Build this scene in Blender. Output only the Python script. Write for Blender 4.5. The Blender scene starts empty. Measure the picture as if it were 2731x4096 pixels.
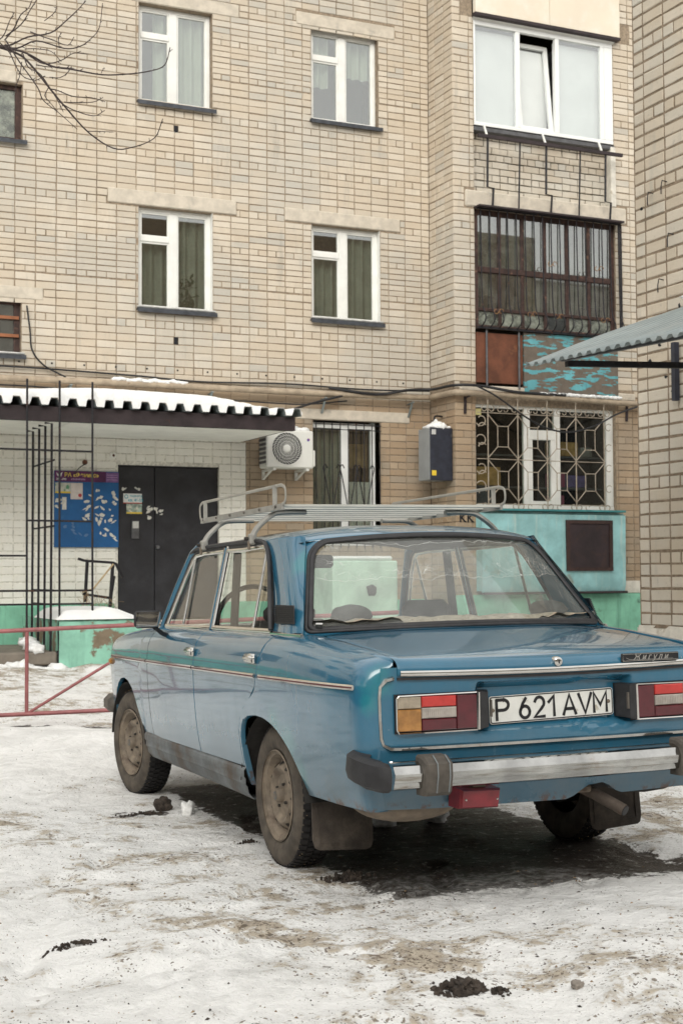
import bpy, math, random
import numpy as np
from mathutils import Vector, Matrix
R = math.radians
random.seed(7)
sc = bpy.context.scene
col = sc.collection

# ------------------------------------------------------------------ camera
# world axes: X runs along the apartment facade, Y runs towards it, Z is up;
# Z = 0 is the ground under the car's rear axle
CAM_H = 1.181
cam_d = bpy.data.cameras.new('camera')
cam_d.lens = 50.0
cam_d.sensor_fit = 'VERTICAL'
cam_d.sensor_height = 36.0
cam_d.sensor_width = 24.0
cam_d.clip_end = 2000
cam_d.dof.use_dof = True
cam_d.dof.focus_distance = 5.6
cam_d.dof.aperture_fstop = 10.0
cam = bpy.data.objects.new('camera', cam_d)
col.objects.link(cam)
CAM_YAW = -24.63
cam.matrix_world = (Matrix.Translation((0, 0, CAM_H)) @ Matrix.Rotation(R(CAM_YAW), 4, 'Z')
                    @ Matrix.Rotation(R(2.523), 4, 'X') @ Matrix.Rotation(R(0.302), 4, 'Y')
                    @ Matrix.Rotation(R(90), 4, 'X'))
sc.camera = cam

# ------------------------------------------------------------------ sky, sun, exposure
SUN_EL, SUN_AZ = 28, 208          # behind the camera, to its left; veiled by cloud
world = bpy.data.worlds.new('World')
sc.world = world
world.use_nodes = True
wn, wl = world.node_tree.nodes, world.node_tree.links
wn.clear()
sky = wn.new('ShaderNodeTexSky')
sky.sky_type = 'NISHITA'
sky.sun_disc = False
sky.sun_elevation = R(SUN_EL)
sky.sun_rotation = R(SUN_AZ)
sky.air_density = 1.0
sky.dust_density = 6.0
sky.ozone_density = 1.0
hs = wn.new('ShaderNodeHueSaturation')      # an overcast sky: nearly no colour
hs.inputs['Saturation'].default_value = 0.10
bg = wn.new('ShaderNodeBackground')
bg.inputs['Strength'].default_value = 0.12
out = wn.new('ShaderNodeOutputWorld')
cloud = wn.new('ShaderNodeMixRGB')          # an even cloud layer over it
cloud.inputs[0].default_value = .72
cloud.inputs[2].default_value = (7.9, 7.8, 7.55, 1)
wl.new(sky.outputs[0], hs.inputs['Color'])
wl.new(hs.outputs[0], cloud.inputs[1])
wl.new(cloud.outputs[0], bg.inputs['Color'])
wl.new(bg.outputs[0], out.inputs['Surface'])

sun_d = bpy.data.lights.new('sun', 'SUN')
sun_d.energy = 1.3
sun_d.angle = R(40)
sun_d.color = (1.0, 0.955, 0.87)
sun = bpy.data.objects.new('sun', sun_d)
col.objects.link(sun)
az = R(SUN_AZ)
sdir = Vector((math.sin(az) * math.cos(R(SUN_EL)), math.cos(az) * math.cos(R(SUN_EL)), math.sin(R(SUN_EL))))
sun.rotation_euler = sdir.to_track_quat('Z', 'Y').to_euler()

sc.view_settings.view_transform = 'Standard'
sc.view_settings.look = 'None'
sc.view_settings.exposure = 0.57
sc.view_settings.gamma = 1.0
sc.view_settings.use_curve_mapping = False
sc.cycles.max_bounces = 8
sc.cycles.transparent_max_bounces = 16
sc.cycles.use_denoising = True

# ------------------------------------------------------------------ mesh helpers
class MB:
    """collects shapes, then links them as one mesh object"""
    def __init__(self):
        self.v, self.f, self.t, self.cur = [], [], [], 0.0

    def add(self, vs, fs):
        o = len(self.v)
        self.v += [tuple(p) for p in vs]
        self.f += [tuple(i + o for i in q) for q in fs]
        self.t += [self.cur] * len(fs)
        return self

    def box(self, x0, x1, y0, y1, z0, z1, b=0.0):
        x0, x1 = min(x0, x1), max(x0, x1)
        y0, y1 = min(y0, y1), max(y0, y1)
        z0, z1 = min(z0, z1), max(z0, z1)
        if b <= 0:
            vs = [(x, y, z) for x in (x0, x1) for y in (y0, y1) for z in (z0, z1)]
            fs = [(0, 1, 3, 2), (4, 6, 7, 5), (0, 4, 5, 1), (2, 3, 7, 6), (0, 2, 6, 4), (1, 5, 7, 3)]
            return self.add(vs, fs)
        b = min(b, (x1 - x0) * .45, (y1 - y0) * .45, (z1 - z0) * .45)
        vs, idx = [], {}
        for ix, X in enumerate((x0, x1)):
            for iy, Y in enumerate((y0, y1)):
                for iz, Z in enumerate((z0, z1)):
                    sx, sy, sz = (b if ix == 0 else -b), (b if iy == 0 else -b), (b if iz == 0 else -b)
                    for a, p in enumerate(((X, Y + sy, Z + sz), (X + sx, Y, Z + sz), (X + sx, Y + sy, Z))):
                        idx[(ix, iy, iz, a)] = len(vs)
                        vs.append(p)
        g = lambda *k: idx[k]
        fs = []
        for i in (0, 1):
            q = [g(i, 0, 0, 0), g(i, 1, 0, 0), g(i, 1, 1, 0), g(i, 0, 1, 0)]
            fs.append(q if i else q[::-1])
            q = [g(0, i, 0, 1), g(0, i, 1, 1), g(1, i, 1, 1), g(1, i, 0, 1)]
            fs.append(q if i else q[::-1])
            q = [g(0, 0, i, 2), g(1, 0, i, 2), g(1, 1, i, 2), g(0, 1, i, 2)]
            fs.append(q if i else q[::-1])
        for i in (0, 1):
            for j in (0, 1):
                q = [g(i, j, 0, 0), g(i, j, 0, 1), g(i, j, 1, 1), g(i, j, 1, 0)]
                fs.append(q if i == j else q[::-1])
                q = [g(i, 0, j, 0), g(i, 1, j, 0), g(i, 1, j, 2), g(i, 0, j, 2)]
                fs.append(q if i == j else q[::-1])
                q = [g(0, i, j, 1), g(0, i, j, 2), g(1, i, j, 2), g(1, i, j, 1)]
                fs.append(q if i == j else q[::-1])
        for i in (0, 1):
            for j in (0, 1):
                for k in (0, 1):
                    q = [g(i, j, k, 0), g(i, j, k, 1), g(i, j, k, 2)]
                    fs.append(q if (i + j + k) % 2 else q[::-1])
        return self.add(vs, fs)

    def tube(self, pts, r, n=8, cap=True, flat=None):
        """flat: (a, b) scales along the two side directions"""
        pts = [Vector(p) for p in pts]
        m = len(pts)
        rs = r if isinstance(r, (list, tuple)) else [r] * m
        vs, fs = [], []
        up = None
        for i, p in enumerate(pts):
            d = (pts[min(i + 1, m - 1)] - pts[max(i - 1, 0)]).normalized()
            if up is None:
                a = Vector((0, 0, 1)) if abs(d.z) < .9 else Vector((0, 1, 0))
                s = d.cross(a).normalized()
            else:
                s = d.cross(up).normalized()
            up = s.cross(d).normalized()
            fa, fb = flat if flat else (1, 1)
            for k in range(n):
                th = 2 * math.pi * (k + .5) / n
                vs.append(p + (s * math.cos(th) * fa + up * math.sin(th) * fb) * rs[i])
        for i in range(m - 1):
            for k in range(n):
                a, b = i * n + k, i * n + (k + 1) % n
                fs.append((a, b, b + n, a + n))
        if cap:
            fs.append(tuple(range(n))[::-1])
            fs.append(tuple((m - 1) * n + k for k in range(n)))
        return self.add(vs, fs)

    def bar(self, a, b, r, n=6):
        return self.tube([a, b], r, n)

    def beam(self, a, b, w, h):
        """rectangular bar, w sideways and h upwards"""
        return self.tube([a, b], math.sqrt(.5), 4, flat=(w, h))

    def grid(self, P):
        """P[i][j] points"""
        n, m = len(P), len(P[0])
        vs = [p for row in P for p in row]
        fs = [(i * m + j, i * m + j + 1, (i + 1) * m + j + 1, (i + 1) * m + j) for i in range(n - 1) for j in range(m - 1)]
        return self.add(vs, fs)

    def lathe(self, prof, c, axis='X', n=32, close=False):
        vs, fs = [], []
        m = len(prof)
        for k in range(n):
            th = 2 * math.pi * k / n
            cs, sn = math.cos(th), math.sin(th)
            for r, h in prof:
                if axis == 'X':
                    vs.append((c[0] + h, c[1] + r * cs, c[2] + r * sn))
                elif axis == 'Y':
                    vs.append((c[0] + r * cs, c[1] + h, c[2] + r * sn))
                else:
                    vs.append((c[0] + r * cs, c[1] + r * sn, c[2] + h))
        for k in range(n):
            k2 = (k + 1) % n
            for j in range(m - 1):
                fs.append((k * m + j, k * m + j + 1, k2 * m + j + 1, k2 * m + j))
        return self.add(vs, fs)

    def prism(self, poly, y0, y1):
        """poly in (x, z), extruded along y"""
        n = len(poly)
        vs = [(x, y0, z) for x, z in poly] + [(x, y1, z) for x, z in poly]
        fs = [tuple(range(n)), tuple(range(n, 2 * n))[::-1]]
        fs += [(i, i + n, (i + 1) % n + n, (i + 1) % n) for i in range(n)]
        return self.add(vs, fs)

    def blob(self, c, s, seed=0, rough=.25, n=2):
        rnd = random.Random(seed)
        import bmesh
        bm = bmesh.new()
        bmesh.ops.create_icosphere(bm, subdivisions=n, radius=1)
        o = Vector((rnd.random() * 9, rnd.random() * 9, rnd.random() * 9))
        from mathutils import noise
        vs = []
        for v in bm.verts:
            k = 1 + rough * noise.noise(v.co * 1.7 + o) * 2 + rough * .6 * noise.noise(v.co * 4 + o)
            vs.append((c[0] + v.co.x * s[0] * k, c[1] + v.co.y * s[1] * k, c[2] + v.co.z * s[2] * k))
        fs = [tuple(v.index for v in f.verts) for f in bm.faces]
        bm.free()
        return self.add(vs, fs)

    def mirror(self):
        b = MB()
        b.v = [(-x, y, z) for x, y, z in self.v]
        b.f = [q[::-1] for q in self.f]
        b.t = list(self.t)
        return b

    def build(self, name, mat, parent=None, smooth=None, tint=False, world=True):
        o = Vector(parent['org']) if (parent is not None and world and 'org' in parent) else Vector((0, 0, 0))
        me = bpy.data.meshes.new(name)
        me.from_pydata([(x - o.x, y - o.y, z - o.z) for x, y, z in self.v], [], self.f)
        if tint:
            at = me.attributes.new('tint', 'FLOAT', 'FACE')
            at.data.foreach_set('value', self.t)
        if mat is not None:
            me.materials.append(mat)
        if smooth is not None:
            me.shade_smooth()
            if smooth < 180:
                me.set_sharp_from_angle(angle=R(smooth))
        ob = bpy.data.objects.new(name, me)
        col.objects.link(ob)
        if parent is not None:
            ob.parent = parent
            if 'org' in parent:
                ob['org'] = parent['org']
        return ob


def tag(o, label=None, cat=None, group=None, kind=None):
    if label: o['label'] = label
    if cat: o['category'] = cat
    if group: o['group'] = group
    if kind: o['kind'] = kind
    return o


def thing(name, label, cat, loc=(0, 0, 0), group=None):
    o = bpy.data.objects.new(name, None)
    o.empty_display_size = .2
    o.location = loc
    o['org'] = tuple(loc)
    col.objects.link(o)
    return tag(o, label, cat, group)


def solo(name, mb, mat, label, cat, loc, group=None, smooth=None, kind=None):
    """a top-level thing that is one mesh: its origin at its base"""
    p = {'org': loc}
    ob = MB.build(mb, name, mat, None, smooth)
    me = ob.data
    me.transform(Matrix.Translation(-Vector(loc)))
    ob.location = loc
    return tag(ob, label, cat, group, kind)


def text_mb(body, size, shear=0.0, align='LEFT', depth=.0, spacing=1.0, bold=0.0):
    cu = bpy.data.curves.new('txt', 'FONT')
    cu.body = body
    cu.size = size
    cu.shear = shear
    cu.align_x = align
    cu.extrude = depth
    cu.space_character = spacing
    cu.offset = bold
    ob = bpy.data.objects.new('txt', cu)
    col.objects.link(ob)
    dg = bpy.context.evaluated_depsgraph_get()
    me = bpy.data.meshes.new_from_object(ob.evaluated_get(dg))
    vs = [tuple(v.co) for v in me.vertices]
    fs = [tuple(p.vertices) for p in me.polygons]
    bpy.data.objects.remove(ob)
    bpy.data.meshes.remove(me)
    return vs, fs


def smoothpath(pts, k=4):
    """Catmull-Rom through the points"""
    P = [Vector(p) for p in pts]
    P = [P[0] * 2 - P[1]] + P + [P[-1] * 2 - P[-2]]
    res = []
    for i in range(1, len(P) - 2):
        for j in range(k):
            t = j / k
            a, b, c, d = P[i - 1], P[i], P[i + 1], P[i + 2]
            res.append(.5 * ((2 * b) + (c - a) * t + (2 * a - 5 * b + 4 * c - d) * t * t + (3 * b - a - 3 * c + d) * t ** 3))
    res.append(P[-2])
    return res


def interp(x, xs, ys):
    return float(np.interp(x, xs, ys))

# ------------------------------------------------------------------ materials
class N:
    """thin wrapper to wire shader nodes"""
    def __init__(self, name):
        self.m = bpy.data.materials.new(name)
        self.m.use_nodes = True
        self.t = self.m.node_tree
        self.t.nodes.clear()
        self.out = self.t.nodes.new('ShaderNodeOutputMaterial')
        self.tc = None

    def n(self, typ, **kw):
        nd = self.t.nodes.new('ShaderNode' + typ)
        for k, v in kw.items():
            setattr(nd, k, v)
        return nd

    def set(self, sock, v):
        if isinstance(v, bpy.types.NodeSocket):
            self.t.links.new(v, sock)
        elif isinstance(v, (tuple, list)):
            if len(v) == 3 and sock.type == 'RGBA':
                v = (*v, 1)
            sock.default_value = v
        else:
            sock.default_value = v

    def co(self, kind='Object'):
        if not self.tc:
            self.tc = self.n('TexCoord')
        return self.tc.outputs[kind]

    def pos(self):
        return self.n('NewGeometry').outputs['Position']

    def mapp(self, vec, scale=(1, 1, 1), loc=(0, 0, 0)):
        m = self.n('Mapping')
        self.set(m.inputs['Vector'], vec)
        m.inputs['Scale'].default_value = scale
        m.inputs['Location'].default_value = loc
        return m.outputs[0]

    def noise(self, scale, detail=4, rough=.55, vec=None, dist=0):
        x = self.n('TexNoise')
        x.inputs['Scale'].default_value = scale
        x.inputs['Detail'].default_value = detail
        x.inputs['Roughness'].default_value = rough
        x.inputs['Distortion'].default_value = dist
        self.set(x.inputs['Vector'], vec if vec is not None else self.co())
        return x.outputs['Fac']

    def vor(self, scale, feat='F1', vec=None, outn='Distance'):
        x = self.n('TexVoronoi', feature=feat)
        x.inputs['Scale'].default_value = scale
        self.set(x.inputs['Vector'], vec if vec is not None else self.co())
        return x.outputs[outn]

    def mr(self, v, a, b, c=0.0, d=1.0, smooth=True):
        x = self.n('MapRange')
        if smooth:
            x.interpolation_type = 'SMOOTHSTEP'
        self.set(x.inputs['Value'], v)
        for i, k in enumerate((a, b, c, d)):
            x.inputs[i + 1].default_value = k
        return x.outputs[0]

    def ma(self, op, a, b=0.0):
        x = self.n('Math', operation=op)
        self.set(x.inputs[0], a)
        self.set(x.inputs[1], b)
        return x.outputs[0]

    def mix(self, f, a, b, mode='MIX'):
        x = self.n('MixRGB', blend_type=mode)
        self.set(x.inputs[0], f)
        self.set(x.inputs[1], a)
        self.set(x.inputs[2], b)
        return x.outputs[0]

    def attr(self, name, o='Fac'):
        x = self.n('Attribute', attribute_name=name)
        return x.outputs[o]

    def xyz(self, v):
        x = self.n('SeparateXYZ')
        self.set(x.inputs[0], v)
        return x.outputs

    def bump(self, h, strength=.3, dist=.01, nrm=None):
        x = self.n('Bump')
        x.inputs['Strength'].default_value = strength
        x.inputs['Distance'].default_value = dist
        self.set(x.inputs['Height'], h)
        if nrm is not None:
            self.set(x.inputs['Normal'], nrm)
        return x.outputs[0]

    def bsdf(self, color, rough=.6, metal=0.0, normal=None, spec=.5, coat=0.0, coat_r=.1, link=True, **kw):
        p = self.n('BsdfPrincipled')
        self.set(p.inputs['Base Color'], color)
        self.set(p.inputs['Roughness'], rough)
        self.set(p.inputs['Metallic'], metal)
        self.set(p.inputs['Specular IOR Level'], spec)
        self.set(p.inputs['Coat Weight'], coat)
        self.set(p.inputs['Coat Roughness'], coat_r)
        if normal is not None:
            self.set(p.inputs['Normal'], normal)
        for k, v in kw.items():
            self.set(p.inputs[k], v)
        if link:
            self.t.links.new(p.outputs[0], self.out.inputs['Surface'])
        return p.outputs[0]

    def surf(self, s):
        self.t.links.new(s, self.out.inputs['Surface'])
        return self.m

    def schlick(self, base):
        lw = self.n('LayerWeight'); lw.inputs['Blend'].default_value = .5
        return self.ma('ADD', self.ma('MULTIPLY', self.ma('POWER', lw.outputs['Facing'], 5.0), .9), base)

    def mixs(self, f, a, b):
        x = self.n('MixShader')
        self.set(x.inputs[0], f)
        self.t.links.new(a, x.inputs[1])
        self.t.links.new(b, x.inputs[2])
        return x.outputs[0]


def sc3(c, k):
    return tuple(min(1, x * k) for x in c)


def M(name, c, rough=.6, metal=0.0, var=.15, vs=6, bump=.0, bs=60, c2=None, c2lo=.55, c2hi=.7, c2s=5, spec=.5, coat=0.0):
    """plain worn material: two shades of a colour, an optional second colour in patches, fine relief"""
    n = N(name)
    v = n.noise(vs, 5, .6)
    base = n.mix(n.mr(v, .3, .7), sc3(c, 1 - var), sc3(c, 1 + var))
    if c2:
        w = n.noise(c2s, 6, .65, n.mapp(n.co(), loc=(3.1, 1.7, 5.2)))
        base = n.mix(n.mr(w, c2lo, c2hi), base, c2)
    nm = n.bump(n.noise(bs, 4, .6), bump, .01) if bump else None
    n.bsdf(base, rough, metal, nm, spec, coat)
    return n.m


def glass_mat(name, tint=(.86, .9, .88), gloss=(1, 1, 1), rough=.01, dirt=0.0, dirtc=(.5, .5, .46), base=.04):
    n = N(name)
    tr = n.n('BsdfTransparent'); n.set(tr.inputs[0], tint)
    gl = n.n('BsdfGlossy'); n.set(gl.inputs[0], gloss); gl.inputs['Roughness'].default_value = rough
    f = n.schlick(base)
    s = n.mixs(f, tr.outputs[0], gl.outputs[0])
    if dirt > 0:
        df = n.n('BsdfDiffuse'); n.set(df.inputs[0], dirtc)
        k = n.ma('MULTIPLY', n.mr(n.noise(7, 6, .65), .25, .85), dirt)
        s = n.mixs(k, s, df.outputs[0])
    n.surf(s)
    return n.m
# ------------------------------------------------------------------ named materials
def brick_mat(name, pale, warm, grey, dark=None):
    n = N(name)
    t = n.attr('tint')
    c = n.mix(n.mr(t, .0, .55, smooth=False), pale, warm)
    c = n.mix(n.mr(t, .84, 1.0, 0, .7), c, grey)
    p = n.pos()
    w = n.noise(.6, 5, .62, n.mapp(p, (1, 1, 1.5)))                       # broad weathering of the wall
    c = n.mix(n.mr(w, .42, .66, 0, .55), c, grey)
    w2 = n.noise(1.4, 5, .65, n.mapp(p, (1, 1, .5), (7, 3, 2)))
    c = n.mix(n.mr(w2, .56, .74, 0, .5), c, sc3(pale, 1.18))
    st = n.noise(5, 5, .7, n.mapp(p, (1, 1, .16)))
    c = n.mix(n.mr(st, .54, .76, 0, .5), c, sc3(grey, .62))
    sp2 = n.noise(17, 5, .7, p)
    c = n.mix(n.mr(sp2, .60, .74, 0, .5), c, sc3(grey, .55))
    sp = n.noise(70, 3, .6, p)
    c = n.mix(n.mr(sp, .60, .78, 0, .4), c, sc3(warm, .5))
    wh = n.noise(7, 6, .75, n.mapp(p, loc=(9, 4, 6)))
    c = n.mix(n.mr(wh, .66, .74, 0, .55), c, (.74, .72, .66))
    b = n.bump(n.noise(38, 6, .72, p), .55, .010)
    n.bsdf(c, .9, 0, b, .2)
    return n.m

m_brick = brick_mat('cream_brick', (.60, .538, .445), (.54, .465, .365), (.45, .435, .39))
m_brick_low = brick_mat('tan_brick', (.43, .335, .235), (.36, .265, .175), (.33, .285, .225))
m_brick_n = brick_mat('sand_brick', (.58, .52, .43), (.51, .44, .345), (.55, .53, .47))
def mortar_mat(name, c):
    n = N(name)
    p = n.pos()
    k = n.mix(n.mr(n.noise(25, 5, .65, p), .3, .7), sc3(c, .7), sc3(c, 1.2))
    k = n.mix(n.mr(n.noise(2.2, 4, .6, p), .5, .75, 0, .6), k, sc3(c, .5))
    n.bsdf(k, .95, 0, n.bump(n.noise(120, 4, .7, p), .6, .008), .2)
    return n.m
m_mortar = mortar_mat('mortar', (.30, .24, .175))
m_mortar_n = mortar_mat('mortar_neighbour', (.25, .195, .14))
m_mortar_w = mortar_mat('painted_mortar', (.72, .70, .63))
m_whitebrick = brick_mat('painted_brick', (.84, .83, .77), (.82, .80, .73), (.77, .755, .69))
m_concrete = M('concrete', (.54, .485, .40), .9, var=.12, vs=7, bump=.5, bs=70, c2=(.36, .33, .28), c2lo=.55, c2hi=.75)
m_soffit = M('whitewash', (.82, .81, .76), .9, var=.06, vs=3, bump=.2, bs=40, c2=(.50, .44, .34), c2lo=.66, c2hi=.8, c2s=1.6)
m_white = M('white_paint', (.74, .74, .70), .55, var=.06, vs=5, bump=.1, bs=50, c2=(.50, .47, .40), c2lo=.66, c2hi=.8, c2s=9)
m_plaster = M('white_plaster', (.62, .59, .52), .95, var=.12, vs=9, bump=.9, bs=45, c2=(.40, .35, .27), c2lo=.58, c2hi=.72, c2s=7)
m_pvc = M('white_plastic', (.78, .79, .77), .35, var=.03, vs=3)
m_sillmetal = M('sill_metal', (.055, .06, .07), .5, .3, var=.3, vs=12)
m_brownwood = M('brown_wood', (.045, .022, .017), .7, var=.4, vs=14, bump=.4, bs=40, c2=(.17, .09, .06), c2lo=.56, c2hi=.72, c2s=12)
m_rust = M('rusty_sheet', (.13, .045, .022), .8, var=.3, vs=4, bump=.3, bs=60, c2=(.30, .13, .06), c2lo=.62, c2hi=.8, c2s=3)
m_iron = M('black_iron', (.018, .017, .02), .6, .4, var=.4, vs=15, c2=(.09, .035, .018), c2lo=.58, c2hi=.72, c2s=14)
m_girder = M('girder_iron', (.032, .022, .024), .65, .2, var=.3, vs=5, bump=.2, bs=40, c2=(.11, .04, .018), c2lo=.63, c2hi=.8, c2s=7)
m_grille = M('old_grille_paint', (.34, .29, .225), .6, var=.2, vs=14, c2=(.20, .10, .055), c2lo=.55, c2hi=.72, c2s=22)
m_greyiron = M('grey_iron', (.10, .10, .105), .55, .3, var=.25, vs=12)
m_doorblack = M('door_paint', (.017, .017, .021), .5, .0, var=.35, vs=4, bump=.15, bs=25, c2=(.045, .044, .05), c2lo=.5, c2hi=.8, c2s=2.2)
m_pipe = M('pipe_paint', (.36, .29, .21), .6, var=.2, vs=7, c2=(.13, .08, .05), c2lo=.6, c2hi=.75, c2s=9)
m_cable = M('black_cable', (.012, .012, .014), .55, var=.2, vs=8)
m_pink = M('faded_red_paint', (.30, .105, .105), .5, var=.2, vs=9, bump=.15, bs=60, c2=(.17, .065, .06), c2lo=.55, c2hi=.75, c2s=11)
m_ac = M('ac_enamel', (.66, .66, .62), .45, var=.05, vs=4, c2=(.48, .45, .38), c2lo=.64, c2hi=.85, c2s=5)
m_dark = M('dark_void', (.012, .012, .014), .9, var=.2, vs=4)
m_boxgrey = M('cabinet_grey', (.27, .285, .29), .5, var=.08, vs=5, c2=(.2, .19, .17), c2lo=.6, c2hi=.8)
m_boxnavy = M('cabinet_navy', (.020, .023, .036), .5, var=.25, vs=9, c2=(.05, .05, .055), c2lo=.62, c2hi=.8, c2s=12)
m_yellow = M('yellow_sticker', (.70, .50, .04), .5, var=.1, vs=30)
m_sticker = M('grey_sticker', (.5, .5, .48), .5, var=.1, vs=30)
m_zinc = M('zinc_sheet', (.26, .30, .30), .45, .35, var=.12, vs=3, c2=(.30, .32, .31), c2lo=.5, c2hi=.75, c2s=4)
m_greensheet = M('green_sheet', (.03, .23, .15), .5, var=.1, vs=4)
m_bark = M('twig_bark', (.050, .036, .034), .85, var=.3, vs=40, bump=.3, bs=200)
m_curtain = M('grey_curtain', (.33, .345, .30), .9, var=.12, vs=5, bump=.1, bs=100)
m_curtain_w = M('white_blind', (.84, .85, .82), .8, var=.05, vs=2)
m_cloth = M('hung_cloth', (.46, .40, .32), .9, var=.25, vs=7, bump=.3, bs=30)
m_plant = M('house_plant', (.03, .05, .022), .6, var=.4, vs=20)
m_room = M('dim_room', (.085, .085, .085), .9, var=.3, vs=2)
m_tulle = M('pale_tulle', (.52, .55, .48), .9, var=.08, vs=5, bump=.1, bs=100)
m_boxcard = M('cardboard', (.34, .23, .11), .8, var=.2, vs=6)
m_beige = M('beige_cladding', (.68, .60, .48), .55, var=.04, vs=1.5, c2=(.72, .70, .62), c2lo=.45, c2hi=.7, c2s=1.2)
m_greenfrost = glass_mat('clouded_pane', (.45, .5, .47), rough=.25, dirt=.85, dirtc=(.42, .45, .38), base=.1)
m_glass = glass_mat('window_glass', (.82, .85, .82), base=.20)
m_glass_dim = glass_mat('ground_floor_glass', (.80, .83, .80), base=.045)
m_glass_sky = glass_mat('bay_glass', (.92, .94, .94), base=.22)
m_glass_old = glass_mat('old_glass', (.66, .70, .67), base=.24, rough=.015, dirt=.12)
m_snowcap = None


def peel_mat(name, paint, under, lo, hi, s=5, stretch=(1, 1, 1), streak=(.2, .2, .2), sk=.0, bump=.4):
    n = N(name)
    p = n.pos()
    w = n.noise(s, 7, .62, n.mapp(p, stretch))
    base = n.mix(n.mr(n.noise(3, 5, .6, p), .3, .7), sc3(paint, .8), sc3(paint, 1.18))
    if sk > 0:
        st = n.noise(5, 5, .65, n.mapp(p, (2.2, 2.2, .22)))
        base = n.mix(n.mr(st, .5, .75, 0, sk), base, streak)
    und = n.mix(n.noise(14, 5, .6, p), sc3(under, .6), sc3(under, 1.3))
    f = n.mr(w, lo, hi)
    c = n.mix(f, base, und)
    n.bsdf(c, .75, 0, n.bump(n.ma('SUBTRACT', 1.0, f), bump, .006, n.bump(n.noise(60, 4, .6, p), .35, .006)), .3)
    return n.m

m_green = peel_mat('peeling_green', (.25, .50, .39), (.21, .165, .115), .53, .58, 3.2, sk=.45, streak=(.08, .19, .14))
m_greenwall = peel_mat('green_plinth', (.20, .46, .33), (.06, .07, .055), .60, .70, 1.8, sk=.6, streak=(.08, .20, .15))
m_mint = peel_mat('mint_paint', (.45, .60, .50), (.40, .36, .28), .68, .74, 4, sk=.25, streak=(.30, .38, .32))
m_teal = peel_mat('teal_panel', (.27, .50, .51), (.24, .25, .21), .60, .70, 2.2, sk=.75, streak=(.48, .58, .53))
m_tealpeel = peel_mat('flaking_teal', (.12, .36, .40), (.15, .125, .10), .455, .480, 8.0, (.42, .42, 1.7), sk=.6, streak=(.05, .17, .19))


def snow_mat(name):
    n = N(name)
    p = n.pos()
    c = n.mix(n.mr(n.noise(4, 4, .6, p), .3, .7), (.78, .79, .79), (.86, .86, .84))
    h = n.noise(18, 6, .65, p)
    n.bsdf(c, .8, 0, n.bump(h, .5, .02), .2)
    return n.m
m_snowcap = snow_mat('snow_cap')
m_earth = M('dark_earth', (.048, .037, .029), .95, var=.5, vs=30, bump=1.0, bs=70, c2=(.10, .08, .06), c2lo=.6, c2hi=.8, c2s=40)


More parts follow.
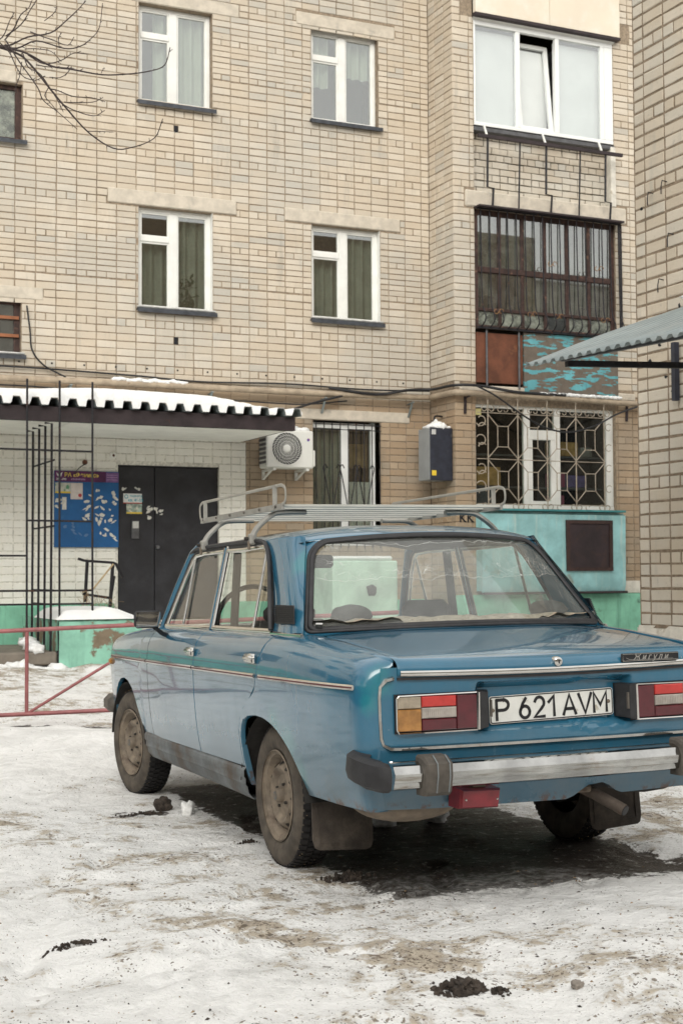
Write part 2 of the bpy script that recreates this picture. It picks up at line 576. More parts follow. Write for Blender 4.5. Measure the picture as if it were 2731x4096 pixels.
def ground_mat():
    n = N('trodden_snow')
    p = n.pos()
    mud, bare, clean = n.attr('mud'), n.attr('bare'), n.attr('clean')  # bare is the mask of the greyer ground
    big = n.noise(.8, 5, .6, p)
    mid = n.noise(3.2, 6, .62, p)
    sm_ = n.noise(10, 6, .66, p)
    fine = n.noise(30, 6, .70, p)
    grit = n.noise(85, 4, .7, p)
    c_ = lambda v, k: n.ma('MULTIPLY', n.ma('SUBTRACT', v, .5), k)
    # packed snow: white crests, greyer ice in the hollows
    c = n.mix(n.mr(n.ma('ADD', mid, c_(sm_, .9)), .36, .70), (.91, .905, .885), (.77, .765, .745))
    c = n.mix(n.mr(n.ma('ADD', big, c_(sm_, .6)), .52, .74, 0, .50), c, (.62, .615, .59))
    # how much sand and soil has been trodden in here
    load = n.ma('SUBTRACT', n.ma('ADD', c_(big, 1.1), c_(mid, 1.0)), n.ma('MULTIPLY', clean, .6))
    # brown stains
    f1 = n.mr(n.ma('ADD', n.ma('ADD', sm_, load), c_(fine, .9)), .54, .76, 0, .82)
    c = n.mix(f1, c, n.mix(n.mr(fine, .35, .65), (.27, .205, .135), (.52, .44, .325)))
    # specks of soil: crumbs of uneven size, thicker where the load is high
    wv = n.n('VectorMath', operation='ADD')
    wn_ = n.n('TexNoise'); wn_.inputs['Scale'].default_value = 45; n.set(wn_.inputs['Vector'], p)
    ws = n.n('VectorMath', operation='SCALE'); n.set(ws.inputs[0], wn_.outputs['Color']); ws.inputs['Scale'].default_value = .035
    n.set(wv.inputs[0], p); n.set(wv.inputs[1], ws.outputs[0])
    for scale, lo, hi, colr in ((17, .66, 1.3, (.115, .088, .064)), (30, .52, 1.25, (.19, .15, .105)), (52, .42, 1.15, (.14, .108, .078)), (95, .40, 1.1, (.11, .085, .062))):
        v = n.n('TexVoronoi'); v.inputs['Scale'].default_value = scale; n.set(v.inputs['Vector'], wv.outputs[0])
        rnd_ = n.xyz(v.outputs['Color'])[0]
        size = n.mr(n.ma('ADD', rnd_, n.ma('MULTIPLY', load, .9)), lo, hi, 0, .46, smooth=False)
        f = n.mr(n.ma('SUBTRACT', size, v.outputs['Distance']), 0, .10)
        c = n.mix(n.ma('MULTIPLY', f, .88), c, colr)
    # wet dark earth, its edge broken up by the relief
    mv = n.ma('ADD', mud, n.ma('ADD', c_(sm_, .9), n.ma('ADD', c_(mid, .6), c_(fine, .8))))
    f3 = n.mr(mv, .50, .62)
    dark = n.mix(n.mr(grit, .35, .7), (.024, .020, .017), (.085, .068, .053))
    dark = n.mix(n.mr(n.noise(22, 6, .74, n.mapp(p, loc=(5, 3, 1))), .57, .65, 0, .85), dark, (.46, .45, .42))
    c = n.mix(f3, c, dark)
    # greyer ground
    f4 = n.mr(n.ma('ADD', bare, n.ma('ADD', c_(sm_, .7), c_(fine, .8))), .40, .72, 0, .78)
    c = n.mix(f4, c, n.mix(n.mr(fine, .35, .62), (.14, .138, .132), (.38, .375, .36)))
    h = n.ma('ADD', n.ma('MULTIPLY', sm_, 1.0), n.ma('ADD', n.ma('MULTIPLY', mid, 1.2), n.ma('ADD', n.ma('MULTIPLY', fine, .5), n.ma('MULTIPLY', grit, .12))))
    b = n.bump(h, .8, .05)
    n.bsdf(c, n.mr(f3, 0, 1, .7, .5), 0, b, .3)
    return n.m
m_ground = ground_mat()
# ------------------------------------------------------------------ ground
def vnoise(x, y, scale, seed):
    rng = np.random.RandomState(seed)
    tab = rng.rand(256, 256)
    u, v = x * scale, y * scale
    i, j = np.floor(u).astype(int), np.floor(v).astype(int)
    fu, fv = u - i, v - j
    fu, fv = fu * fu * (3 - 2 * fu), fv * fv * (3 - 2 * fv)
    g = lambda a, b: tab[a % 256, b % 256]
    return ((g(i, j) * (1 - fu) + g(i + 1, j) * fu) * (1 - fv) + (g(i, j + 1) * (1 - fu) + g(i + 1, j + 1) * fu) * fv) - .5

CAR = np.array([2.936, 5.408])
CAR_YAW = R(-2.498)
def sstep(a, b, x):
    t = np.clip((x - a) / (b - a), 0, 1)
    return t * t * (3 - 2 * t)

def car_xy(x, y):
    dx, dy = x - CAR[0], y - CAR[1]
    c, s = math.cos(CAR_YAW), math.sin(CAR_YAW)
    return dx * c + dy * s, -dx * s + dy * c

_r = random.Random(12)
PRINTS = []
for _i in range(46):
    _d = 3.5 + 4.2 * _r.random(); _l = _r.uniform(-.26, .24) * _d
    PRINTS.append((.417 * _d + .909 * _l, .909 * _d - .417 * _l, _r.choice((.5, .9, 1.4, -.4)) + _r.uniform(-.3, .3)))
def ground_h(x, y):
    cx, cy = car_xy(x, y)
    plane = -.0163 * np.clip(cy, -1.5, 4) + .010 * np.clip(cx, -1.5, 1.5)
    h = plane * (1 - sstep(9.5, 12.5, y))
    h = h + .15 * sstep(12.0, 15.8, y)
    near = np.exp(-((cx / 1.15) ** 4 + ((cy - .8) / 2.6) ** 4))        # calmer under the car
    amp = (1 - .75 * near) * (1 - .5 * sstep(13, 16, y))
    h = h + amp * (.085 * vnoise(x, y, .75, 1) + .045 * vnoise(x, y, 2.1, 2)) + (1 - .5 * near) * (.026 * vnoise(x, y, 5.3, 3) + .013 * vnoise(x, y, 11.7, 4))
    # long bank of shovelled snow in front of the barrier, left of the car
    d = (y - 10.25) + .45 * (x - 2.2)
    h = h + .13 * np.exp(-((d + .15) / .8) ** 2) * (1 - sstep(3.0, 4.1, x)) + .04 * np.exp(-((x - 1.9) / .8) ** 2 - ((y - 8.8) / .8) ** 2)
    h = h - .05 * np.exp(-((d - 1.25) / .35) ** 2) * (1 - sstep(3.2, 4.0, x))
    # drift against the porch
    h = h + .07 * np.exp(-((y - 15.55) / .3) ** 2) * (1 - sstep(4.8, 5.6, x)) * (.6 + 1.2 * vnoise(x, y, 2.2, 8))
    # low ridge behind the car's rear edge
    h = h + .035 * np.exp(-((cy + 1.75) / .45) ** 2 - ((cx - .1) / 1.2) ** 2)
    # tyre ruts behind the car and a track crossing in front of the viewer
    for rx0 in (-.66, .66):
        h = h - .022 * np.exp(-(((cx - rx0 - .05 * (cy + 1.2)) / .11) ** 4)) * sstep(-.25, -.6, cy) * (.7 + .8 * vnoise(x, y, 3.0, 21))
    for q0 in (0.0, 1.35):
        tt = (y - 4.05 - q0) + .36 * (x - 1.6) + .05 * np.sin(x * 1.7)
        h = h - .020 * np.exp(-((tt / .10) ** 4)) * (1 - near) * (.6 + vnoise(x, y, 2.4, 22)) * (1 - sstep(4.0, 5.0, x))
    # shoe prints
    for (px_, py_, pa_) in PRINTS:
        c_, s_ = math.cos(pa_), math.sin(pa_)
        u_, v_ = (x - px_) * c_ + (y - py_) * s_, -(x - px_) * s_ + (y - py_) * c_
        e = np.exp(-((u_ / .13) ** 4 + (v_ / .048) ** 4))
        rim = np.exp(-((u_ / .18) ** 4 + (v_ / .085) ** 4)) - e
        h = h - .016 * e + .007 * rim
    # each tyre has settled into the snow
    for wx, wy in ((-.66, 0), (.66, 0), (-.68, 2.424), (.68, 2.424)):
        w = np.exp(-(((cx - wx) / .17) ** 4 + ((cy - wy) / .27) ** 4))
        h = h * (1 - w) + (plane + .004) * w
    return h

def spot(x, y, px, py, rx, ry, ang=0):
    c, s = math.cos(ang), math.sin(ang)
    dx, dy = x - px, y - py
    return np.exp(-(((dx * c + dy * s) / rx) ** 2 + ((-dx * s + dy * c) / ry) ** 2))

fx = np.concatenate([np.arange(-1.0, .2, .06), np.arange(.2, 4.6, .026), np.arange(4.6, 9.0, .06)])
fy_ = np.concatenate([np.arange(2.6, 8.4, .026), np.arange(8.4, 17.9, .05)])
ring = lambda n, a: a * (np.power(1.16, np.arange(1, n)) - 1) / .16
xs = np.concatenate([fx[0] - ring(42, .06)[::-1], fx, fx[-1] + ring(42, .06)])
ys = np.concatenate([fy_[0] - ring(42, .06)[::-1], fy_, fy_[-1] + ring(42, .06)])
gx, gy = np.meshgrid(xs, ys, indexing='ij')
fade = sstep(14, 6, np.abs(gx - 4) * .8) * sstep(16, 10, np.abs(gy - 9.5))
fade = np.clip(fade, 0, 1)
gz = ground_h(gx, gy) * fade + (1 - fade) * .05
cx, cy = car_xy(gx, gy)
# wet earth under the car and towards the camera on its right, and thrown-up patches
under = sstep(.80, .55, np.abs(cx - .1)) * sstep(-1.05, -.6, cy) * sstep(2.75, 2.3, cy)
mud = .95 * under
mud = np.maximum(mud, .70 * spot(gx, gy, 3.35, 4.66, .42, .24, -.35))
mud = np.maximum(mud, .62 * spot(gx, gy, 3.7, 4.75, .50, .22, -.35))
mud = np.maximum(mud, .72 * spot(gx, gy, 2.15, 7.13, .24, .14, -.2))
mud = np.maximum(mud, .66 * spot(gx, gy, 1.10, 4.49, .17, .06, -.2))
mud = np.maximum(mud, .52 * spot(gx, gy, .93, 4.75, .10, .08, -.2))
mud = np.maximum(mud, .70 * spot(gx, gy, 2.0, 3.50, .15, .10, 0))
mud = np.maximum(mud, .66 * spot(gx, gy, 2.33, 5.06, .18, .07, -.4))
mud = np.maximum(mud, .5 * spot(gx, gy, 2.28, 6.0, .08, .05, -.4))
dd = (gy - 11.45) + .45 * (gx - 2.6)
mud = np.maximum(mud, .78 * np.exp(-((dd + .05) / .26) ** 2) * sstep(3.7, 3.0, gx))
mud = np.maximum(mud, .55 * sstep(15.3, 15.7, gy) * sstep(3.9, 3.5, gx))
# greyer ground under the boot and along the left sill
bare = np.maximum(.62 * spot(gx, gy, 2.75, 4.75, .95, .42, -.12), .45 * spot(gx, gy, 2.3, 6.3, .3, .9, .1))
bare = np.maximum(bare, .0 * gx)
clean = np.maximum(np.minimum(1, 1.5 * spot(gx, gy, 1.9, 9.75, 1.5, 1.05, -.35)), .8 * spot(gx, gy, 1.35, 3.9, .35, .25))
clean = np.maximum(clean, .9 * spot(gx, gy, .75, 5.5, .4, .4))
nx, ny = gx.shape
me = bpy.data.meshes.new('ground')
verts = np.stack([gx, gy, gz], -1).reshape(-1, 3)
ii, jj = np.meshgrid(np.arange(nx - 1), np.arange(ny - 1), indexing='ij')
a = (ii * ny + jj).ravel()
faces = np.stack([a, a + ny, a + ny + 1, a + 1], -1)
me.vertices.add(len(verts)); me.vertices.foreach_set('co', verts.ravel())
me.loops.add(faces.size); me.loops.foreach_set('vertex_index', faces.ravel())
me.polygons.add(len(faces)); me.polygons.foreach_set('loop_start', np.arange(0, faces.size, 4)); me.polygons.foreach_set('loop_total', np.full(len(faces), 4))
for nm, ar in (('mud', mud), ('bare', bare), ('clean', clean)):
    at = me.attributes.new(nm, 'FLOAT', 'POINT'); at.data.foreach_set('value', ar.ravel().astype(np.float32))
me.update(); me.validate()
me.shade_smooth()
me.materials.append(m_ground)
ground = bpy.data.objects.new('ground', me); col.objects.link(ground)
tag(ground, 'dirty trodden snow covering the courtyard ground', None, None, 'structure')
def gh(x, y):
    return float(ground_h(np.array([float(x)]), np.array([float(y)]))[0])
# ------------------------------------------------------------------ apartment building
CM = cam.matrix_world.inverted()
def pix(p):
    q = CM @ Vector(p)
    if q.z > -.1: return None
    k = 2352 * 50 / 36 / -q.z
    return 784 + q.x * k, 1176 - q.y * k, -q.z

def wall_cells(x0, x1, z0, z1, holes):
    xs_ = sorted({x0, x1, *[min(max(h[i], x0), x1) for h in holes for i in (0, 1)]})
    zs_ = sorted({z0, z1, *[min(max(h[i], z0), z1) for h in holes for i in (2, 3)]})
    res = []
    for i in range(len(xs_) - 1):
        for j in range(len(zs_) - 1):
            cx_, cz_ = (xs_[i] + xs_[i + 1]) / 2, (zs_[j] + zs_[j + 1]) / 2
            if not any(h[0] < cx_ < h[1] and h[2] < cz_ < h[3] for h in holes):
                res.append((xs_[i], xs_[i + 1], zs_[j], zs_[j + 1]))
    return res

def flat_wall(mb, x0, x1, z0, z1, y, holes, reveal=.0):
    for a, b_, c, d in wall_cells(x0, x1, z0, z1, holes):
        mb.add([(a, y, c), (b_, y, c), (b_, y, d), (a, y, d)], [(0, 1, 2, 3)])
    for h in holes:
        if reveal and len(h) > 4 and h[4] and x0 <= h[0] and h[1] <= x1 and z0 <= h[2] and h[3] <= z1:
            a, b_, c, d = h[:4]; Y = y + reveal
            mb.add([(a, y, c), (b_, y, c), (b_, y, d), (a, y, d), (a, Y, c), (b_, Y, c), (b_, Y, d), (a, Y, d)],
                   [(0, 4, 5, 1), (1, 5, 6, 2), (2, 6, 7, 3), (3, 7, 4, 0)])

# frames: map (s along the wall, d into the wall, z) to the world
FR = {'F': lambda s, d, z: (s, 18 + d, z), 'B': lambda s, d, z: (s, 17.28 + d, z),
      'S': lambda s, d, z: (s, 17.42 + d, z),
      'R': lambda s, d, z: (9.67 + d, -s, z), 'N': lambda s, d, z: (7.05 + d, -s, z)}
FROT = {'F': 0, 'B': 0, 'S': 0, 'R': R(-90), 'N': R(-90)}

def unit_brick(rnd):
    """front at y = 0 facing -y, 1 x 1, chamfered and chipped, reaching .03 into the wall"""
    j = lambda a: rnd.uniform(-a, a)
    ix, iz = .020, .060
    fr = [(-.5 + ix + j(.012), j(.0018), -.5 + iz + j(.045)), (.5 - ix + j(.012), j(.0018), -.5 + iz + j(.045)),
          (.5 - ix + j(.012), j(.0018), .5 - iz + j(.045)), (-.5 + ix + j(.012), j(.0018), .5 - iz + j(.045))]
    md = [(-.5 + j(.010), .004, -.5 + j(.045)), (.5 + j(.010), .004, -.5 + j(.045)), (.5 + j(.010), .004, .5 + j(.045)), (-.5 + j(.010), .004, .5 + j(.045))]
    bk = [(-.5, .03, -.5), (.5, .03, -.5), (.5, .03, .5), (-.5, .03, .5)]
    fs = [(0, 1, 2, 3)]
    for o in (0, 4):
        fs += [(o + (i + 1) % 4, o + i, o + 4 + i, o + 4 + (i + 1) % 4) for i in range(4)]
    return fr + md + bk, fs

BR = []     # (frame, s0, s1, z0, z1, class)
def lay(frame, sa, sb, rows, holes, cls, pitch=.265, joint=.013, phase=0.0, running=False):
    for k, (z0, z1, header) in enumerate(rows):
        p = pitch / 2 if header else pitch
        off = phase + (p / 2 if (running and k % 2) else 0)
        i0 = math.floor((sa - off) / p)
        s = off + i0 * p
        zj = random.uniform(-.0025, .0025)
        while s < sb - 1e-6:
            parts = [(max(s, sa), min(s + p, sb))]
            for h in holes:
                if h[2] < (z0 + z1) / 2 < h[3]:
                    nw = []
                    for a, b_ in parts:
                        if h[1] <= a or h[0] >= b_: nw.append((a, b_)); continue
                        if h[0] > a: nw.append((a, h[0]))
                        if h[1] < b_: nw.append((h[1], b_))
                    parts = nw
            for a, b_ in parts:
                if b_ - a > .035:
                    ja = joint / 2 + random.uniform(-.003, .003)
                    BR.append((frame, a + ja, b_ - ja, z0 + joint / 2 + zj, z1 - joint / 2 + zj, cls(a, z0) if callable(cls) else cls))
            s += p

def courses(z_from, headers, counts, top_to):
    rows = []
    for i in range(len(headers) - 1):
        n = counts[i]; p = (headers[i + 1] - headers[i]) / n
        for k in range(n):
            c = headers[i] + k * p
            rows.append((c - p / 2, c + p / 2, k == 0))
    return rows
HD = [3.90, 4.50, 5.107, 5.586, 6.10, 6.78, 7.36, 7.95, 8.43, 8.95, 9.60, 10.2]
rowsF = courses(0, HD, [6, 6, 6, 6, 7, 6, 6, 6, 6, 7, 6], 0)
zz = rowsF[0][0]
low = []
k = 1
while zz > .82:
    low.append((zz - .098, zz, k % 6 == 0)); zz -= .098; k += 1
rowsF = low[::-1] + rowsF

XL = .8
OPEN = [  # window and door openings: x0, x1, z0, z1, has reveal
    (5.335, 6.362, 7.47, 8.80, 1), (5.335, 6.368, 4.70, 6.07, 1), (7.825, 8.865, 7.54, 8.86, 1), (7.82, 8.88, 4.73, 6.07, 1),
    (2.75, 3.80, 6.735, 7.47, 1), (2.75, 3.80, 3.98, 4.70, 1), (7.828, 8.855, 1.55, 3.325, 1), (5.063, 6.449, .60, 2.628, 1),
    (5.335, 6.362, 10.24, 10.4, 1)]
LINT = [(4.917, 6.705, 6.075, 6.27), (7.416, 9.197, 6.075, 6.26), (7.597, 9.128, 8.865, 9.05), (5.0, 6.75, 8.805, 8.99), (2.4, 3.72, 7.475, 7.63), (2.4, 4.076, 4.705, 4.865), (7.574, 9.328, 3.33, 3.48)]
SLOT = [(5.82, 5.88, 7.10, 7.20), (5.82, 5.88, 4.25, 4.35)]
apt = thing('apartment_building', 'cream brick apartment house with white framed windows and a glazed bay', 'building', (6.0, 18.0, .1))

w = MB()
flat_wall(w, XL, 9.67, 2.99, 10.2, 18.008, OPEN, .22)
flat_wall(w, 6.835, 9.67, -.3, 2.99, 18.008, OPEN, .22)
w.add([(9.678, 17.289, -.3), (9.678, 18.1, -.3), (9.678, 18.1, 10.2), (9.678, 17.289, 10.2)], [(0, 1, 2, 3)])
BAYH = [(10.02, 12.395, 7.54, 9.06, 1), (10.01, 12.40, 4.64, 6.34, 1), (10.0, 12.35, 2.09, 3.57, 1), (10.01, 12.42, 6.60, 7.54, 0), (10.01, 12.40, 3.82, 4.64, 0), (10.0, 12.46, 9.06, 10.2, 0)]
flat_wall(w, 9.678, 14.2, -.3, 10.2, 17.289, [h for h in BAYH if h[4]] + [h for h in BAYH if not h[4]], .2)
w.box(XL, 14.2, 21.9, 22.0, 0, 10.2)
w.box(XL, XL + .1, 18.03, 21.9, 0, 10.2)
w.box(14.2, 14.3, 17.30, 22, 0, 10.2)
w.box(XL, 14.3, 17.45, 22, 10.2, 10.4)
wall = w.build('wall', m_mortar, apt)
w = MB()
flat_wall(w, XL, 6.835, -.3, 2.99, 18.007, OPEN, .22)
w.build('painted_wall', m_mortar_w, apt)

low_holes = OPEN + LINT + SLOT
lay('F', XL, 6.835, [r for r in rowsF if r[1] < 3.0], low_holes, 'w')
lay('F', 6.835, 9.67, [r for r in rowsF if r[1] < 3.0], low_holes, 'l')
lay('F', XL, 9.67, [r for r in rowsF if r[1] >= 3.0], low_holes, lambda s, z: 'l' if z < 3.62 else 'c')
rowsB = []
zz, k = .82, 0
while zz < 10.1:
    rowsB.append((zz, zz + .0985, k % 6 == 5)); zz += .0985; k += 1
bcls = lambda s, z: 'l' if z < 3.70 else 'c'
ledgeholes = [(9.85, 10.05, 6.36, 6.60), (12.3, 12.62, 6.36, 6.60), (9.75, 12.7, 3.70, 3.86), (9.8, 10.05, 9.10, 9.35), (12.4, 12.7, 9.05, 9.40)]
lay('B', 9.67, 10.01, rowsB, BAYH + ledgeholes, bcls, phase=9.67)
lay('B', 12.36, 13.9, rowsB, BAYH + ledgeholes, bcls, phase=12.40)
lay('R', -18.0, -17.28, rowsB, [(-18, -17.2, 3.70, 3.86)], bcls, phase=-17.28)
lay('S', 10.01, 12.42, [(6.60 + .0985 * i, 6.60 + .0985 * (i + 1), i % 3 == 2) for i in range(9)], [], 'o', running=True, phase=.05)

VAR = {}
def build_bricks(root, frames, mats, limit):
    """the limit largest-looking bricks as parts of their own, the rest as one joined part"""
    mine = [b_ for b_ in BR if b_[0] in frames]
    sco = []
    for i, (fr, s0, s1, z0, z1, c) in enumerate(mine):
        q = pix(FR[fr]((s0 + s1) / 2, 0, (z0 + z1) / 2))
        vis = q and 5 < q[0] < 1563 and 5 < q[1] < 1480
        hide = False
        if fr == 'F' and q and z0 < 3.35 and z0 > 2.9 and s0 < 6.8: hide = True
        if q and q[1] > 1200 and 430 < q[0] < 1330: hide = True
        if s1 - s0 < .09: hide = True
        sco.append(((s1 - s0) * (z1 - z0) / q[2] ** 2 if (vis and not hide) else 0, i))
    sco.sort(reverse=True)
    single = {i for k_, i in sco[:limit] if k_ > 0}
    joint = {c: MB() for c in mats}
    for i, (fr, s0, s1, z0, z1, c) in enumerate(mine):
        cs, cz, ws, hs_ = (s0 + s1) / 2, (z0 + z1) / 2, s1 - s0, z1 - z0
        if i in single:
            key = (c, random.randrange(10))
            if key not in VAR:
                rnd = random.Random(hash(key[1]) * 31 + ord(c))
                mb = MB(); mb.cur = rnd.random(); mb.add(*unit_brick(rnd))
                o0 = mb.build('brick', mats[c], None, tint=True)
                VAR[key] = o0.data
                bpy.data.objects.remove(o0)
            ob = bpy.data.objects.new('brick', VAR[key])
            ob.location = Vector(FR[fr](cs, random.uniform(-.002, .002), cz)) - Vector(root['org'])
            ob.scale = (ws, 1, hs_)
            ob.rotation_euler = (0, random.uniform(-.004, .004), FROT[fr])
            col.objects.link(ob)
            ob.parent = root
        else:
            mb = joint[c]; mb.cur = random.random()
            vs, fs = unit_brick(random)
            dj = random.uniform(-.002, .002)
            mb.add([FR[fr](cs + x * ws, y + dj, cz + z * hs_) for x, y, z in vs], fs)
    for c, mb in joint.items():
        if mb.v:
            o_ = mb.build('brickwork', mats[c], root, tint=True)
            o_['kind'] = 'stuff'
            if c == 'w': o_['label'] = 'white painted brickwork round the entrance door'
            if c == 'l': o_['label'] = 'darker tan brickwork of the ground floor'
build_bricks(apt, 'FBRS', {'c': m_brick, 'l': m_brick_low, 'w': m_whitebrick, 'o': m_brick_n}, 300)

# concrete lintels
for x0, x1, z0, z1 in LINT:
    mb = MB().box(x0, x1, 17.994 - random.uniform(0, .008), 18.06, z0, z1, .012)
    mb.build('lintel', m_concrete, apt)
for x0, x1, z0, z1 in SLOT:
    MB().box(x0, x1, 18.006, 18.012, z0, z1).build('vent_slot', m_dark, apt)
for i in range(15):
    x = 3.35 + i * .42
    MB().lathe([(0, 0), (.013, 0), (.014, .012)], (x, 17.995, 3.905), 'Y', 8).build('anchor_hole', m_dark, apt)
# mortar filler ledge and plinth
g = MB()
for x0, x1 in ((XL, 5.05), (6.46, 9.64)):
    P = []
    for i, (dy, z) in enumerate(((-.05, -.3), (-.05, .5), (-.045, .79), (-.02, .825), (.02, .83))):
        P.append([(x, 18 + dy + .008 * math.sin(x * 7 + z * 9), z) for x in np.arange(x0, x1 + .01, .1)])
    g.grid(P)
P = [[(x, y + .01 * math.sin(x * 5 + z * 6), z) for x in np.arange(9.62, 14.2, .1)] for y, z in ((17.22, -.3), (17.2, .4), (17.2, .8), (17.22, .885), (17.3, .89))]
g.grid(P)
g.build('plinth', m_greenwall, apt, smooth=50)
MB().box(12.40, 13.6, 17.25, 17.3, .89, 1.07, .006).build('plaster_band', m_plaster, apt)

# the block runs on to the left, out of the picture; it shows in the car's flank
ext = MB().box(-16, XL - .002, 18.0, 18.3, .83, 10.2).build('far_wall', m_brick, apt)
MB().box(-16, XL - .002, 17.95, 18.3, -.3, .828).build('far_plinth', m_greenwall, apt)
for i in range(6):
    for z in (1.6, 4.7, 7.5):
        x = -14.6 + i * 2.5
        MB().box(x, x + 1.1, 17.985, 18.0, z, z + 1.35).build('far_window', m_dark, ext)
MB().box(-6.2, -4.9, 17.97, 18.0, .84, 2.7).build('far_door', m_doorblack, ext)

# ---- windows
def pane(win, x0, x1, z0, z1, y, mat=None):
    MB().box(x0, x1, y, y + .006, z0, z1).build('pane', mat or m_glass, win)

def curtain(win, x0, x1, z0, z1, y, mat, amp=.03, freq=44, seed=0):
    xs_ = np.arange(x0, x1 + .001, .012)
    P = [[(x, y + amp * math.sin(freq * x + seed + .6 * math.sin(3 * x + seed)) * (1 + .3 * (z - z0)), z) for x in xs_] for z in (z0, (z0 + z1) / 2, z1)]
    MB().grid(P).build('curtain', mat, win, smooth=180)

def sill(win, x0, x1, z, yf, snow=False):
    mb = MB()
    mb.prism([(x0, z - .05), (x1, z - .05), (x1, z + .004), (x0, z + .004)], yf - .07, yf - .062)
    mb.add([(x0, yf - .07, z + .004), (x1, yf - .07, z + .004), (x1, yf + .1, z + .035), (x0, yf + .1, z + .035)], [(0, 1, 2, 3)])
    mb.box(x0, x1, yf - .065, yf + .02, z - .02, z)
    mb.build('sill', m_sillmetal, win)
    if snow:
        MB().box(x0 + .01, x1 - .01, yf - .055, yf + .06, z + .012, z + .04, .012).build('sill_snow', m_snow_thin, win)
m_snow_thin = M('thin_dirty_snow', (.50, .50, .48), .9, var=.25, vs=14, bump=.5, bs=40)

def old_window(x0, x1, z0, z1, yf=18.0, cur=None, white_reveal=False, seed=0, snow=False, plant=False, cmat=None):
    y = yf + .10
    w_ = x1 - x0; h_ = z1 - z0
    f = MB()
    T = .052
    f.box(x0, x0 + T, y, y + .07, z0, z1, .006); f.box(x1 - T, x1, y, y + .07, z0, z1, .006)
    f.box(x0 + T, x1 - T, y + .002, y + .068, z0, z0 + T, .006); f.box(x0 + T, x1 - T, y + .002, y + .068, z1 - T, z1, .006)
    xm = x0 + w_ * .49
    f.box(xm - .055, xm + .055, y - .008, y + .07, z0 + T, z1 - T, .006)
    zt = z1 - h_ * .30
    f.box(x0 + T, xm - .055, y - .004, y + .068, zt - .035, zt + .035, .006)
    # sash frames
    for a, b_, c, d in ((x0 + T, xm - .055, z0 + T, zt - .035), (x0 + T, xm - .055, zt + .035, z1 - T), (xm + .055, x1 - T, z0 + T, z1 - T)):
        s = .022
        f.box(a, a + s, y + .012, y + .05, c, d); f.box(b_ - s, b_, y + .012, y + .05, c, d)
        f.box(a + s, b_ - s, y + .014, y + .048, c, c + s); f.box(a + s, b_ - s, y + .014, y + .048, d - s, d)
    win = f.build('window', m_white, apt)
    pane(win, x0 + T + .01, xm - .06, z0 + T + .01, zt - .04, y + .03)
    pane(win, x0 + T + .01, xm - .06, zt + .04, z1 - T - .01, y + .03)
    pane(win, xm + .06, x1 - T - .01, z0 + T + .01, z1 - T - .01, y + .03)
    if white_reveal:
        MB().box(x1 - .004, x1 + .006, yf + .012, y + .01, z0, z1).build('reveal', m_white, win)
        MB().box(x0 - .006, x0 + .004, yf + .012, y + .01, z0, z1).build('reveal', m_white, win)
    sill(win, x0 - .03, x1 + .04, z0 - .005, yf, snow)
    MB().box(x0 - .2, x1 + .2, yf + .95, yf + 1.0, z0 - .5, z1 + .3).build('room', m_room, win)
    if cur:
        for a, b_, c, d in cur:
            curtain(win, x0 + a * w_, x0 + b_ * w_, z0 + c * h_ + .03, z0 + d * h_ - .02, yf + .26, cmat or m_curtain, seed=seed + a * 9)
    if plant:
        pb = MB()
        rnd = random.Random(5)
        for i in range(70):
            cx_, cz_ = x0 + w_ * (.62 + .2 * rnd.random()), z0 + .08 + rnd.random() ** 2 * .42
            an = rnd.random() * 6.28; L = .06
            pb.add([(cx_, yf + .24, cz_), (cx_ + L * math.cos(an) - .02 * math.sin(an), yf + .23, cz_ + L * math.sin(an)), (cx_ + 1.6 * L * math.cos(an), yf + .22, cz_ + 1.6 * L * math.sin(an)), (cx_ + L * math.cos(an) + .02 * math.sin(an), yf + .23, cz_ + L * math.sin(an) - .02)], [(0, 1, 2, 3)])
        pb.build('house_plant', m_plant, win)
    return win
old_window(5.335, 6.362, 7.47, 8.80, cur=[(.25, .5, 0, 1), (.5, 1, 0, 1)], seed=1, cmat=m_tulle)
old_window(5.335, 6.368, 4.70, 6.07, cur=[(0, .5, 0, .7), (.5, 1, 0, 1)], white_reveal=True, seed=4, snow=True, plant=True)
old_window(7.825, 8.865, 7.54, 8.86, cur=[(.1, .35, .4, 1), (.5, 1, .55, 1)], seed=2, cmat=m_tulle)
old_window(7.82, 8.88, 4.73, 6.07, cur=[(0, .5, 0, .7), (.5, 1, 0, 1)], white_reveal=True, seed=7, snow=True)
# stairwell windows at the left
for z0, z1, low_ in ((6.735, 7.47, 0), (3.98, 4.70, 1)):
    f = MB(); x0, x1, y = 2.75, 3.80, 18.09
    f.box(x0, x1, y, y + .07, z0, z0 + .06, .005); f.box(x0, x1, y, y + .07, z1 - .06, z1, .005)
    f.box(x0, x0 + .06, y + .002, y + .068, z0 + .06, z1 - .06); f.box(x1 - .075, x1, y + .002, y + .068, z0 + .06, z1 - .06)
    win = f.build('window', m_brownwood, apt)
    pane(win, x0 + .05, x1 - .07, z0 + .05, z1 - .05, y + .03, m_greenfrost if not low_ else m_glass_old)
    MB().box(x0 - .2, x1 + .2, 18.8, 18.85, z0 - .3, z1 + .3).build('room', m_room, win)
    sill(win, x0 - .05, x1 + .05, z0 - .005, 18.0, bool(low_))
    if low_:
        for q in (.36, .68):
            MB().box(x0, x1 - .02, y - .03, y - .012, z0 + q * (z1 - z0) - .02, z0 + q * (z1 - z0) + .02).build('bar', M('rust_bar', (.26, .10, .045), .8, var=.2), win)
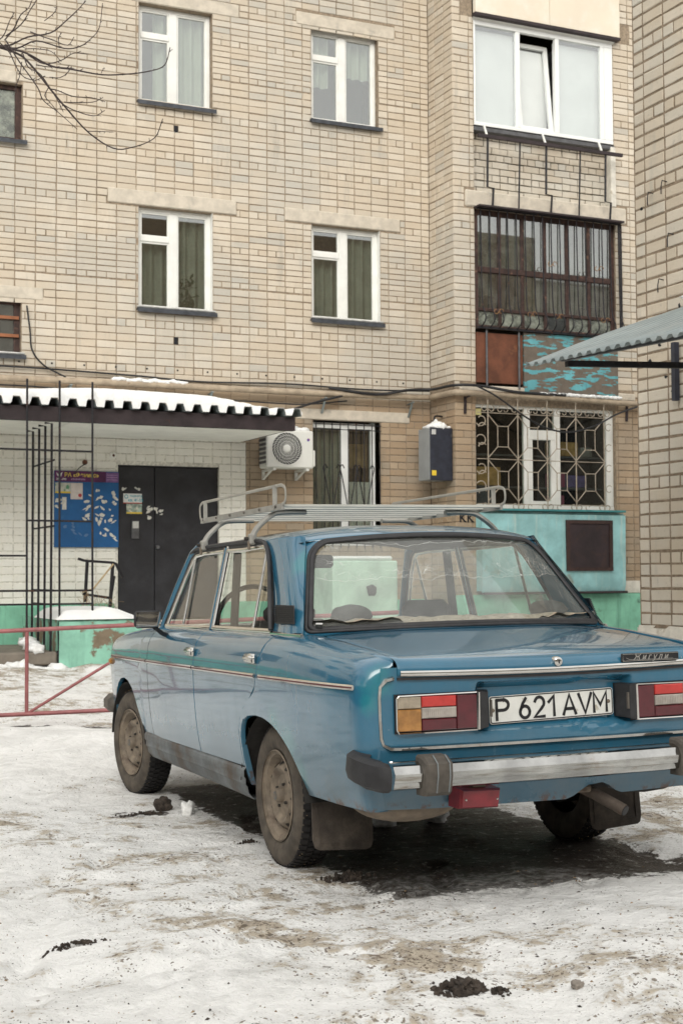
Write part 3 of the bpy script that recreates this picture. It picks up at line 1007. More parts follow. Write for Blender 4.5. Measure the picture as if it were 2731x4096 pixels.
# ground floor window behind the plain grille
x0, x1, z0, z1, y = 7.828, 8.855, 1.55, 3.325, 18.10
f = MB()
f.box(x0, x0 + .04, y, y + .07, z0, z1); f.box(x1 - .09, x1 - .03, y, y + .07, z0, z1)
f.box(x0 + .04, x1 - .09, y + .002, y + .068, z1 - .09, z1 - .02); f.box(x0 + .04, x1 - .09, y + .002, y + .068, z0, z0 + .06)
f.box(8.30, 8.42, y - .004, y + .07, z0 + .06, z1 - .09, .006)
win = f.build('window', m_pvc, apt)
pane(win, x0 + .04, 8.30, z0 + .06, z1 - .09, y + .03); pane(win, 8.42, x1 - .09, z0 + .06, z1 - .09, y + .03)
curtain(win, x0, 8.42, z0, z1, 18.3, m_curtain, seed=3); curtain(win, 8.44, x1, z0, z0 + .95, 18.3, m_curtain_w, .012, seed=5)
MB().box(8.44, 8.84, 18.4, 18.6, 2.72, 3.05).build('shelf_box', m_boxcard, win)
MB().box(x0 - .2, x1 + .2, 18.95, 19.0, z0 - .3, z1 + .3).build('room', m_room, win)

# ---- glazed bay
m_mottle = M('reflection_net', (.34, .36, .335), .9, var=.3, vs=4, c2=(.12, .125, .12), c2lo=.45, c2hi=.62, c2s=4)  # light and dark patches painted in for reflections on the old panes
by = 17.28
f = MB()                                                           # upper white plastic glazing
x0, x1, z0, z1 = 10.02, 12.395, 7.54, 9.06
Y0, Y1 = by + .0, by + .07
f.box(x0, x1, Y0, Y1, z0, z0 + .055, .006); f.box(x0, x1, Y0, Y1, z1 - .07, z1, .006)
for a, b_ in ((x0, x0 + .03), (10.72, 10.79), (11.39, 11.455), (12.18, 12.245), (12.25, 12.395)):
    f.box(a, b_, Y0 + .002, Y1 - .002, z0 + .055, z1 - .07, .006)
win = f.build('window', m_pvc, apt)
tag(win, 'white plastic glazing of the upper bay with one sash tilted open')
for a, b_ in ((x0 + .03, 10.72), (11.455, 12.18)):
    pane(win, a, b_, z0 + .055, z1 - .07, by + .03, m_glass_sky)
th = R(7)
sa = MB()                                                          # tilted sash leaning into the room
def tl(x, y, z): return (x, by + .05 + (z - z0) * math.sin(th) + y, z0 + .055 + (z - z0) * math.cos(th))
for a, b_, c, d in ((10.80, 11.38, 0, .06), (10.80, 11.38, 1.28, 1.34), (10.80, 10.86, .06, 1.28), (11.32, 11.38, .06, 1.28)):
    vs = [tl(x, yy, z0 + zz_) for x in (a, b_) for yy in (0, .05) for zz_ in (c, d)]
    sa.add(vs, [(0, 1, 3, 2), (4, 6, 7, 5), (0, 4, 5, 1), (2, 3, 7, 6), (0, 2, 6, 4), (1, 5, 7, 3)])
sa.build('tilted_sash', m_pvc, win)
MB().add([tl(10.85, .02, z0 + .05), tl(11.33, .02, z0 + .05), tl(11.33, .02, z0 + 1.29), tl(10.85, .02, z0 + 1.29)], [(0, 1, 2, 3)]).build('pane', m_glass_sky, win)
MB().box(x0 + .02, 10.74, 17.40, 17.41, z0 + .02, z1 - .1).build('blind', m_curtain_w, win)
MB().box(11.42, 12.22, 17.40, 17.41, z0 + .02, z1 - .1).build('blind', m_curtain_w, win)
MB().box(10.76, 11.40, 17.55, 17.56, z0 + .02, z1 - .22).build('blind', m_curtain_w, win)
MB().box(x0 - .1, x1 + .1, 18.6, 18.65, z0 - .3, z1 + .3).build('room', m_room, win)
# sloped white head flashing and cladding of the balcony above
mb = MB()
mb.add([(10.0, 17.24, 9.10), (12.42, 17.24, 9.10), (12.42, 17.30, 9.04), (10.0, 17.30, 9.04)], [(0, 1, 2, 3)])
mb.build('head_flashing', m_white, apt)
for a, b_ in ((9.995, 11.23), (11.236, 12.455)):
    MB().box(a, b_, 17.17, 17.25, 9.125, 10.3, .004).build('cladding_panel', m_beige, apt)
MB().box(9.985, 12.465, 17.165, 17.26, 9.085, 9.123).build('cladding_edge', m_girder, apt)
# brick parapet under the upper glazing: concrete ledges
MB().box(10.01, 12.40, 17.27, 17.50, 7.46, 7.52, .005).build('parapet_cap', m_greyiron, apt)
lb = MB(); lb.box(9.86, 12.60, 17.262, 17.5, 6.36, 6.60, .02)
lb.build('ledge', m_concrete, apt)
MB().box(12.33, 12.42, 17.26, 17.44, 6.601, 7.5, .01).build('post', m_plaster, apt)
# middle glazing in a rotten brown frame
x0, x1, z0, z1 = 10.01, 12.40, 4.64, 6.34
f = MB(); Y0, Y1 = by + .03, by + .10
f.box(x0, x1, Y0, Y1, z0, z0 + .06); f.box(x0, x1, Y0, Y1, z1 - .07, z1)
colsx = [10.01, 10.41, 10.79, 11.17, 11.55, 11.93, 12.33]
for i, x in enumerate(colsx):
    f.box(x, x + (.07 if i in (0, 6) else .05), Y0 + .003, Y1 - .003, z0 + .06, z1 - .07, .006)
f.box(x0 + .07, x1 - .07, Y0 - .01, Y0 + .05, 5.45, 5.53, .006)
f.box(x0 + .07, x1 - .07, Y0 - .006, Y0 + .05, 4.90, 4.945, .006)
win = f.build('window', m_brownwood, apt)
tag(win, 'old brown wooden bay glazing with peeling frames')
for i in range(6):
    a, b_ = colsx[i] + (.07 if i == 0 else .05), colsx[i + 1]
    pane(win, a, b_, 5.53, z1 - .07, by + .055, m_glass_old)
    pane(win, a, b_, 4.945, 5.45, by + .055, m_glass_old)
    pane(win, a, b_, z0 + .06, 4.90, by + .055, m_greenfrost if i != 3 else m_glass_old)
curtain(win, 10.80, 11.50, 4.93, 5.50, by + .14, m_cloth, .02, 17, 2)
curtain(win, 10.08, 10.42, 5.53, 6.28, by + .15, m_mottle, .012, 9, 3)  # these mottled nets stand in for reflections in the glazing
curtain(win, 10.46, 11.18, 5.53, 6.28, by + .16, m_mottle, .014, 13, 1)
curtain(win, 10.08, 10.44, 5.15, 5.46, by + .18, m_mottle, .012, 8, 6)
MB().box(10.12, 10.36, by + .2, by + .5, 4.95, 5.16, .03).build('stored_box', m_dark, win)
MB().box(11.96, 12.30, by + .2, by + .5, 4.95, 5.12, .03).build('stored_box', m_dark, win)
curtain(win, 11.2, 12.35, 5.53, 6.3, by + .35, m_curtain, .02, 20, 1)
curtain(win, 11.55, 12.35, 4.93, 5.46, by + .4, m_curtain, .02, 20, 1)
MB().box(x0 - .1, x1 + .1, 18.6, 18.65, z0 - .3, z1 + .3).build('room', m_room, win)
MB().box(9.99, 12.44, 17.10, 17.27, 6.335, 6.36).build('drip_sheet', m_girder, apt)
# apron below it: a rusty sheet and flaking teal boards
pb = MB().box(10.01, 10.765, 17.255, 17.285, 3.87, 4.58, .004)
ap = pb.build('rusty_panel', m_rust, apt)
for x in (10.16, 10.69):
    MB().bar((x, 17.235, 3.80), (x, 17.235, 4.62), .016).build('strut', m_greyiron, ap)
MB().box(10.775, 12.39, 17.235, 17.275, 3.76, 4.62, .006).build('flaking_panel', m_tealpeel, apt)
MB().box(9.74, 12.70, 17.24, 17.5, 3.72, 3.83, .015).build('ledge', m_concrete, apt)
# lower window: white frame, shop-like goods behind
x0, x1, z0, z1 = 10.0, 12.35, 2.09, 3.57
f = MB(); Y0, Y1 = by + .05, by + .12
f.box(x0, x1, Y0, Y1, z0, z0 + .07); f.box(x0, x1, Y0, Y1, z1 - .04, z1)
for a, b_ in ((x0, x0 + .03), (10.82, 10.92), (11.335, 11.43), (12.23, 12.35)):
    f.box(a, b_, Y0 + .002, Y1 - .002, z0 + .07, z1 - .04, .006)
f.box(10.92, 11.335, Y0 - .003, Y1 - .004, 3.10, 3.24, .006)
for a, b_, c, d in ((10.92, 10.96, z0 + .07, 3.1), (11.27, 11.335, z0 + .07, 3.1)):
    f.box(a, b_, Y0 + .004, Y1 - .006, c, d)
f.box(10.96, 11.27, Y0 + .006, Y1 - .006, z0 + .07, z0 + .13)
win = f.build('window', m_white, apt)
for a, b_, c, d in ((x0 + .03, 10.82, z0 + .07, z1 - .04), (10.92, 11.335, 3.24, z1 - .04), (10.96, 11.27, z0 + .13, 3.1), (11.43, 12.23, z0 + .07, z1 - .04)):
    pane(win, a, b_, c, d, by + .08, m_glass_dim)
MB().box(x0 - .1, x1 + .1, 18.4, 18.45, z0 - .3, z1 + .3).build('room', m_dark, win)
for z in (2.42, 2.88):
    MB().box(x0, x1, 17.62, 17.9, z, z + .025).build('shelf', m_greyiron, win)
for i, (a, b_, c, d, cc) in enumerate(((10.22, 10.62, 2.45, 2.72, (.42, .25, .09)), (11.5, 11.72, 2.45, 2.66, (.28, .05, .12)), (11.75, 12.1, 2.45, 2.63, (.08, .06, .20)), (11.5, 11.95, 2.905, 3.12, (.36, .22, .08)), (10.1, 10.5, 2.15, 2.38, (.06, .07, .09)), (11.5, 11.7, 2.15, 2.33, (.30, .08, .14)), (12.0, 12.2, 2.905, 3.05, (.2, .2, .19)))):
    MB().box(a, b_, 17.65, 17.86, c, d, .01).build('stored_box', M('goods_%d' % i, cc, .6, var=.25, vs=8), win)
MB().box(10.03, 10.12, 17.34, 17.345, 3.42, 3.51).build('sticker', M('sticker_paper', (.5, .45, .2), .7), win)
# teal sheet apron with a rusty hatch
mb = MB()
Pg = []
for z in np.arange(.92, 2.061, .1):
    Pg.append([(x, 17.10 + .006 * math.sin(x * 9 + z * 3) + (.03 if z < .95 else 0), z) for x in np.arange(9.98, 12.381, .1)])
mb.grid(Pg)
mb.box(9.98, 12.38, 17.14, 17.27, .94, 2.05)
ts = mb.build('sheet_apron', m_teal, apt, smooth=60)
MB().box(9.99, 12.37, 17.06, 17.27, 2.062, 2.092, .004).build('sill', M('teal_sill', (.04, .20, .21), .5, var=.2), ts)
MB().box(10.0, 12.40, 17.085, 17.16, .895, .925, .004).build('lower_edge', m_girder, ts)
h = MB()
h.box(11.35, 12.14, 17.07, 17.125, 1.215, 1.265); h.box(11.35, 12.14, 17.07, 17.125, 1.895, 1.945)
h.box(11.35, 11.405, 17.072, 17.125, 1.265, 1.895); h.box(12.085, 12.14, 17.072, 17.125, 1.265, 1.895)
hh = h.build('hatch', M('hatch_frame', (.035, .017, .014), .8, var=.4, vs=8, c2=(.11, .04, .022), c2lo=.6, c2hi=.78, c2s=9), ts)
MB().box(11.405, 12.085, 17.085, 17.125, 1.265, 1.895).build('hatch_cover', M('hatch_cover', (.022, .012, .014), .7, var=.4, vs=4, bump=.2, c2=(.05, .022, .015), c2lo=.5, c2hi=.8), hh)
# spray-painted letters on the tan pier
vs, fs = text_mb('KK', .17, spacing=1.1, bold=.004)
MB().add([(9.715 + x, 17.272, 1.905 + y) for x, y, z in vs], [q for q in fs]).build('painted_letters', m_dark, apt)

# ---- entrance door
d = MB()
d.box(5.075, 5.56, 18.03, 18.09, .62, 2.61, .006)
d.box(5.568, 6.44, 18.035, 18.09, .62, 2.61, .006)
d.box(5.063, 6.449, 18.02, 18.10, 2.612, 2.628)
door = d.build('door', m_doorblack, apt)
tag(door, 'black double metal entrance door with peeled stickers')
MB().box(5.245, 5.348, 18.0, 18.03, 1.663, 1.903, .008).build('intercom', m_greyiron, door)
MB().box(5.255, 5.338, 17.992, 18.0, 1.80, 1.89, .004).build('intercom_plate', m_sticker, door)
MB().lathe([(0, -.03), (.022, -.028), (.028, -.01), (.03, .03)], (5.60, 18.02, 1.555), 'Y', 12).build('keyhole', m_greyiron, door)
pm = M('sign_white', (.70, .71, .69), .5, var=.05)
sg = MB().box(5.138, 5.389, 18.02, 18.03, 2.137, 2.255, .002).build('door_sign', pm, door)
tl_ = M('print_teal', (.03, .30, .38), .6)
def wtext(body, size, x, y, z, mat, parent, align='LEFT', shear=0, name='lettering', spacing=1.0, bold=0.0):
    vs, fs = text_mb(body, size, shear, align, 0, spacing, bold)
    return MB().add([(x + a, y, z + b_) for a, b_, c in vs], fs).build(name, mat, parent)
wtext('подъезд', .040, 5.225, 18.018, 2.212, tl_, sg, bold=.0008)
wtext('кв. 46-55', .052, 5.20, 18.018, 2.152, tl_, sg, bold=.0012)
MB().lathe([(.018, -.0), (.027, -.0)], (5.178, 18.018, 2.215), 'Y', 16).build('emblem', tl_, sg)
MB().box(5.138, 5.389, 18.02, 18.03, 2.126, 2.1365).build('red_stripe', M('print_red', (.45, .08, .05), .6), sg)
ad = MB().box(5.18, 5.389, 18.021, 18.03, 1.99, 2.122).build('leaflet', M('leaflet', (.30, .38, .33), .7, var=.5, vs=18, c2=(.62, .60, .50), c2lo=.5, c2hi=.6, c2s=14), door)
MB().box(5.18, 5.389, 18.019, 18.0205, 1.992, 2.012).build('leaflet_stripe', m_yellow, ad)
def torn(x0, x1, z0, z1, y, nq, seed, mat, parent, name='paper_scrap'):
    rnd = random.Random(seed)
    for i in range(nq):
        cx_, cz_ = rnd.uniform(x0, x1), rnd.uniform(z0, z1)
        sx_, sz_ = rnd.uniform(.014, .045), rnd.uniform(.012, .032)
        n_ = rnd.randint(4, 6)
        y_ = y - .0004 * (i + 1); tl0 = rnd.uniform(-.7, .7)
        ps = []
        for k in range(n_):
            r0 = rnd.uniform(.55, 1.15); u_, v_ = sx_ * math.cos(6.283 * k / n_ + .3) * r0, sz_ * math.sin(6.283 * k / n_ + .3) * r0
            ps.append((cx_ + u_, y_, cz_ + v_ + tl0 * u_))
        MB().add(ps, [tuple(range(n_))]).build(name, mat, parent)
paper = M('torn_paper', (.60, .59, .54), .9, var=.15, vs=30)
torn(5.47, 5.68, 1.98, 2.12, 18.029, 10, 3, paper, door)
torn(5.48, 5.50, 1.80, 1.98, 18.029, 2, 5, paper, door)
torn(5.13, 5.36, 2.30, 2.33, 18.027, 4, 6, paper, door)
MB().lathe([(0, -.05), (.02, -.045), (.032, -.02), (.034, .0), (.02, .01)], (4.62, 17.99, 2.644), 'Y', 12).build('wall_lamp_socket', m_rust, apt, smooth=40)
sk = MB().lathe([(.018, -.03), (.03, -.035), (.045, -.02), (.05, .01)], (4.992, 17.99, 2.744), 'Y', 14).build('wall_lamp_socket', m_soffit, apt, smooth=40)
MB().lathe([(0, -.012), (.02, -.012)], (4.992, 17.99, 2.744), 'Y', 12).build('socket_mouth', m_rust, sk)
MB().tube(smoothpath([(4.62, 17.95, 2.62), (4.55, 17.95, 2.58), (4.48, 17.96, 2.50)], 3), .006, 5).build('lamp_wire', m_cable, apt)
# ------------------------------------------------------------------ neighbouring building on the right
nb = thing('brick_building', 'sand coloured brick building with rough white plinth at the right edge', 'building', (7.05, 9.0, 0))
w = MB()
w.add([(7.055, 6.2, .74), (7.055, 9.555, .74), (7.055, 9.555, 8.2), (7.055, 6.2, 8.2)], [(0, 1, 2, 3)])
w.add([(7.055, 9.555, -.2), (16, 9.555, -.2), (16, 9.555, 8.2), (7.055, 9.555, 8.2)], [(0, 1, 2, 3)])
w.add([(7.055, 6.2, -.2), (7.055, 6.2, 8.2), (16, 6.2, 8.2), (16, 6.2, -.2)], [(0, 1, 2, 3)])
w.add([(7.055, 6.2, 8.2), (7.055, 9.555, 8.2), (16, 9.555, 8.2), (16, 6.2, 8.2)], [(0, 1, 2, 3)])
w.build('wall', m_mortar_n, nb)
rows = [(.755 + .1003 * i, .755 + .1003 * (i + 1), i % 6 == 5) for i in range(74)]
lay('N', -9.545, -6.25, rows, [], 'n', pitch=.2655, joint=.018, phase=-9.545 - .132)
build_bricks(nb, 'N', {'n': m_brick_n}, 300)
P = [[(7.03 + .012 * math.sin(y * 13 + z * 17) + (.02 if z > .70 else 0), y, z) for y in np.arange(6.2, 9.58, .06)] for z in (-.2, .1, .3, .5, .66, .735, .76)]
pl = MB().grid(P)
pl.grid([[(7.03 + .02 * (x > 0) + x, 9.565, z) for z in (-.2, .3, .74)] for x in (0, 4, 9)])
pl.build('plinth', m_plaster, nb, smooth=50)
for y, z in ((9.30, 4.25), (9.12, 4.30), (9.18, 3.52), (9.05, 3.86)):
    MB().tube([(7.06, y, z), (7.01, y + .01, z + .01), (7.0, y + .012, z - .04), (7.0, y + .012, z - .10)], .005, 5).build('iron_hook', m_iron, nb)
rnd = random.Random(4)
for i in range(7):
    y, z = rnd.uniform(8.95, 9.5), rnd.uniform(2.4, 4.6)
    MB().blob((7.05, y, z), (.008, .022, .02), i, .5, 1).build('chipped_hole', m_dark, nb)

# awning fixed to it: corrugated sheet sloping away from the wall
aw = thing('awning', 'grey corrugated sheet awning on black steel arms at the right edge', 'awning', (7.05, 8.3, 2.5))
eX, eZ, wX, wZ, yf, yn = 5.03, 2.555, 7.05, 3.30, 8.05, 5.2
nY = 280
P = []
for i in range(nY + 1):
    y = yf - (yf - yn) * i / nY
    ph = (y - yf) / .10
    t_ = abs((ph % 1) - .5) * 2
    dz = .024 * (1 - min(1, max(0, (t_ - .35) / .3)))
    P.append([(eX + (wX - eX) * q, y + .02 * q, eZ + (wZ - eZ) * q + dz - .0335 * (yf - y) + .006 * math.sin(q * 9 + y * 3)) for q in np.linspace(0, 1, 12)])
sh = MB().grid(P)
o = sh.build('corrugated_sheet', m_zinc, aw, smooth=40)
sm = o.modifiers.new('thickness', 'SOLIDIFY'); sm.thickness = .003
MB().beam((5.32, 7.98, 2.585), (7.04, 7.98, 2.66), .04, .04).build('arm', m_iron, aw)
MB().beam((5.32, 5.6, 2.585), (7.04, 5.6, 2.66), .04, .04).build('arm', m_iron, aw)
MB().beam((5.30, 5.2, 2.53), (5.30, 8.0, 2.62), .03, .04).build('eave_rail', m_greyiron, aw)
MB().beam((7.01, 9.0, 2.53), (7.01, 9.0, 2.99), .045, .045).build('bracket', m_boxnavy, aw)
MB().beam((7.01, 8.0, 2.5), (7.01, 8.0, 3.36), .05, .05).build('bracket', m_boxnavy, aw)
MB().add([(6.45, 8.10, 3.16), (7.04, 8.10, 3.56), (7.04, 5.2, 3.56), (6.45, 5.2, 3.16)], [(0, 1, 2, 3)]).build('green_flashing', m_greensheet, aw)
sn = MB()
for i in range(16):
    sn.blob((6.50 + .05 * math.sin(i * 1.7), 8.02 - i * .09, 3.125 + .012 * math.sin(i * 2.3)), (.16, .09, .045), i, .2, 2)
sn.build('snow', m_snowcap, aw, smooth=180)

# ------------------------------------------------------------------ entrance canopy
cp = thing('entrance_canopy', 'snow covered canopy with rusty black girder over the entrance door', 'canopy', (4.5, 17.0, 2.96))
gd = MB()
gd.box(1.2, 6.80, 16.19, 16.215, 2.965, 3.13); gd.box(1.2, 6.80, 16.215, 16.29, 2.965, 2.98); gd.box(1.2, 6.80, 16.215, 16.29, 3.115, 3.13)
gd.build('girder', m_girder, cp)
sg2 = MB(); sg2.box(6.74, 6.80, 16.30, 17.95, 2.985, 3.11); sg2.build('side_beam', m_girder, cp)
sl = MB()
for i in range(4):
    sl.box(1.3 + i * 1.36, 1.3 + (i + 1) * 1.36 - .006, 16.22, 17.98, 2.97 + .004 * (i % 2), 2.984)
sl.build('soffit', m_soffit, cp)
P = []
xs_ = np.arange(1.2, 6.86, .0155)
def corr(x):
    ph = ((x - 1.2) / .215) % 1
    return .085 * min(1, max(0, (abs(ph - .5) - .22) / .06))
for y, dz in ((16.12, 0), (17.0, .06), (17.97, .12)):
    P.append([(x, y, 3.136 + corr(x) + dz) for x in xs_])
o = MB().grid(P).build('roof_sheet', m_zinc, cp)
o.modifiers.new('thickness', 'SOLIDIFY').thickness = .003
# the snow fills the troughs and rounds off at the edge
P = []
ysn = [16.105, 16.10, 16.115, 16.16, 16.25, 16.45, 16.8, 17.3, 17.9]
hsn = [0, .45, .72, .9, .98, 1.0, 1.0, 1.0, 1.0]
for y, k_ in zip(ysn, hsn):
    row = []
    for x in xs_:
        top = .175 + .02 * math.sin(x * 1.3) + .006 * math.sin(x * 4.1 + y) + .03 * sstep(6.2, 3.8, np.array(x)) + .05 * math.exp(-((x - 4.6) / .9) ** 2)
        top = float(top) * float(1 - .62 * sstep(5.6, 6.78, np.array(x)))
        base = corr(x) + .004
        row.append((x, y, 3.136 + base + (max(top, base + .01) - base) * k_ + .06 * max(0, y - 16.12)))
    P.append(row)
MB().grid(P).build('snow', m_snowcap, cp, smooth=60)

# ------------------------------------------------------------------ pipe and cables along the facade
pp = thing('gas_pipe', 'tan pipe running along the facade under the first floor windows', 'pipe', (6, 17.85, 3.6))
pts = [(.9, 17.86, 3.66), (3.5, 17.86, 3.665), (5.5, 17.86, 3.68), (7.7, 17.86, 3.675), (9.50, 17.86, 3.70), (9.58, 17.80, 3.70), (9.60, 17.3, 3.70), (9.64, 17.20, 3.70), (9.72, 17.17, 3.70), (11.0, 17.17, 3.70), (12.75, 17.17, 3.67), (14, 17.17, 3.67)]
MB().tube(smoothpath(pts, 4), .042, 10).build('pipe', m_pipe, pp, smooth=60)
for x in (4.4, 6.3, 7.95, 9.3):
    MB().beam((x, 17.99, 3.60), (x, 17.82, 3.62), .035, .012).beam((x, 17.98, 3.42), (x, 17.86, 3.61), .03, .012).build('bracket', m_zinc, pp)
for x in (9.82, 12.55):
    MB().beam((x, 17.27, 3.64), (x, 17.14, 3.65), .03, .012).beam((x, 17.265, 3.42), (x, 17.255, 3.66), .04, .012).build('bracket', m_girder, pp)
sn = MB()
for i in range(13):
    sn.blob((5.0 + i * .075, 17.86, 3.722 + .008 * math.sin(i * 2)), (.07, .045, .028), i, .25, 2)
sn.build('snow', m_snowcap, pp, smooth=180)
sn = MB()
for i in range(20):
    sn.blob((11.0 + i * .07, 17.16, 3.742), (.06, .05, .026), 40 + i, .3, 2)
sn.build('snow', m_snowcap, pp, smooth=180)

def cable(label, pts, r, k=6):
    a = pts[0]
    return solo('cable', MB().tube(smoothpath(pts, k), r, 6), m_cable, label, 'cable', a, 'cables along the facade', smooth=60)
cable('thin black cable sagging just above the facade pipe', [(2.0, 17.97, 3.80), (3.6, 17.96, 3.83), (5.2, 17.96, 3.80), (6.2, 17.96, 3.765), (7.4, 17.96, 3.80), (8.6, 17.96, 3.78), (9.6, 17.9, 3.80)], .012)
cable('thin black cable drooping below the facade pipe over the canopy snow', [(2.5, 17.9, 3.55), (3.9, 17.88, 3.58), (5.0, 17.86, 3.50), (5.7, 17.86, 3.46), (6.6, 17.87, 3.52), (7.6, 17.9, 3.52), (8.3, 17.9, 3.60)], .010)
cable('black cable running from the stairwell window down to the pipe', [(3.86, 17.97, 4.62), (3.90, 17.96, 4.3), (3.93, 17.96, 4.05), (4.08, 17.94, 3.86), (4.35, 17.9, 3.72)], .011)
cable('black cable rising from the canopy edge to the pipe', [(6.76, 16.6, 3.22), (7.2, 17.2, 3.36), (7.7, 17.7, 3.52), (8.2, 17.84, 3.66)], .016)
cable('thick bundled cable twisting round the pipe at the inner corner', [(8.0, 17.84, 3.76), (8.7, 17.8, 3.70), (9.2, 17.78, 3.78), (9.55, 17.7, 3.80), (9.62, 17.2, 3.80), (10.0, 17.12, 3.80), (10.6, 17.12, 3.74), (11.4, 17.13, 3.74)], .02)
cable('black cable looping down across the ornate white grille', [(9.9, 17.10, 3.80), (10.2, 17.06, 3.66), (10.6, 17.0, 3.40), (10.95, 16.98, 3.24), (11.35, 16.98, 3.19), (11.8, 17.0, 3.30), (12.25, 17.06, 3.50), (12.75, 17.14, 3.66)], .013)

# ------------------------------------------------------------------ air conditioner
ac = thing('air_conditioner', 'white outdoor air conditioner unit with snow on top beside the canopy', 'air conditioner', (7.3, 17.7, 2.6))
fy0 = 17.60
x0, x1, z0, z1 = 6.98, 7.66, 2.615, 3.125
b = MB().box(x0, x1, fy0, 17.88, z0, z1, .018)
cs = b.build('casing', m_ac, ac, smooth=30)
cxf, czf, rf = 7.27, 2.875, .215
MB().lathe([(rf + .012, -.002), (rf + .012, -.012), (rf, -.012), (rf, -.002)], (cxf, fy0, czf), 'Y', 40).build('fan_ring', m_ac, ac, smooth=40)
MB().lathe([(0, -.001), (rf, -.001)], (cxf, fy0 - .0015, czf), 'Y', 40).build('fan_opening', m_dark, ac)
sw = MB()
for k in range(30):
    a0 = 6.283 * k / 30
    ps = []
    for q in np.linspace(0, 1, 6):
        r_ = .055 + (rf - .058) * q
        an = a0 + .9 * q
        ps.append((cxf + r_ * math.cos(an), fy0 - .008, czf + r_ * math.sin(an)))
    sw.tube(ps, .0035, 4)
for r_ in (.10, .14, .18):
    sw.tube([(cxf + r_ * math.cos(t_), fy0 - .006, czf + r_ * math.sin(t_)) for t_ in np.linspace(0, 6.283, 33)], .003, 4)
sw.build('fan_guard', m_ac, ac)
MB().lathe([(0, -.022), (.03, -.021), (.05, -.014), (.055, -.004)], (cxf, fy0, czf), 'Y', 24).build('hub', m_ac, ac, smooth=50)
lv = MB()
for i in range(7):
    lv.box(x0 - .012, x0 - .001, fy0 + .02, 17.86, z0 + .06 + i * .06, z0 + .095 + i * .06)
lv.build('side_louvre', m_greyiron, ac)
MB().box(x1, x1 + .035, fy0 + .02, 17.8, z0 + .03, z0 + .25, .01).build('valve_cover', m_ac, ac)
lg = MB().lathe([(0, 0), (.018, 0)], (7.585, fy0 - .0015, 3.005), 'Y', 16)
lg.build('emblem', M('emblem_red', (.5, .05, .05), .5), ac)
MB().lathe([(.007, 0), (.0185, 0)], (7.581, fy0 - .003, 3.0), 'Y', 12).build('emblem_swirl', M('emblem_blue', (.03, .07, .35), .5), ac)
br = MB()
for x in (x0 + .1, x1 - .1):
    br.beam((x, fy0 - .03, z0 - .02), (x, 17.99, z0 - .02), .04, .03); br.beam((x, 17.98, z0 - .02), (x, 17.98, z0 - .14), .04, .02)
    br.beam((x, fy0 + .1, z0 - .03), (x, 17.98, z0 - .13), .03, .02)
br.build('bracket', m_ac, ac)
sn = MB()
for i in range(7): sn.blob((x0 + .08 + i * .085, 17.74, z1 + .015), (.09, .11, .05 + .02 * math.sin(i * 2)), i, .2, 2)
sn.build('snow', m_snowcap, ac, smooth=180)

# ------------------------------------------------------------------ meter cabinet in the inner corner
gb = thing('meter_cabinet', 'grey and navy metal cabinet with yellow sticker and snow cap in the inner corner', 'cabinet', (9.5, 17.5, 2.46))
cx0, cx1, cy0, cy1, cz0, cz1 = 9.31, 9.66, 17.35, 17.70, 2.49, 3.21
MB().box(cx0, cx1, cy0 + .02, cy1, cz0, cz1, .006).build('casing', m_boxgrey, gb)
MB().box(cx0 + .0, cx1, cy0 - .005, cy0 + .018, cz0 - .01, cz1 + .005, .006).build('door', m_boxnavy, gb)
MB().box(cx0 + .02, cx0 + .09, cy0 - .009, cy0 - .006, cz0 + .06, cz0 + .13).build('sticker', m_yellow, gb)
MB().box(cx0 + .02, cx0 + .085, cy0 - .009, cy0 - .006, cz1 - .09, cz1 - .02).build('sticker', m_sticker, gb)
MB().box(cx1 - .03, cx1 - .012, cy0 - .012, cy0 - .005, cz1 - .12, cz1 - .08).build('lock', m_greyiron, gb)
sn = MB()
for i in range(9):
    sn.blob((cx0 + .05 + .032 * i, 17.5, cz1 + .02), (.05, .14, .03 + .075 * math.exp(-((i - 4) / 2.2) ** 2)), i, .3, 2)
sn.build('snow', m_snowcap, gb, smooth=180)
MB().tube(smoothpath([(9.5, 17.55, cz1 + .06), (9.5, 17.58, cz1 + .16), (9.55, 17.62, cz1 + .2), (9.66, 17.64, cz1 + .2)], 4), .014, 6).build('conduit', m_cable, gb)

# ------------------------------------------------------------------ grilles
g1 = thing('window_grille', 'black iron grille with V bars on the ground floor window beside the air conditioner', 'grille', (8.34, 17.95, 1.6))
gy_ = 17.95
for x in np.linspace(7.85, 8.83, 9):
    MB().bar((x, gy_, 1.55), (x, gy_, 3.30), .007).build('bar', m_iron, g1)
for z in (3.27, 3.20, 1.62):
    MB().beam((7.83, gy_, z), (8.85, gy_, z), .012, .012).build('rail', m_iron, g1)
for xc in (8.08, 8.34, 8.60):
    for s in (-1, 1):
        MB().tube(smoothpath([(xc, gy_ - .012, 2.02), (xc + s * .05, gy_ - .012, 2.28), (xc + s * .105, gy_ - .012, 2.55), (xc + s * .13, gy_ - .012, 2.66), (xc + s * .10, gy_ - .012, 2.71), (xc + s * .07, gy_ - .012, 2.66)], 4), .008, 5).build('curved_bar', m_iron, g1)
    MB().tube(smoothpath([(xc - .13, gy_ - .012, 2.07), (xc - .09, gy_ - .012, 1.99), (xc, gy_ - .012, 2.02), (xc + .09, gy_ - .012, 1.99), (xc + .13, gy_ - .012, 2.07)], 4), .007, 5).build('curved_bar', m_iron, g1)

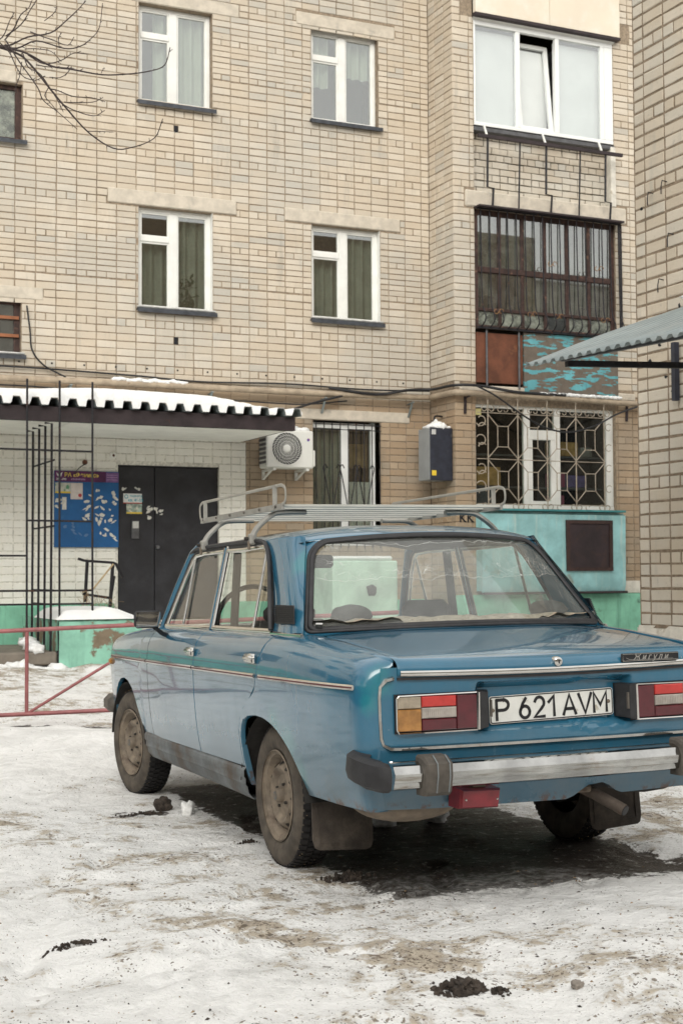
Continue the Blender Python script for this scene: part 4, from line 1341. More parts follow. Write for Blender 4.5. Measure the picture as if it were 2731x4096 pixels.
g2 = thing('window_grille', 'ornate white painted grille with scrolls over the lower bay window', 'grille', (11.15, 17.2, 2.05))
gy_ = 17.19
bars = [10.14, 10.628, 11.115, 11.603, 12.09]
for x in bars:
    MB().bar((x, gy_, 2.03), (x, gy_, 3.62), .009).build('bar', m_grille, g2)
for z, r_ in ((3.44, .006), (2.79, .006), (2.16, .006)):
    MB().bar((9.97, gy_ + .012, z), (12.12, gy_ + .012, z), r_).build('rail', m_grille, g2)
hexes = MB
for i, x in enumerate(bars):
    for s in (-1, 1):
        if (i == 0 and s < 0) or (i == 4 and s > 0): continue
        xx = x + s * .158
        MB().tube([(x, gy_, 3.42), (xx, gy_, 3.255), (xx, gy_, 2.965), (x, gy_, 2.80)], .0075, 5).build('hexagon_bar', m_grille, g2)
        MB().tube([(x, gy_, 2.78), (xx, gy_, 2.62), (xx, gy_, 2.37), (x, gy_, 2.20)], .0075, 5).build('hexagon_bar', m_grille, g2)
for i in range(4):
    for z in (3.255, 2.965, 2.62, 2.37):
        MB().bar((bars[i] + .158, gy_, z), (bars[i + 1] - .158, gy_, z), .007, 5).build('cross_bar', m_grille, g2)
def scroll(cx_, cz_, r_, a0, a1, y, parent, mat, th_=.008):
    n_ = 12
    MB().tube([(cx_ + r_ * (1 - .35 * k / n_) * math.cos(a0 + (a1 - a0) * k / n_), y, cz_ + r_ * (1 - .35 * k / n_) * math.sin(a0 + (a1 - a0) * k / n_)) for k in range(n_ + 1)], th_, 5).build('scroll', mat, parent)
for i, z in enumerate((3.33, 3.05, 2.66, 2.40)):
    scroll(10.03, z, .085, -2.6 if i % 2 == 0 else 2.6, 2.4 if i % 2 == 0 else -2.4, gy_, g2, m_grille)
    scroll(10.04, z - .10, .075, 0.5, 3.0, gy_, g2, m_grille)
for x in bars:
    for s in (-1, 1):
        scroll(x + s * .055, 3.50, .05, 1.57 if s > 0 else 1.57, 1.57 - s * 4.6, gy_, g2, m_grille, .007)
        scroll(x + s * .05, 2.135, .045, -1.57, -1.57 + s * 4.4, gy_, g2, m_grille, .007)
for i in range(4):
    xm = (bars[i] + bars[i + 1]) / 2
    for s in (-1, 1):
        scroll(xm + s * .045, 3.49, .042, 1.57, 1.57 - s * 4.6, gy_, g2, m_grille, .006)
    MB().tube([(xm + .12 * math.cos(t_), gy_ - .03, 2.07 + .06 * math.sin(t_)) for t_ in np.linspace(math.pi, 2 * math.pi, 9)], .008, 5).build('scroll', m_grille, g2)
    scroll(xm - .05, 2.13, .04, -1.57, -6.0, gy_, g2, m_grille, .006)
for x in bars[1:]:
    MB().tube(smoothpath([(x, gy_, 3.60), (x - .01, gy_ - .02, 3.64), (x - .06, gy_ + .02, 3.655), (x - .09, gy_ + .07, 3.64)], 3), .009, 5).build('top_curl', m_grille, g2)
for z in (3.3, 3.0, 2.7, 2.4):
    scroll(12.17, z, .06, 0.8, 5.5, gy_, g2, m_grille, .006)

g3 = thing('window_grille', 'black barred grille bulging at its foot over the old brown bay glazing', 'grille', (11.2, 17.15, 4.62))
for i in range(17):
    x = 10.06 + i * .146
    MB().tube(smoothpath([(x, 17.20, 6.33), (x, 17.19, 5.6), (x, 17.17, 5.0), (x + .005, 17.10, 4.82), (x, 17.09, 4.72), (x - .01, 17.19, 4.645)], 3), .009, 6).build('bar', m_iron, g3, smooth=60)
MB().beam((10.0, 17.20, 4.64), (12.43, 17.20, 4.64), .03, .03).build('rail', m_iron, g3)
MB().beam((10.0, 17.19, 6.325), (12.43, 17.19, 6.325), .02, .02).build('rail', m_iron, g3)
for x in (12.43, 12.46):
    MB().bar((x, 17.22, 4.64), (x, 17.22, 6.33), .012).build('bar', m_iron, g3)
for z, cc in ((4.87, 0), (5.62, 1)):
    for x in ((10.3, 10.85, 11.3, 12.1) if not cc else (11.2, 12.0)):
        for s in (-1, 1):
            scroll(x + s * .04, z, .04, 0, s * 4.7, 17.13, g3, M('rust_scroll', (.20, .11, .05), .8, var=.2), .006)

g4 = thing('balcony_rail', 'dark rail frame with thin struts in front of the bay parapet', 'railing', (11.2, 17.1, 6.4))
MB().beam((9.96, 17.08, 7.325), (12.40, 17.08, 7.325), .045, .045).build('top_rail', m_girder, g4)
for x, kink in ((10.13, 1), (10.66, 0), (11.10, 1), (11.68, 0), (12.12, 1)):
    if kink:
        MB().tube([(x, 17.10, 7.31), (x, 17.12, 6.62), (x + .10, 17.12, 6.61), (x + .10, 17.15, 6.37)], .016, 6).build('strut', m_iron, g4)
    else:
        MB().tube([(x, 17.10, 7.31), (x, 17.15, 6.37)], .012, 6).build('strut', m_iron, g4)
for x in (10.13, 11.10, 12.07):
    MB().beam((x, 17.2, 7.52), (x, 17.12, 7.35), .022, .022).build('white_peg', m_white, g4)

# ------------------------------------------------------------------ notice board
nbd = thing('notice_board', 'blue notice board with purple header and torn paper scraps beside the door', 'notice board', (4.64, 17.97, 1.55))
bx0, bx1, bz0, bz1 = 4.22, 5.06, 1.55, 2.53
MB().box(bx0, bx1, 17.965, 17.99, bz0, bz1, .003).build('panel', M('board_blue', (.006, .09, .26), .5, var=.12, vs=4, c2=(.02, .13, .30), c2lo=.55, c2hi=.75, c2s=9), nbd)
hdr = MB().box(bx0 + .002, bx1 - .17, 17.960, 17.9645, bz1 - .14, bz1 - .004).build('header', M('board_purple', (.085, .012, .075), .5, var=.4, vs=4), nbd)
hdr2 = MB().box(bx1 - .168, bx1 - .004, 17.960, 17.9645, bz1 - .14, bz1 - .012).build('side_header', M('board_lilac', (.17, .085, .24), .5, var=.3, vs=12), nbd)
ylw = M('print_yellow', (.78, .60, .12), .6)
wht = M('print_white', (.70, .70, .68), .6)
wtext('РА «Феникс»', .072, bx0 + .125, 17.958, bz1 - .078, ylw, hdr, bold=.0012)
wtext('39   -090', .036, bx0 + .02, 17.958, bz1 - .122, wht, hdr, bold=.0006)
pl_ = M('print_lilac', (.36, .22, .36), .6)
for k_ in range(9):       # print too small to read
    MB().box(bx0 + .215 + k_ * .021, bx0 + .229 + k_ * .021, 17.957, 17.959, bz1 - .12, bz1 - .10 + .004 * (k_ % 2)).build('small_print', pl_, hdr)
for k_ in range(3):
    MB().box(bx1 - .160, bx1 - .02, 17.957, 17.959, bz1 - .05 - .03 * k_, bz1 - .042 - .03 * k_).build('small_print', pl_, hdr2)
MB().add([(bx0 + .02, 17.958, bz1 - .02), (bx0 + .055, 17.958, bz1 - .055), (bx0 + .075, 17.958, bz1 - .04), (bx0 + .105, 17.958, bz1 - .015), (bx0 + .085, 17.958, bz1 - .075), (bx0 + .06, 17.958, bz1 - .085), (bx0 + .035, 17.958, bz1 - .065)], [(0, 6, 5, 4, 3, 2, 1)]).build('bird_mark', wht, hdr)
lf = MB().box(bx0 + .01, bx0 + .205, 17.961, 17.9645, bz1 - .29, bz1 - .155).build('leaflet', M('leaflet_a', (.50, .50, .44), .8, var=.2, vs=20, c2=(.10, .28, .16), c2lo=.52, c2hi=.6, c2s=14), nbd)
MB().box(bx0 + .01, bx0 + .205, 17.9595, 17.961, bz1 - .29, bz1 - .268).build('leaflet_stripe', m_yellow, lf)
lf = MB().box(bx0 + .208, bx0 + .365, 17.961, 17.9645, bz1 - .365, bz1 - .155).build('leaflet', M('leaflet_b', (.62, .56, .53), .8, var=.1, vs=20, c2=(.60, .35, .32), c2lo=.62, c2hi=.7, c2s=10), nbd)
MB().lathe([(0, 0), (.024, 0)], (bx0 + .33, 17.9595, bz1 - .315), 'Y', 16).build('red_dot', M('print_red2', (.42, .04, .05), .6), lf)
MB().box(bx0 + .10, bx0 + .155, 17.961, 17.9645, bz0 + .48, bz0 + .64).build('leaflet', paper, nbd)
torn(bx0 + .02, bx0 + .13, bz0 + .50, bz0 + .67, 17.962, 7, 11, paper, nbd)
torn(bx0 + .36, bx0 + .48, bz0 + .36, bz0 + .70, 17.962, 11, 12, paper, nbd)
torn(bx0 + .54, bx0 + .80, bz0 + .30, bz0 + .80, 17.962, 34, 13, paper, nbd)
torn(bx0 + .10, bx0 + .45, bz0 + .14, bz0 + .32, 17.962, 7, 14, M('paper_trace', (.10, .18, .32), .9), nbd)
torn(bx0 + .6, bx0 + .8, bz0 + .10, bz0 + .25, 17.962, 7, 15, paper, nbd)

# ------------------------------------------------------------------ iron lattice, parapet, slab and broken frame by the entrance
lt = thing('iron_lattice', 'tall black rebar lattice standing in front of the entrance porch', 'lattice', (3.8, 16.0, .1))
for x in (3.445, 3.815, 4.195):
    zb = .14 if x > 3.5 else .3
    MB().tube([(x, 16.0, 3.41), (x + .003, 16.0, 1.8), (x + .008, 16.0, zb)], .013, 6).build('upright', m_iron, lt)
for z, xa, xb in ((2.613, 2.2, 4.20), (1.81, 3.44, 4.20), (1.02, 2.2, 4.20), (.868, 2.2, 4.21), (1.416, 2.2, 3.45), (2.9, 2.2, 2.9)):
    MB().bar((xa, 16.015, z), (xb, 16.015, z - .004), .011).build('rail', m_iron, lt)
for i, y in enumerate((16.06, 16.38, 16.70, 17.03)):
    MB().tube([(3.66, y, 2.925), (3.74, y, 2.92), (3.74, y, 1.6), (3.735, y, .33)], .014, 6).build('upright', m_iron, lt)
for z in (2.5, 1.75, 1.02, .86):
    MB().bar((3.755, 16.0, z), (3.755, 17.1, z), .011).build('rail', m_iron, lt)
MB().tube([(3.815, 16.0, .34), (3.82, 15.99, .26), (3.825, 15.99, .12)], .03, 6).build('foot', m_iron, lt)

pr = thing('porch_parapet', 'peeling green concrete porch parapet under a cap of snow', 'parapet', (4.25, 16.5, .1))
P = []
xs_ = np.arange(3.80, 4.761, .06)
for dy, z in ((0, -.1), (0, .25), (.003, .5), (.006, .665), (.03, .685), (.6, .69), (1.9, .69)):
    P.append([(x, 15.92 + dy + .006 * math.sin(x * 21 + z * 15), z + .005 * math.sin(x * 17)) for x in xs_])
mb = MB().grid(P)
mb.grid([[(3.80 + .005 * math.sin(y * 9 + z * 7), y, z) for z in (-.1, .2, .45, .69)] for y in np.arange(17.9, 15.9, -.1)])
mb.grid([[(4.76, y, z) for z in (-.1, .2, .45, .69)] for y in np.arange(15.92, 17.9, .1)])
mb.build('body', m_green, pr, smooth=50)
P = []
for dy in np.linspace(-.02, 1.2, 14):
    row = []
    for x in np.arange(3.78, 4.741, .06):
        ed = min(1, (x - 3.78) / .12, (4.74 - x) / .35 + .02, (dy + .02) / .12)
        row.append((x, 15.92 + dy, .688 + max(0, ed) ** .5 * (.085 + .045 * math.sin(x * 3 + 1.2) + .012 * math.sin(x * 13 + dy * 5))))
    P.append(row)
MB().grid(P).build('snow', m_snowcap, pr, smooth=180)

st = thing('porch_step', 'worn grey concrete step slab at the left edge below the lattice', 'step', (3.0, 16.2, .1))
mb = MB()
mb.box(1.2, 3.79, 15.95, 17.95, .18, .33, .02)
mb.build('slab', M('step_concrete', (.19, .165, .135), .9, var=.2, vs=5, bump=.5, bs=40, c2=(.08, .07, .06), c2lo=.55, c2hi=.75), st)
sn = MB()
for i in range(20):
    sn.blob((1.4 + i * .125, 15.86 + .03 * math.sin(i * 2.1), .12 + .02 * math.sin(i * 1.3)), (.12, .10, .09 + .03 * math.sin(i)), i, .35, 2)
for i in range(6):
    sn.blob((3.55 + .03 * math.sin(i * 3), 16.0 + i * .09, .36 + .015 * i), (.09, .08, .06), 50 + i, .35, 2)
sn.build('snow', m_snowcap, st, smooth=180)

fr_ = thing('broken_frame', 'bent dark metal frame leaning by the entrance door', 'metal frame', (4.6, 17.3, .7))
for nm, pts, r_ in (('top_bar', [(4.36, 17.3, 1.395), (4.44, 17.3, 1.37), (4.80, 17.3, 1.345), (4.84, 17.3, 1.33), (4.925, 17.3, 1.16)], .022),
                    ('leg', [(4.475, 17.3, 1.37), (4.45, 17.3, .86)], .024), ('leg', [(4.80, 17.3, 1.34), (4.765, 17.3, .80)], .026),
                    ('lower_bar', [(4.42, 17.3, .96), (4.77, 17.3, .905)], .022), ('rear_leg', [(4.9, 17.6, 1.18), (4.86, 17.7, .72)], .02)):
    MB().tube(pts, r_, 4).build(nm, m_iron, fr_)
MB().tube([(4.80, 17.28, 1.33), (4.54, 17.26, 1.02), (4.40, 17.25, .985)], .012, 5).build('wooden_stick', M('bare_wood', (.42, .32, .19), .8, var=.2), fr_)
rnd = random.Random(9)
wd = MB()
for i in range(26):
    x = 4.35 + rnd.random() * .4; z = .70
    wd.tube([(x, 17.0, z), (x + rnd.uniform(-.06, .06), 17.0, z + rnd.uniform(.08, .22)), (x + rnd.uniform(-.12, .12), 17.0, z + rnd.uniform(.12, .3))], .003, 4)
wd.build('dry_weed', M('dry_stalk', (.25, .17, .09), .9), fr_)

# mint painted block beside the entrance, seen through the car's windows
mc = thing('mint_block', 'mint painted square block standing by the ground floor wall behind the car', 'block', (7.95, 16.6, .1))
MB().box(7.42, 8.34, 16.45, 17.2, -.05, 1.36, .02).build('body', m_mint, mc)
MB().blob((7.96, 16.44, .98), (.075, .03, .075), 3, .25, 2).build('dark_knob', m_dark, mc)
MB().box(7.45, 8.3, 16.5, 17.15, 1.362, 1.42, .03).build('snow', m_snowcap, mc)

# ------------------------------------------------------------------ red barrier
bar_ = thing('pipe_barrier', 'low barrier of faded red pipes across the snow left of the car', 'barrier', (2.9, 11.4, 0))
def on(px, pz):      # along the barrier line
    t_ = (px - 2.292) / 1.008
    return (px, 11.634 - .464 * t_, pz + .047 * t_)
def rail(z): return [on(x, z) for x in (-.6, 1.2, 2.3, 3.3, 4.6, 5.4)]
MB().tube(rail(.738), .0175, 10).build('top_rail', m_pink, bar_, smooth=60)
MB().tube(rail(.062), .0175, 10).build('bottom_rail', m_pink, bar_, smooth=60)
for x in (-.55, .95, 2.492, 4.4, 5.35):
    a, b_ = on(x, .06), on(x, .725)
    MB().tube([a, b_], .0155, 10).build('post', m_pink, bar_, smooth=60)
    if x not in (-.55, 5.35):
        MB().tube([on(x + .02, .075), on(x + 1.06, .725)], .0125, 8).build('diagonal', m_pink, bar_, smooth=60)
for x in (-.55, 5.35):
    MB().tube([on(x, .06), on(x, -.35)], .022, 10).build('post_foot', m_pink, bar_, smooth=60)

# ------------------------------------------------------------------ bare tree reaching in from the left
tr = thing('bare_tree', 'bare leafless tree whose thin twigs hang in at the top left', 'tree', (-1.9, 9.8, 0))
trunk = [(-1.9, 9.8, -.1), (-1.86, 9.78, 1.5), (-1.75, 9.75, 3.0), (-1.6, 9.7, 4.6), (-1.55, 9.72, 6.2), (-1.62, 9.8, 7.6)]
tk = MB().tube(smoothpath(trunk, 5), [.17, .165, .16, .155, .15, .15, .145, .14, .14, .135, .13, .125, .12, .115, .11, .105, .10, .095, .09, .085, .08, .075, .07, .065, .06, .05][:26], 10)
tk.build('trunk', m_bark, tr, smooth=60)
D0 = 9.0
def bp(u, v, D=9.0):
    """a point of the twig plane: u to the right, v up, about nine metres out"""
    return Vector((1.743 + u * .00250, 8.948 - u * .001146, 4.55 - v * .002735 - .27 * 0)) + Vector((.0, .0, 0)) * D
tw = []
def twig(pts, r0, r1, name='twig', dy=0.0):
    ps = [bp(u, v - 100) + Vector((.417, .909, 0)) * (dy + .03 * math.sin(i * 1.7 + u * .02)) for i, (u, v) in enumerate(pts)]
    ps = smoothpath(ps, 4)
    n_ = len(ps)
    rs = [.68 * (r0 + (r1 - r0) * i / (n_ - 1)) for i in range(n_)]
    o_ = MB().tube(ps, rs, 6)
    # buds along the twig
    rnd_ = random.Random(int(pts[0][0] * 7 + pts[-1][1]))
    for i in range(3, n_, 2):
        d_ = (ps[i] - ps[i - 1]).normalized()
        sd = Vector((rnd_.uniform(-1, 1), rnd_.uniform(-1, 1), rnd_.uniform(-1, 1))).normalized()
        o_.tube([ps[i], ps[i] + (d_ * .6 + sd) * (.012 + .012 * rnd_.random())], [max(.003, rs[i] * .8), .0015], 4, cap=True)
    o_.build(name, m_bark, tr, smooth=60)
limb = [Vector((-1.6, 9.72, 4.4)), Vector((-.6, 9.6, 4.9)), Vector((.5, 9.35, 4.85)), Vector((1.25, 9.15, 4.68)), bp(-30, 92 - 100)]
MB().tube(smoothpath(limb, 5), [.06 - .04 * i / 20 for i in range(21)], 8).build('limb', m_bark, tr, smooth=60)
for pts, r0, r1 in (
    ([(-30, 92), (30, 108), (65, 140), (110, 195), (150, 245), (200, 300), (255, 335), (300, 338), (350, 310), (372, 270)], .011, .004),
    ([(-30, 95), (20, 100), (60, 118), (110, 140), (165, 155), (230, 163), (290, 165), (340, 158), (375, 140), (390, 105)], .011, .004),
    ([(-30, 92), (10, 90), (60, 78), (110, 60), (150, 35), (175, 12), (190, -15)], .010, .004),
    ([(-10, 92), (30, 95), (80, 85), (140, 95), (180, 98), (205, 75), (222, 45), (232, -5)], .009, .003),
    ([(0, 100), (25, 125), (45, 165), (60, 185), (85, 190), (110, 187)], .006, .003),
    ([(20, 102), (50, 150), (95, 215), (105, 240), (145, 275), (185, 312)], .007, .003),
    ([(60, 135), (75, 170), (105, 190), (140, 245), (155, 275)], .006, .003),
    ([(110, 195), (130, 205), (165, 215), (205, 218), (240, 232)], .006, .003),
    ([(130, 225), (165, 250), (210, 258), (238, 250)], .006, .003),
    ([(150, 240), (175, 245), (215, 237), (240, 232)], .005, .003),
    ([(90, 160), (120, 172), (150, 170), (178, 170)], .005, .003),
    ([(60, 118), (100, 145), (140, 135), (165, 115), (202, 125)], .006, .003),
    ([(75, 80), (100, 95), (130, 105), (160, 112), (178, 100)], .006, .003),
    ([(10, 90), (30, 60), (50, 35), (65, 15), (72, -10)], .007, .003),
    ([(20, 92), (55, 65), (80, 35), (90, 5), (95, -15)], .007, .003),
    ([(-20, 105), (5, 80), (25, 50), (35, 30)], .006, .003),
    ([(110, 60), (135, 50), (140, 30)], .004, .003), ([(130, 98), (132, 80), (137, 65)], .004, .003),
    ([(230, 163), (232, 150), (235, 145)], .003, .002), ([(200, 300), (230, 298), (256, 297)], .004, .003),
    ([(40, 125), (35, 160), (30, 190), (33, 205)], .005, .003), ([(105, 190), (100, 215), (115, 235), (128, 250)], .005, .003),
    ([(50, 100), (80, 104), (115, 112), (135, 130)], .005, .003), ([(165, 155), (160, 170), (140, 180), (112, 175)], .004, .003)):
    twig(pts, r0, r1, dy=random.uniform(-.12, .12))
for i in range(7):      # the rest of its crown, mostly outside the picture
    a0 = i * .9 + .5
    b0 = Vector((-1.6, 9.72, 4.6 + .42 * i))
    b1 = b0 + Vector((-abs(math.cos(a0)) * 1.1, math.sin(a0) * 1.1, .8)); b2 = b1 + Vector((-abs(math.cos(a0)) * .7, math.sin(a0) * .9, .2))
    MB().tube(smoothpath([b0, (b0 + b1) / 2 + Vector((0, 0, .1)), b1, b2], 4), [.05 - .0032 * k_ for k_ in range(13)], 6).build('limb', m_bark, tr, smooth=60)

# ------------------------------------------------------------------ lumps on the snow
def lump(name, x, y, s, seed, mat, label, cat, grp=None, rough=.3, n=3, sink=.35):
    z = gh(x, y)
    mb = MB().blob((x, y, z + s[2] * (1 - sink)), s, seed, rough, n)
    solo(name, mb, mat, label, cat, (x, y, z), grp, smooth=180)
def clod(x, y, s, seed, label, n=26):
    n = int(n * 2.2)
    """a crumbly heap, half sunk in the snow"""
    z = gh(x, y); rnd_ = random.Random(seed); mb = MB()
    for i in range(n):
        a_, q = rnd_.random() * 6.283, rnd_.random() ** .5 * (1.35 if rnd_.random() < .3 else 1)
        k_ = rnd_.uniform(.18, .42) * (1.15 - .5 * q)
        px_, py_ = x + s[0] * q * math.cos(a_), y + s[1] * q * math.sin(a_)
        m_ = min(s[0], s[1]) * k_ * .7
        mb.blob((px_, py_, gh(px_, py_) + s[2] * max(0, 1 - q) * .8), (m_ * rnd_.uniform(.7, 1.3), m_, max(.005, s[2] * k_ * 1.9)), seed * 50 + i, .5, 2)
    solo('dirt_clod', mb, m_earth, label, 'clod', (x, y, z), 'clods of earth', smooth=60)
lump('dirt_clod', 2.264, 7.185, (.048, .045, .04), 3, m_earth, 'round dark clod of earth beside the front wheel', 'clod', 'clods of earth', .18, 4)
clod(2.33, 5.06, (.11, .035, .022), 8, 'flat dark crumbly clod of earth below the rear mud flap')
clod(2.28, 6.0, (.055, .022, .014), 9, 'small dark clod left of the rear wheel', 14)
clod(1.965, 3.52, (.075, .055, .020), 12, 'crumbly dark clod at the bottom edge right of centre', 34)
clod(2.07, 3.47, (.03, .028, .012), 14, 'small dark clod to the right of the crumbly one at the bottom edge', 14)
clod(1.12, 4.49, (.11, .025, .010), 15, 'thin dark streak of earth in the lower left snow', 26)
clod(2.12, 7.12, (.12, .035, .014), 16, 'dark smear of earth left of the round clod by the front wheel', 22)
lump('snow_lump', 2.355, 7.05, (.032, .03, .038), 25, m_snowcap, 'white lump of snow beside the round clod near the front wheel', 'snow lump', 'snow lumps', .4)
lump('snow_lump', 3.02, 6.13, (.06, .06, .05), 22, m_snowcap, 'rounded snow lump in the shade under the boot, left one', 'snow lump', 'snow lumps', .2)
lump('snow_lump', 3.30, 6.12, (.06, .06, .05), 23, m_snowcap, 'rounded snow lump in the shade under the boot, right one', 'snow lump', 'snow lumps', .2)
lump('stone', 2.25, 3.36, (.018, .017, .012), 31, M('grey_stone', (.25, .22, .19), .9, var=.3, vs=30), 'small grey stone at the bottom right edge of the snow', 'stone')

rnd = random.Random(77)
cr = MB(); cr2 = MB(); cr3 = MB()
camd = Vector((.417, .909))
n_ = 0
while n_ < 4200:
    dep = 3.3 * math.exp(rnd.random() * 1.3)
    lat = rnd.uniform(-.27, .27) * dep
    x, y = camd.x * dep + camd.y * lat, camd.y * dep - camd.x * lat
    k_ = vnoise(np.array([x]), np.array([y]), 1.9, 11)[0] + .6 * vnoise(np.array([x]), np.array([y]), 6.0, 12)[0]
    n_ += 1
    if k_ < rnd.uniform(-.25, .45): continue
    s = min(.0045, .0024 * math.exp(rnd.gauss(0, .5)))
    z = gh(x, y)
    a = rnd.random() * 6.283
    tgt = cr if rnd.random() < .45 else cr2
    ca, sa_ = math.cos(a), math.sin(a)
    L_ = s * rnd.uniform(1, 2.6)
    vs = [(x + ca * L_, y + sa_ * L_, z), (x - sa_ * s, y + ca * s, z), (x - ca * L_, y - sa_ * L_, z), (x + sa_ * s, y - ca * s, z), (x, y, z + s * 1.1), (x, y, z - s)]
    tgt.add(vs, [(0, 1, 4), (1, 2, 4), (2, 3, 4), (3, 0, 4), (1, 0, 5), (2, 1, 5), (3, 2, 5), (0, 3, 5)])
solo('dirt_crumbs', cr, m_earth, 'dark crumbs of earth scattered over the snow', 'dirt', (0, 0, 0), kind='stuff')
solo('sand_grains', cr2, M('sand_grain', (.22, .16, .10), .95, var=.4, vs=90), 'brown sand grains scattered over the snow', 'sand', (0, 0, 0), kind='stuff')

# ------------------------------------------------------------------ the far side of the yard, outside the frame: it shows only in reflections, the fence added for them
ob = thing('opposite_block', 'long grey apartment block across the yard, seen only as reflections in the windows', 'building', (4, -24, 0))
mo = M('opposite_render', (.30, .275, .24), .9, var=.12, vs=.6)
MB().box(-40, 75, -36, -24, -.2, 15.5).build('wall', mo, ob)
MB().box(-40.3, 75.3, -36.3, -23.7, 15.5, 15.9).build('roof', m_snowcap, ob)
wm = M('far_pane', (.04, .045, .05), .15, var=.2)
for r_ in range(5):
    for c_ in range(26):
        MB().box(-37.5 + c_ * 4.2, -36.0 + c_ * 4.2, -24.02, -23.96, 1.2 + r_ * 2.8, 2.6 + r_ * 2.8).build('window', wm, ob)
rnd = random.Random(31)
m_far = M('far_bark', (.06, .05, .045), .9, var=.3, vs=5)
for i, (x, y, h_) in enumerate(((-9.5, 3.0, 8), (-10.5, 7.5, 9), (-8.8, 11.5, 7.5), (-12, 0, 9), (-11, 15, 8.5))):
    t_ = thing('yard_tree', 'bare tree %s of the row along the left side of the yard, outside the frame' % ('first', 'second', 'third', 'fourth', 'fifth')[i], 'tree', (x, y, 0), 'bare trees along the yard')
    MB().tube([(x, y, -.1), (x + .1, y, h_ * .4), (x + .15, y + .1, h_)], [.2, .15, .04], 8).build('trunk', m_far, t_)
    br = MB()
    for k_ in range(60):
        z = h_ * (.25 + .7 * rnd.random()); a_ = rnd.random() * 6.283; L_ = (h_ - z) * .45 + .9
        p0 = Vector((x + .1, y, z)); p1 = p0 + Vector((math.cos(a_) * L_ * .6, math.sin(a_) * L_ * .6, L_ * .5)); p2 = p1 + Vector((math.cos(a_ + .4) * L_ * .5, math.sin(a_ + .4) * L_ * .5, L_ * .35))
        br.tube([p0, p1, p2], [.06, .035, .012], 4)
        for j_ in range(4):
            q = p1.lerp(p2, rnd.random()); br.tube([q, q + Vector((rnd.uniform(-1, 1), rnd.uniform(-1, 1), rnd.uniform(0, .8))) * .7], [.018, .008], 3)
    br.build('crown', m_far, t_)

fn = MB()  # made-up dark fence, added to darken what the car doors reflect
P = []
for y in np.arange(-8, 24.01, .1):
    dx_ = .02 if int(round(y / .1)) % 3 else 0
    P.append([(-5.6 + dx_, y, z) for z in (-.1, 1.0, 2.1)])
fn.grid(P)
fe = thing('reflection_fence', 'added dark corrugated fence left of the frame, there to darken reflections in the car doors', 'fence', (-5.6, 8, 0))
fn.build('reflection_sheeting', M('reflection_fence_dark', (.035, .040, .045), .6, var=.3, vs=1.5), fe)
# ------------------------------------------------------------------ the car
# car axes: x to its right, y forward, z up, origin on the ground under the middle of the rear axle
car = bpy.data.objects.new('parked_car', None)
col.objects.link(car)
car.rotation_mode = 'YXZ'
car.location = (2.936, 5.408, 0)
car.rotation_euler = (R(-.936), R(-.592), CAR_YAW)
tag(car, 'old blue four door saloon parked on the snow with its boot towards the viewer', 'car')

def paint_mat(name='blue_car_paint'):
    n = N(name)
    p = n.co()
    s = n.xyz(p)
    c = n.mix(n.mr(n.noise(2.3, 4, .6), .3, .7), (.014, .112, .195), (.019, .134, .226))
    # touched-up teal paint round the arch lip and on the rear corner
    def near(pt, r0, r1):
        d_ = n.n('VectorMath', operation='DISTANCE')
        n.set(d_.inputs[0], p); d_.inputs[1].default_value = pt
        return n.mr(n.ma('ADD', d_.outputs['Value'], n.ma('MULTIPLY', n.ma('SUBTRACT', n.noise(9, 4, .6), .5), .12)), r0, r1, 1, 0)
    tq = None
    for pt, r0, r1 in (((-.80, -.30, .53), .03, .12), ((-.80, -.16, .60), .02, .09), ((-.80, -.40, .42), .02, .10), ((-.70, -1.0, .80), .02, .09), ((-.73, -.99, .72), .01, .06), ((-.79, 2.10, .52), .02, .09), ((-.60, .02, 1.24), .02, .09)):
        q = near(pt, r0, r1)
        tq = q if tq is None else n.ma('MAXIMUM', tq, q)
    c = n.mix(n.ma('MULTIPLY', tq, .75), c, (.012, .20, .235))
    # road dust, thick low down, and drips of dirt
    nz = n.noise(6, 6, .65)
    nz2 = n.noise(40, 4, .7)
    hgt = n.mr(n.ma('ADD', s[2], n.ma('MULTIPLY', n.ma('SUBTRACT', n.noise(3.5, 4, .6), .5), .10)), .38, .64, 1, 0)
    side = n.mr(s[1], -1.02, -.88, .28, 1)
    dust = n.ma('MULTIPLY', n.ma('MULTIPLY', hgt, side), n.mr(n.ma('ADD', nz, n.ma('MULTIPLY', nz2, .12)), .2, .95, .55, .95))
    stk = n.mr(n.noise(11, 5, .65, n.mapp(p, (1, 1, .16))), .42, .75)
    spray = n.ma('MULTIPLY', n.ma('MULTIPLY', n.mr(s[1], -.30, -.50, 0, 1), n.mr(s[2], .70, .36, 0, 1)), n.mr(nz, .3, .7))
    dust = n.ma('ADD', n.ma('MULTIPLY', dust, .33), n.ma('ADD', n.ma('MULTIPLY', spray, .22), n.ma('ADD', n.mr(nz, .35, .8, .01, .06), n.ma('MULTIPLY', stk, .07))))
    c = n.mix(dust, c, (.20, .215, .212))
    # rust at the lower edges
    r_ = n.ma('MULTIPLY', n.mr(s[2], .335, .385, 1, 0), n.mr(n.noise(14, 6, .7), .50, .62))
    c = n.mix(r_, c, (.10, .045, .022))
    chips = n.mr(n.noise(75, 2, .5), .775, .79)
    c = n.mix(chips, c, (.35, .36, .34))
    rough = n.ma('ADD', n.ma('MULTIPLY', dust, .6), .16)
    b = n.bump(n.noise(2.2, 2, .5), .07, .05)
    n.bsdf(c, rough, 0, b, .45, n.ma('SUBTRACT', 1.0, n.ma('MULTIPLY', dust, 1.1)), .035)
    return n.m
m_paint = paint_mat()
m_chrome = M('old_chrome', (.66, .65, .62), .09, 1.0, var=.08, vs=9, c2=(.34, .29, .24), c2lo=.60, c2hi=.80, c2s=14)
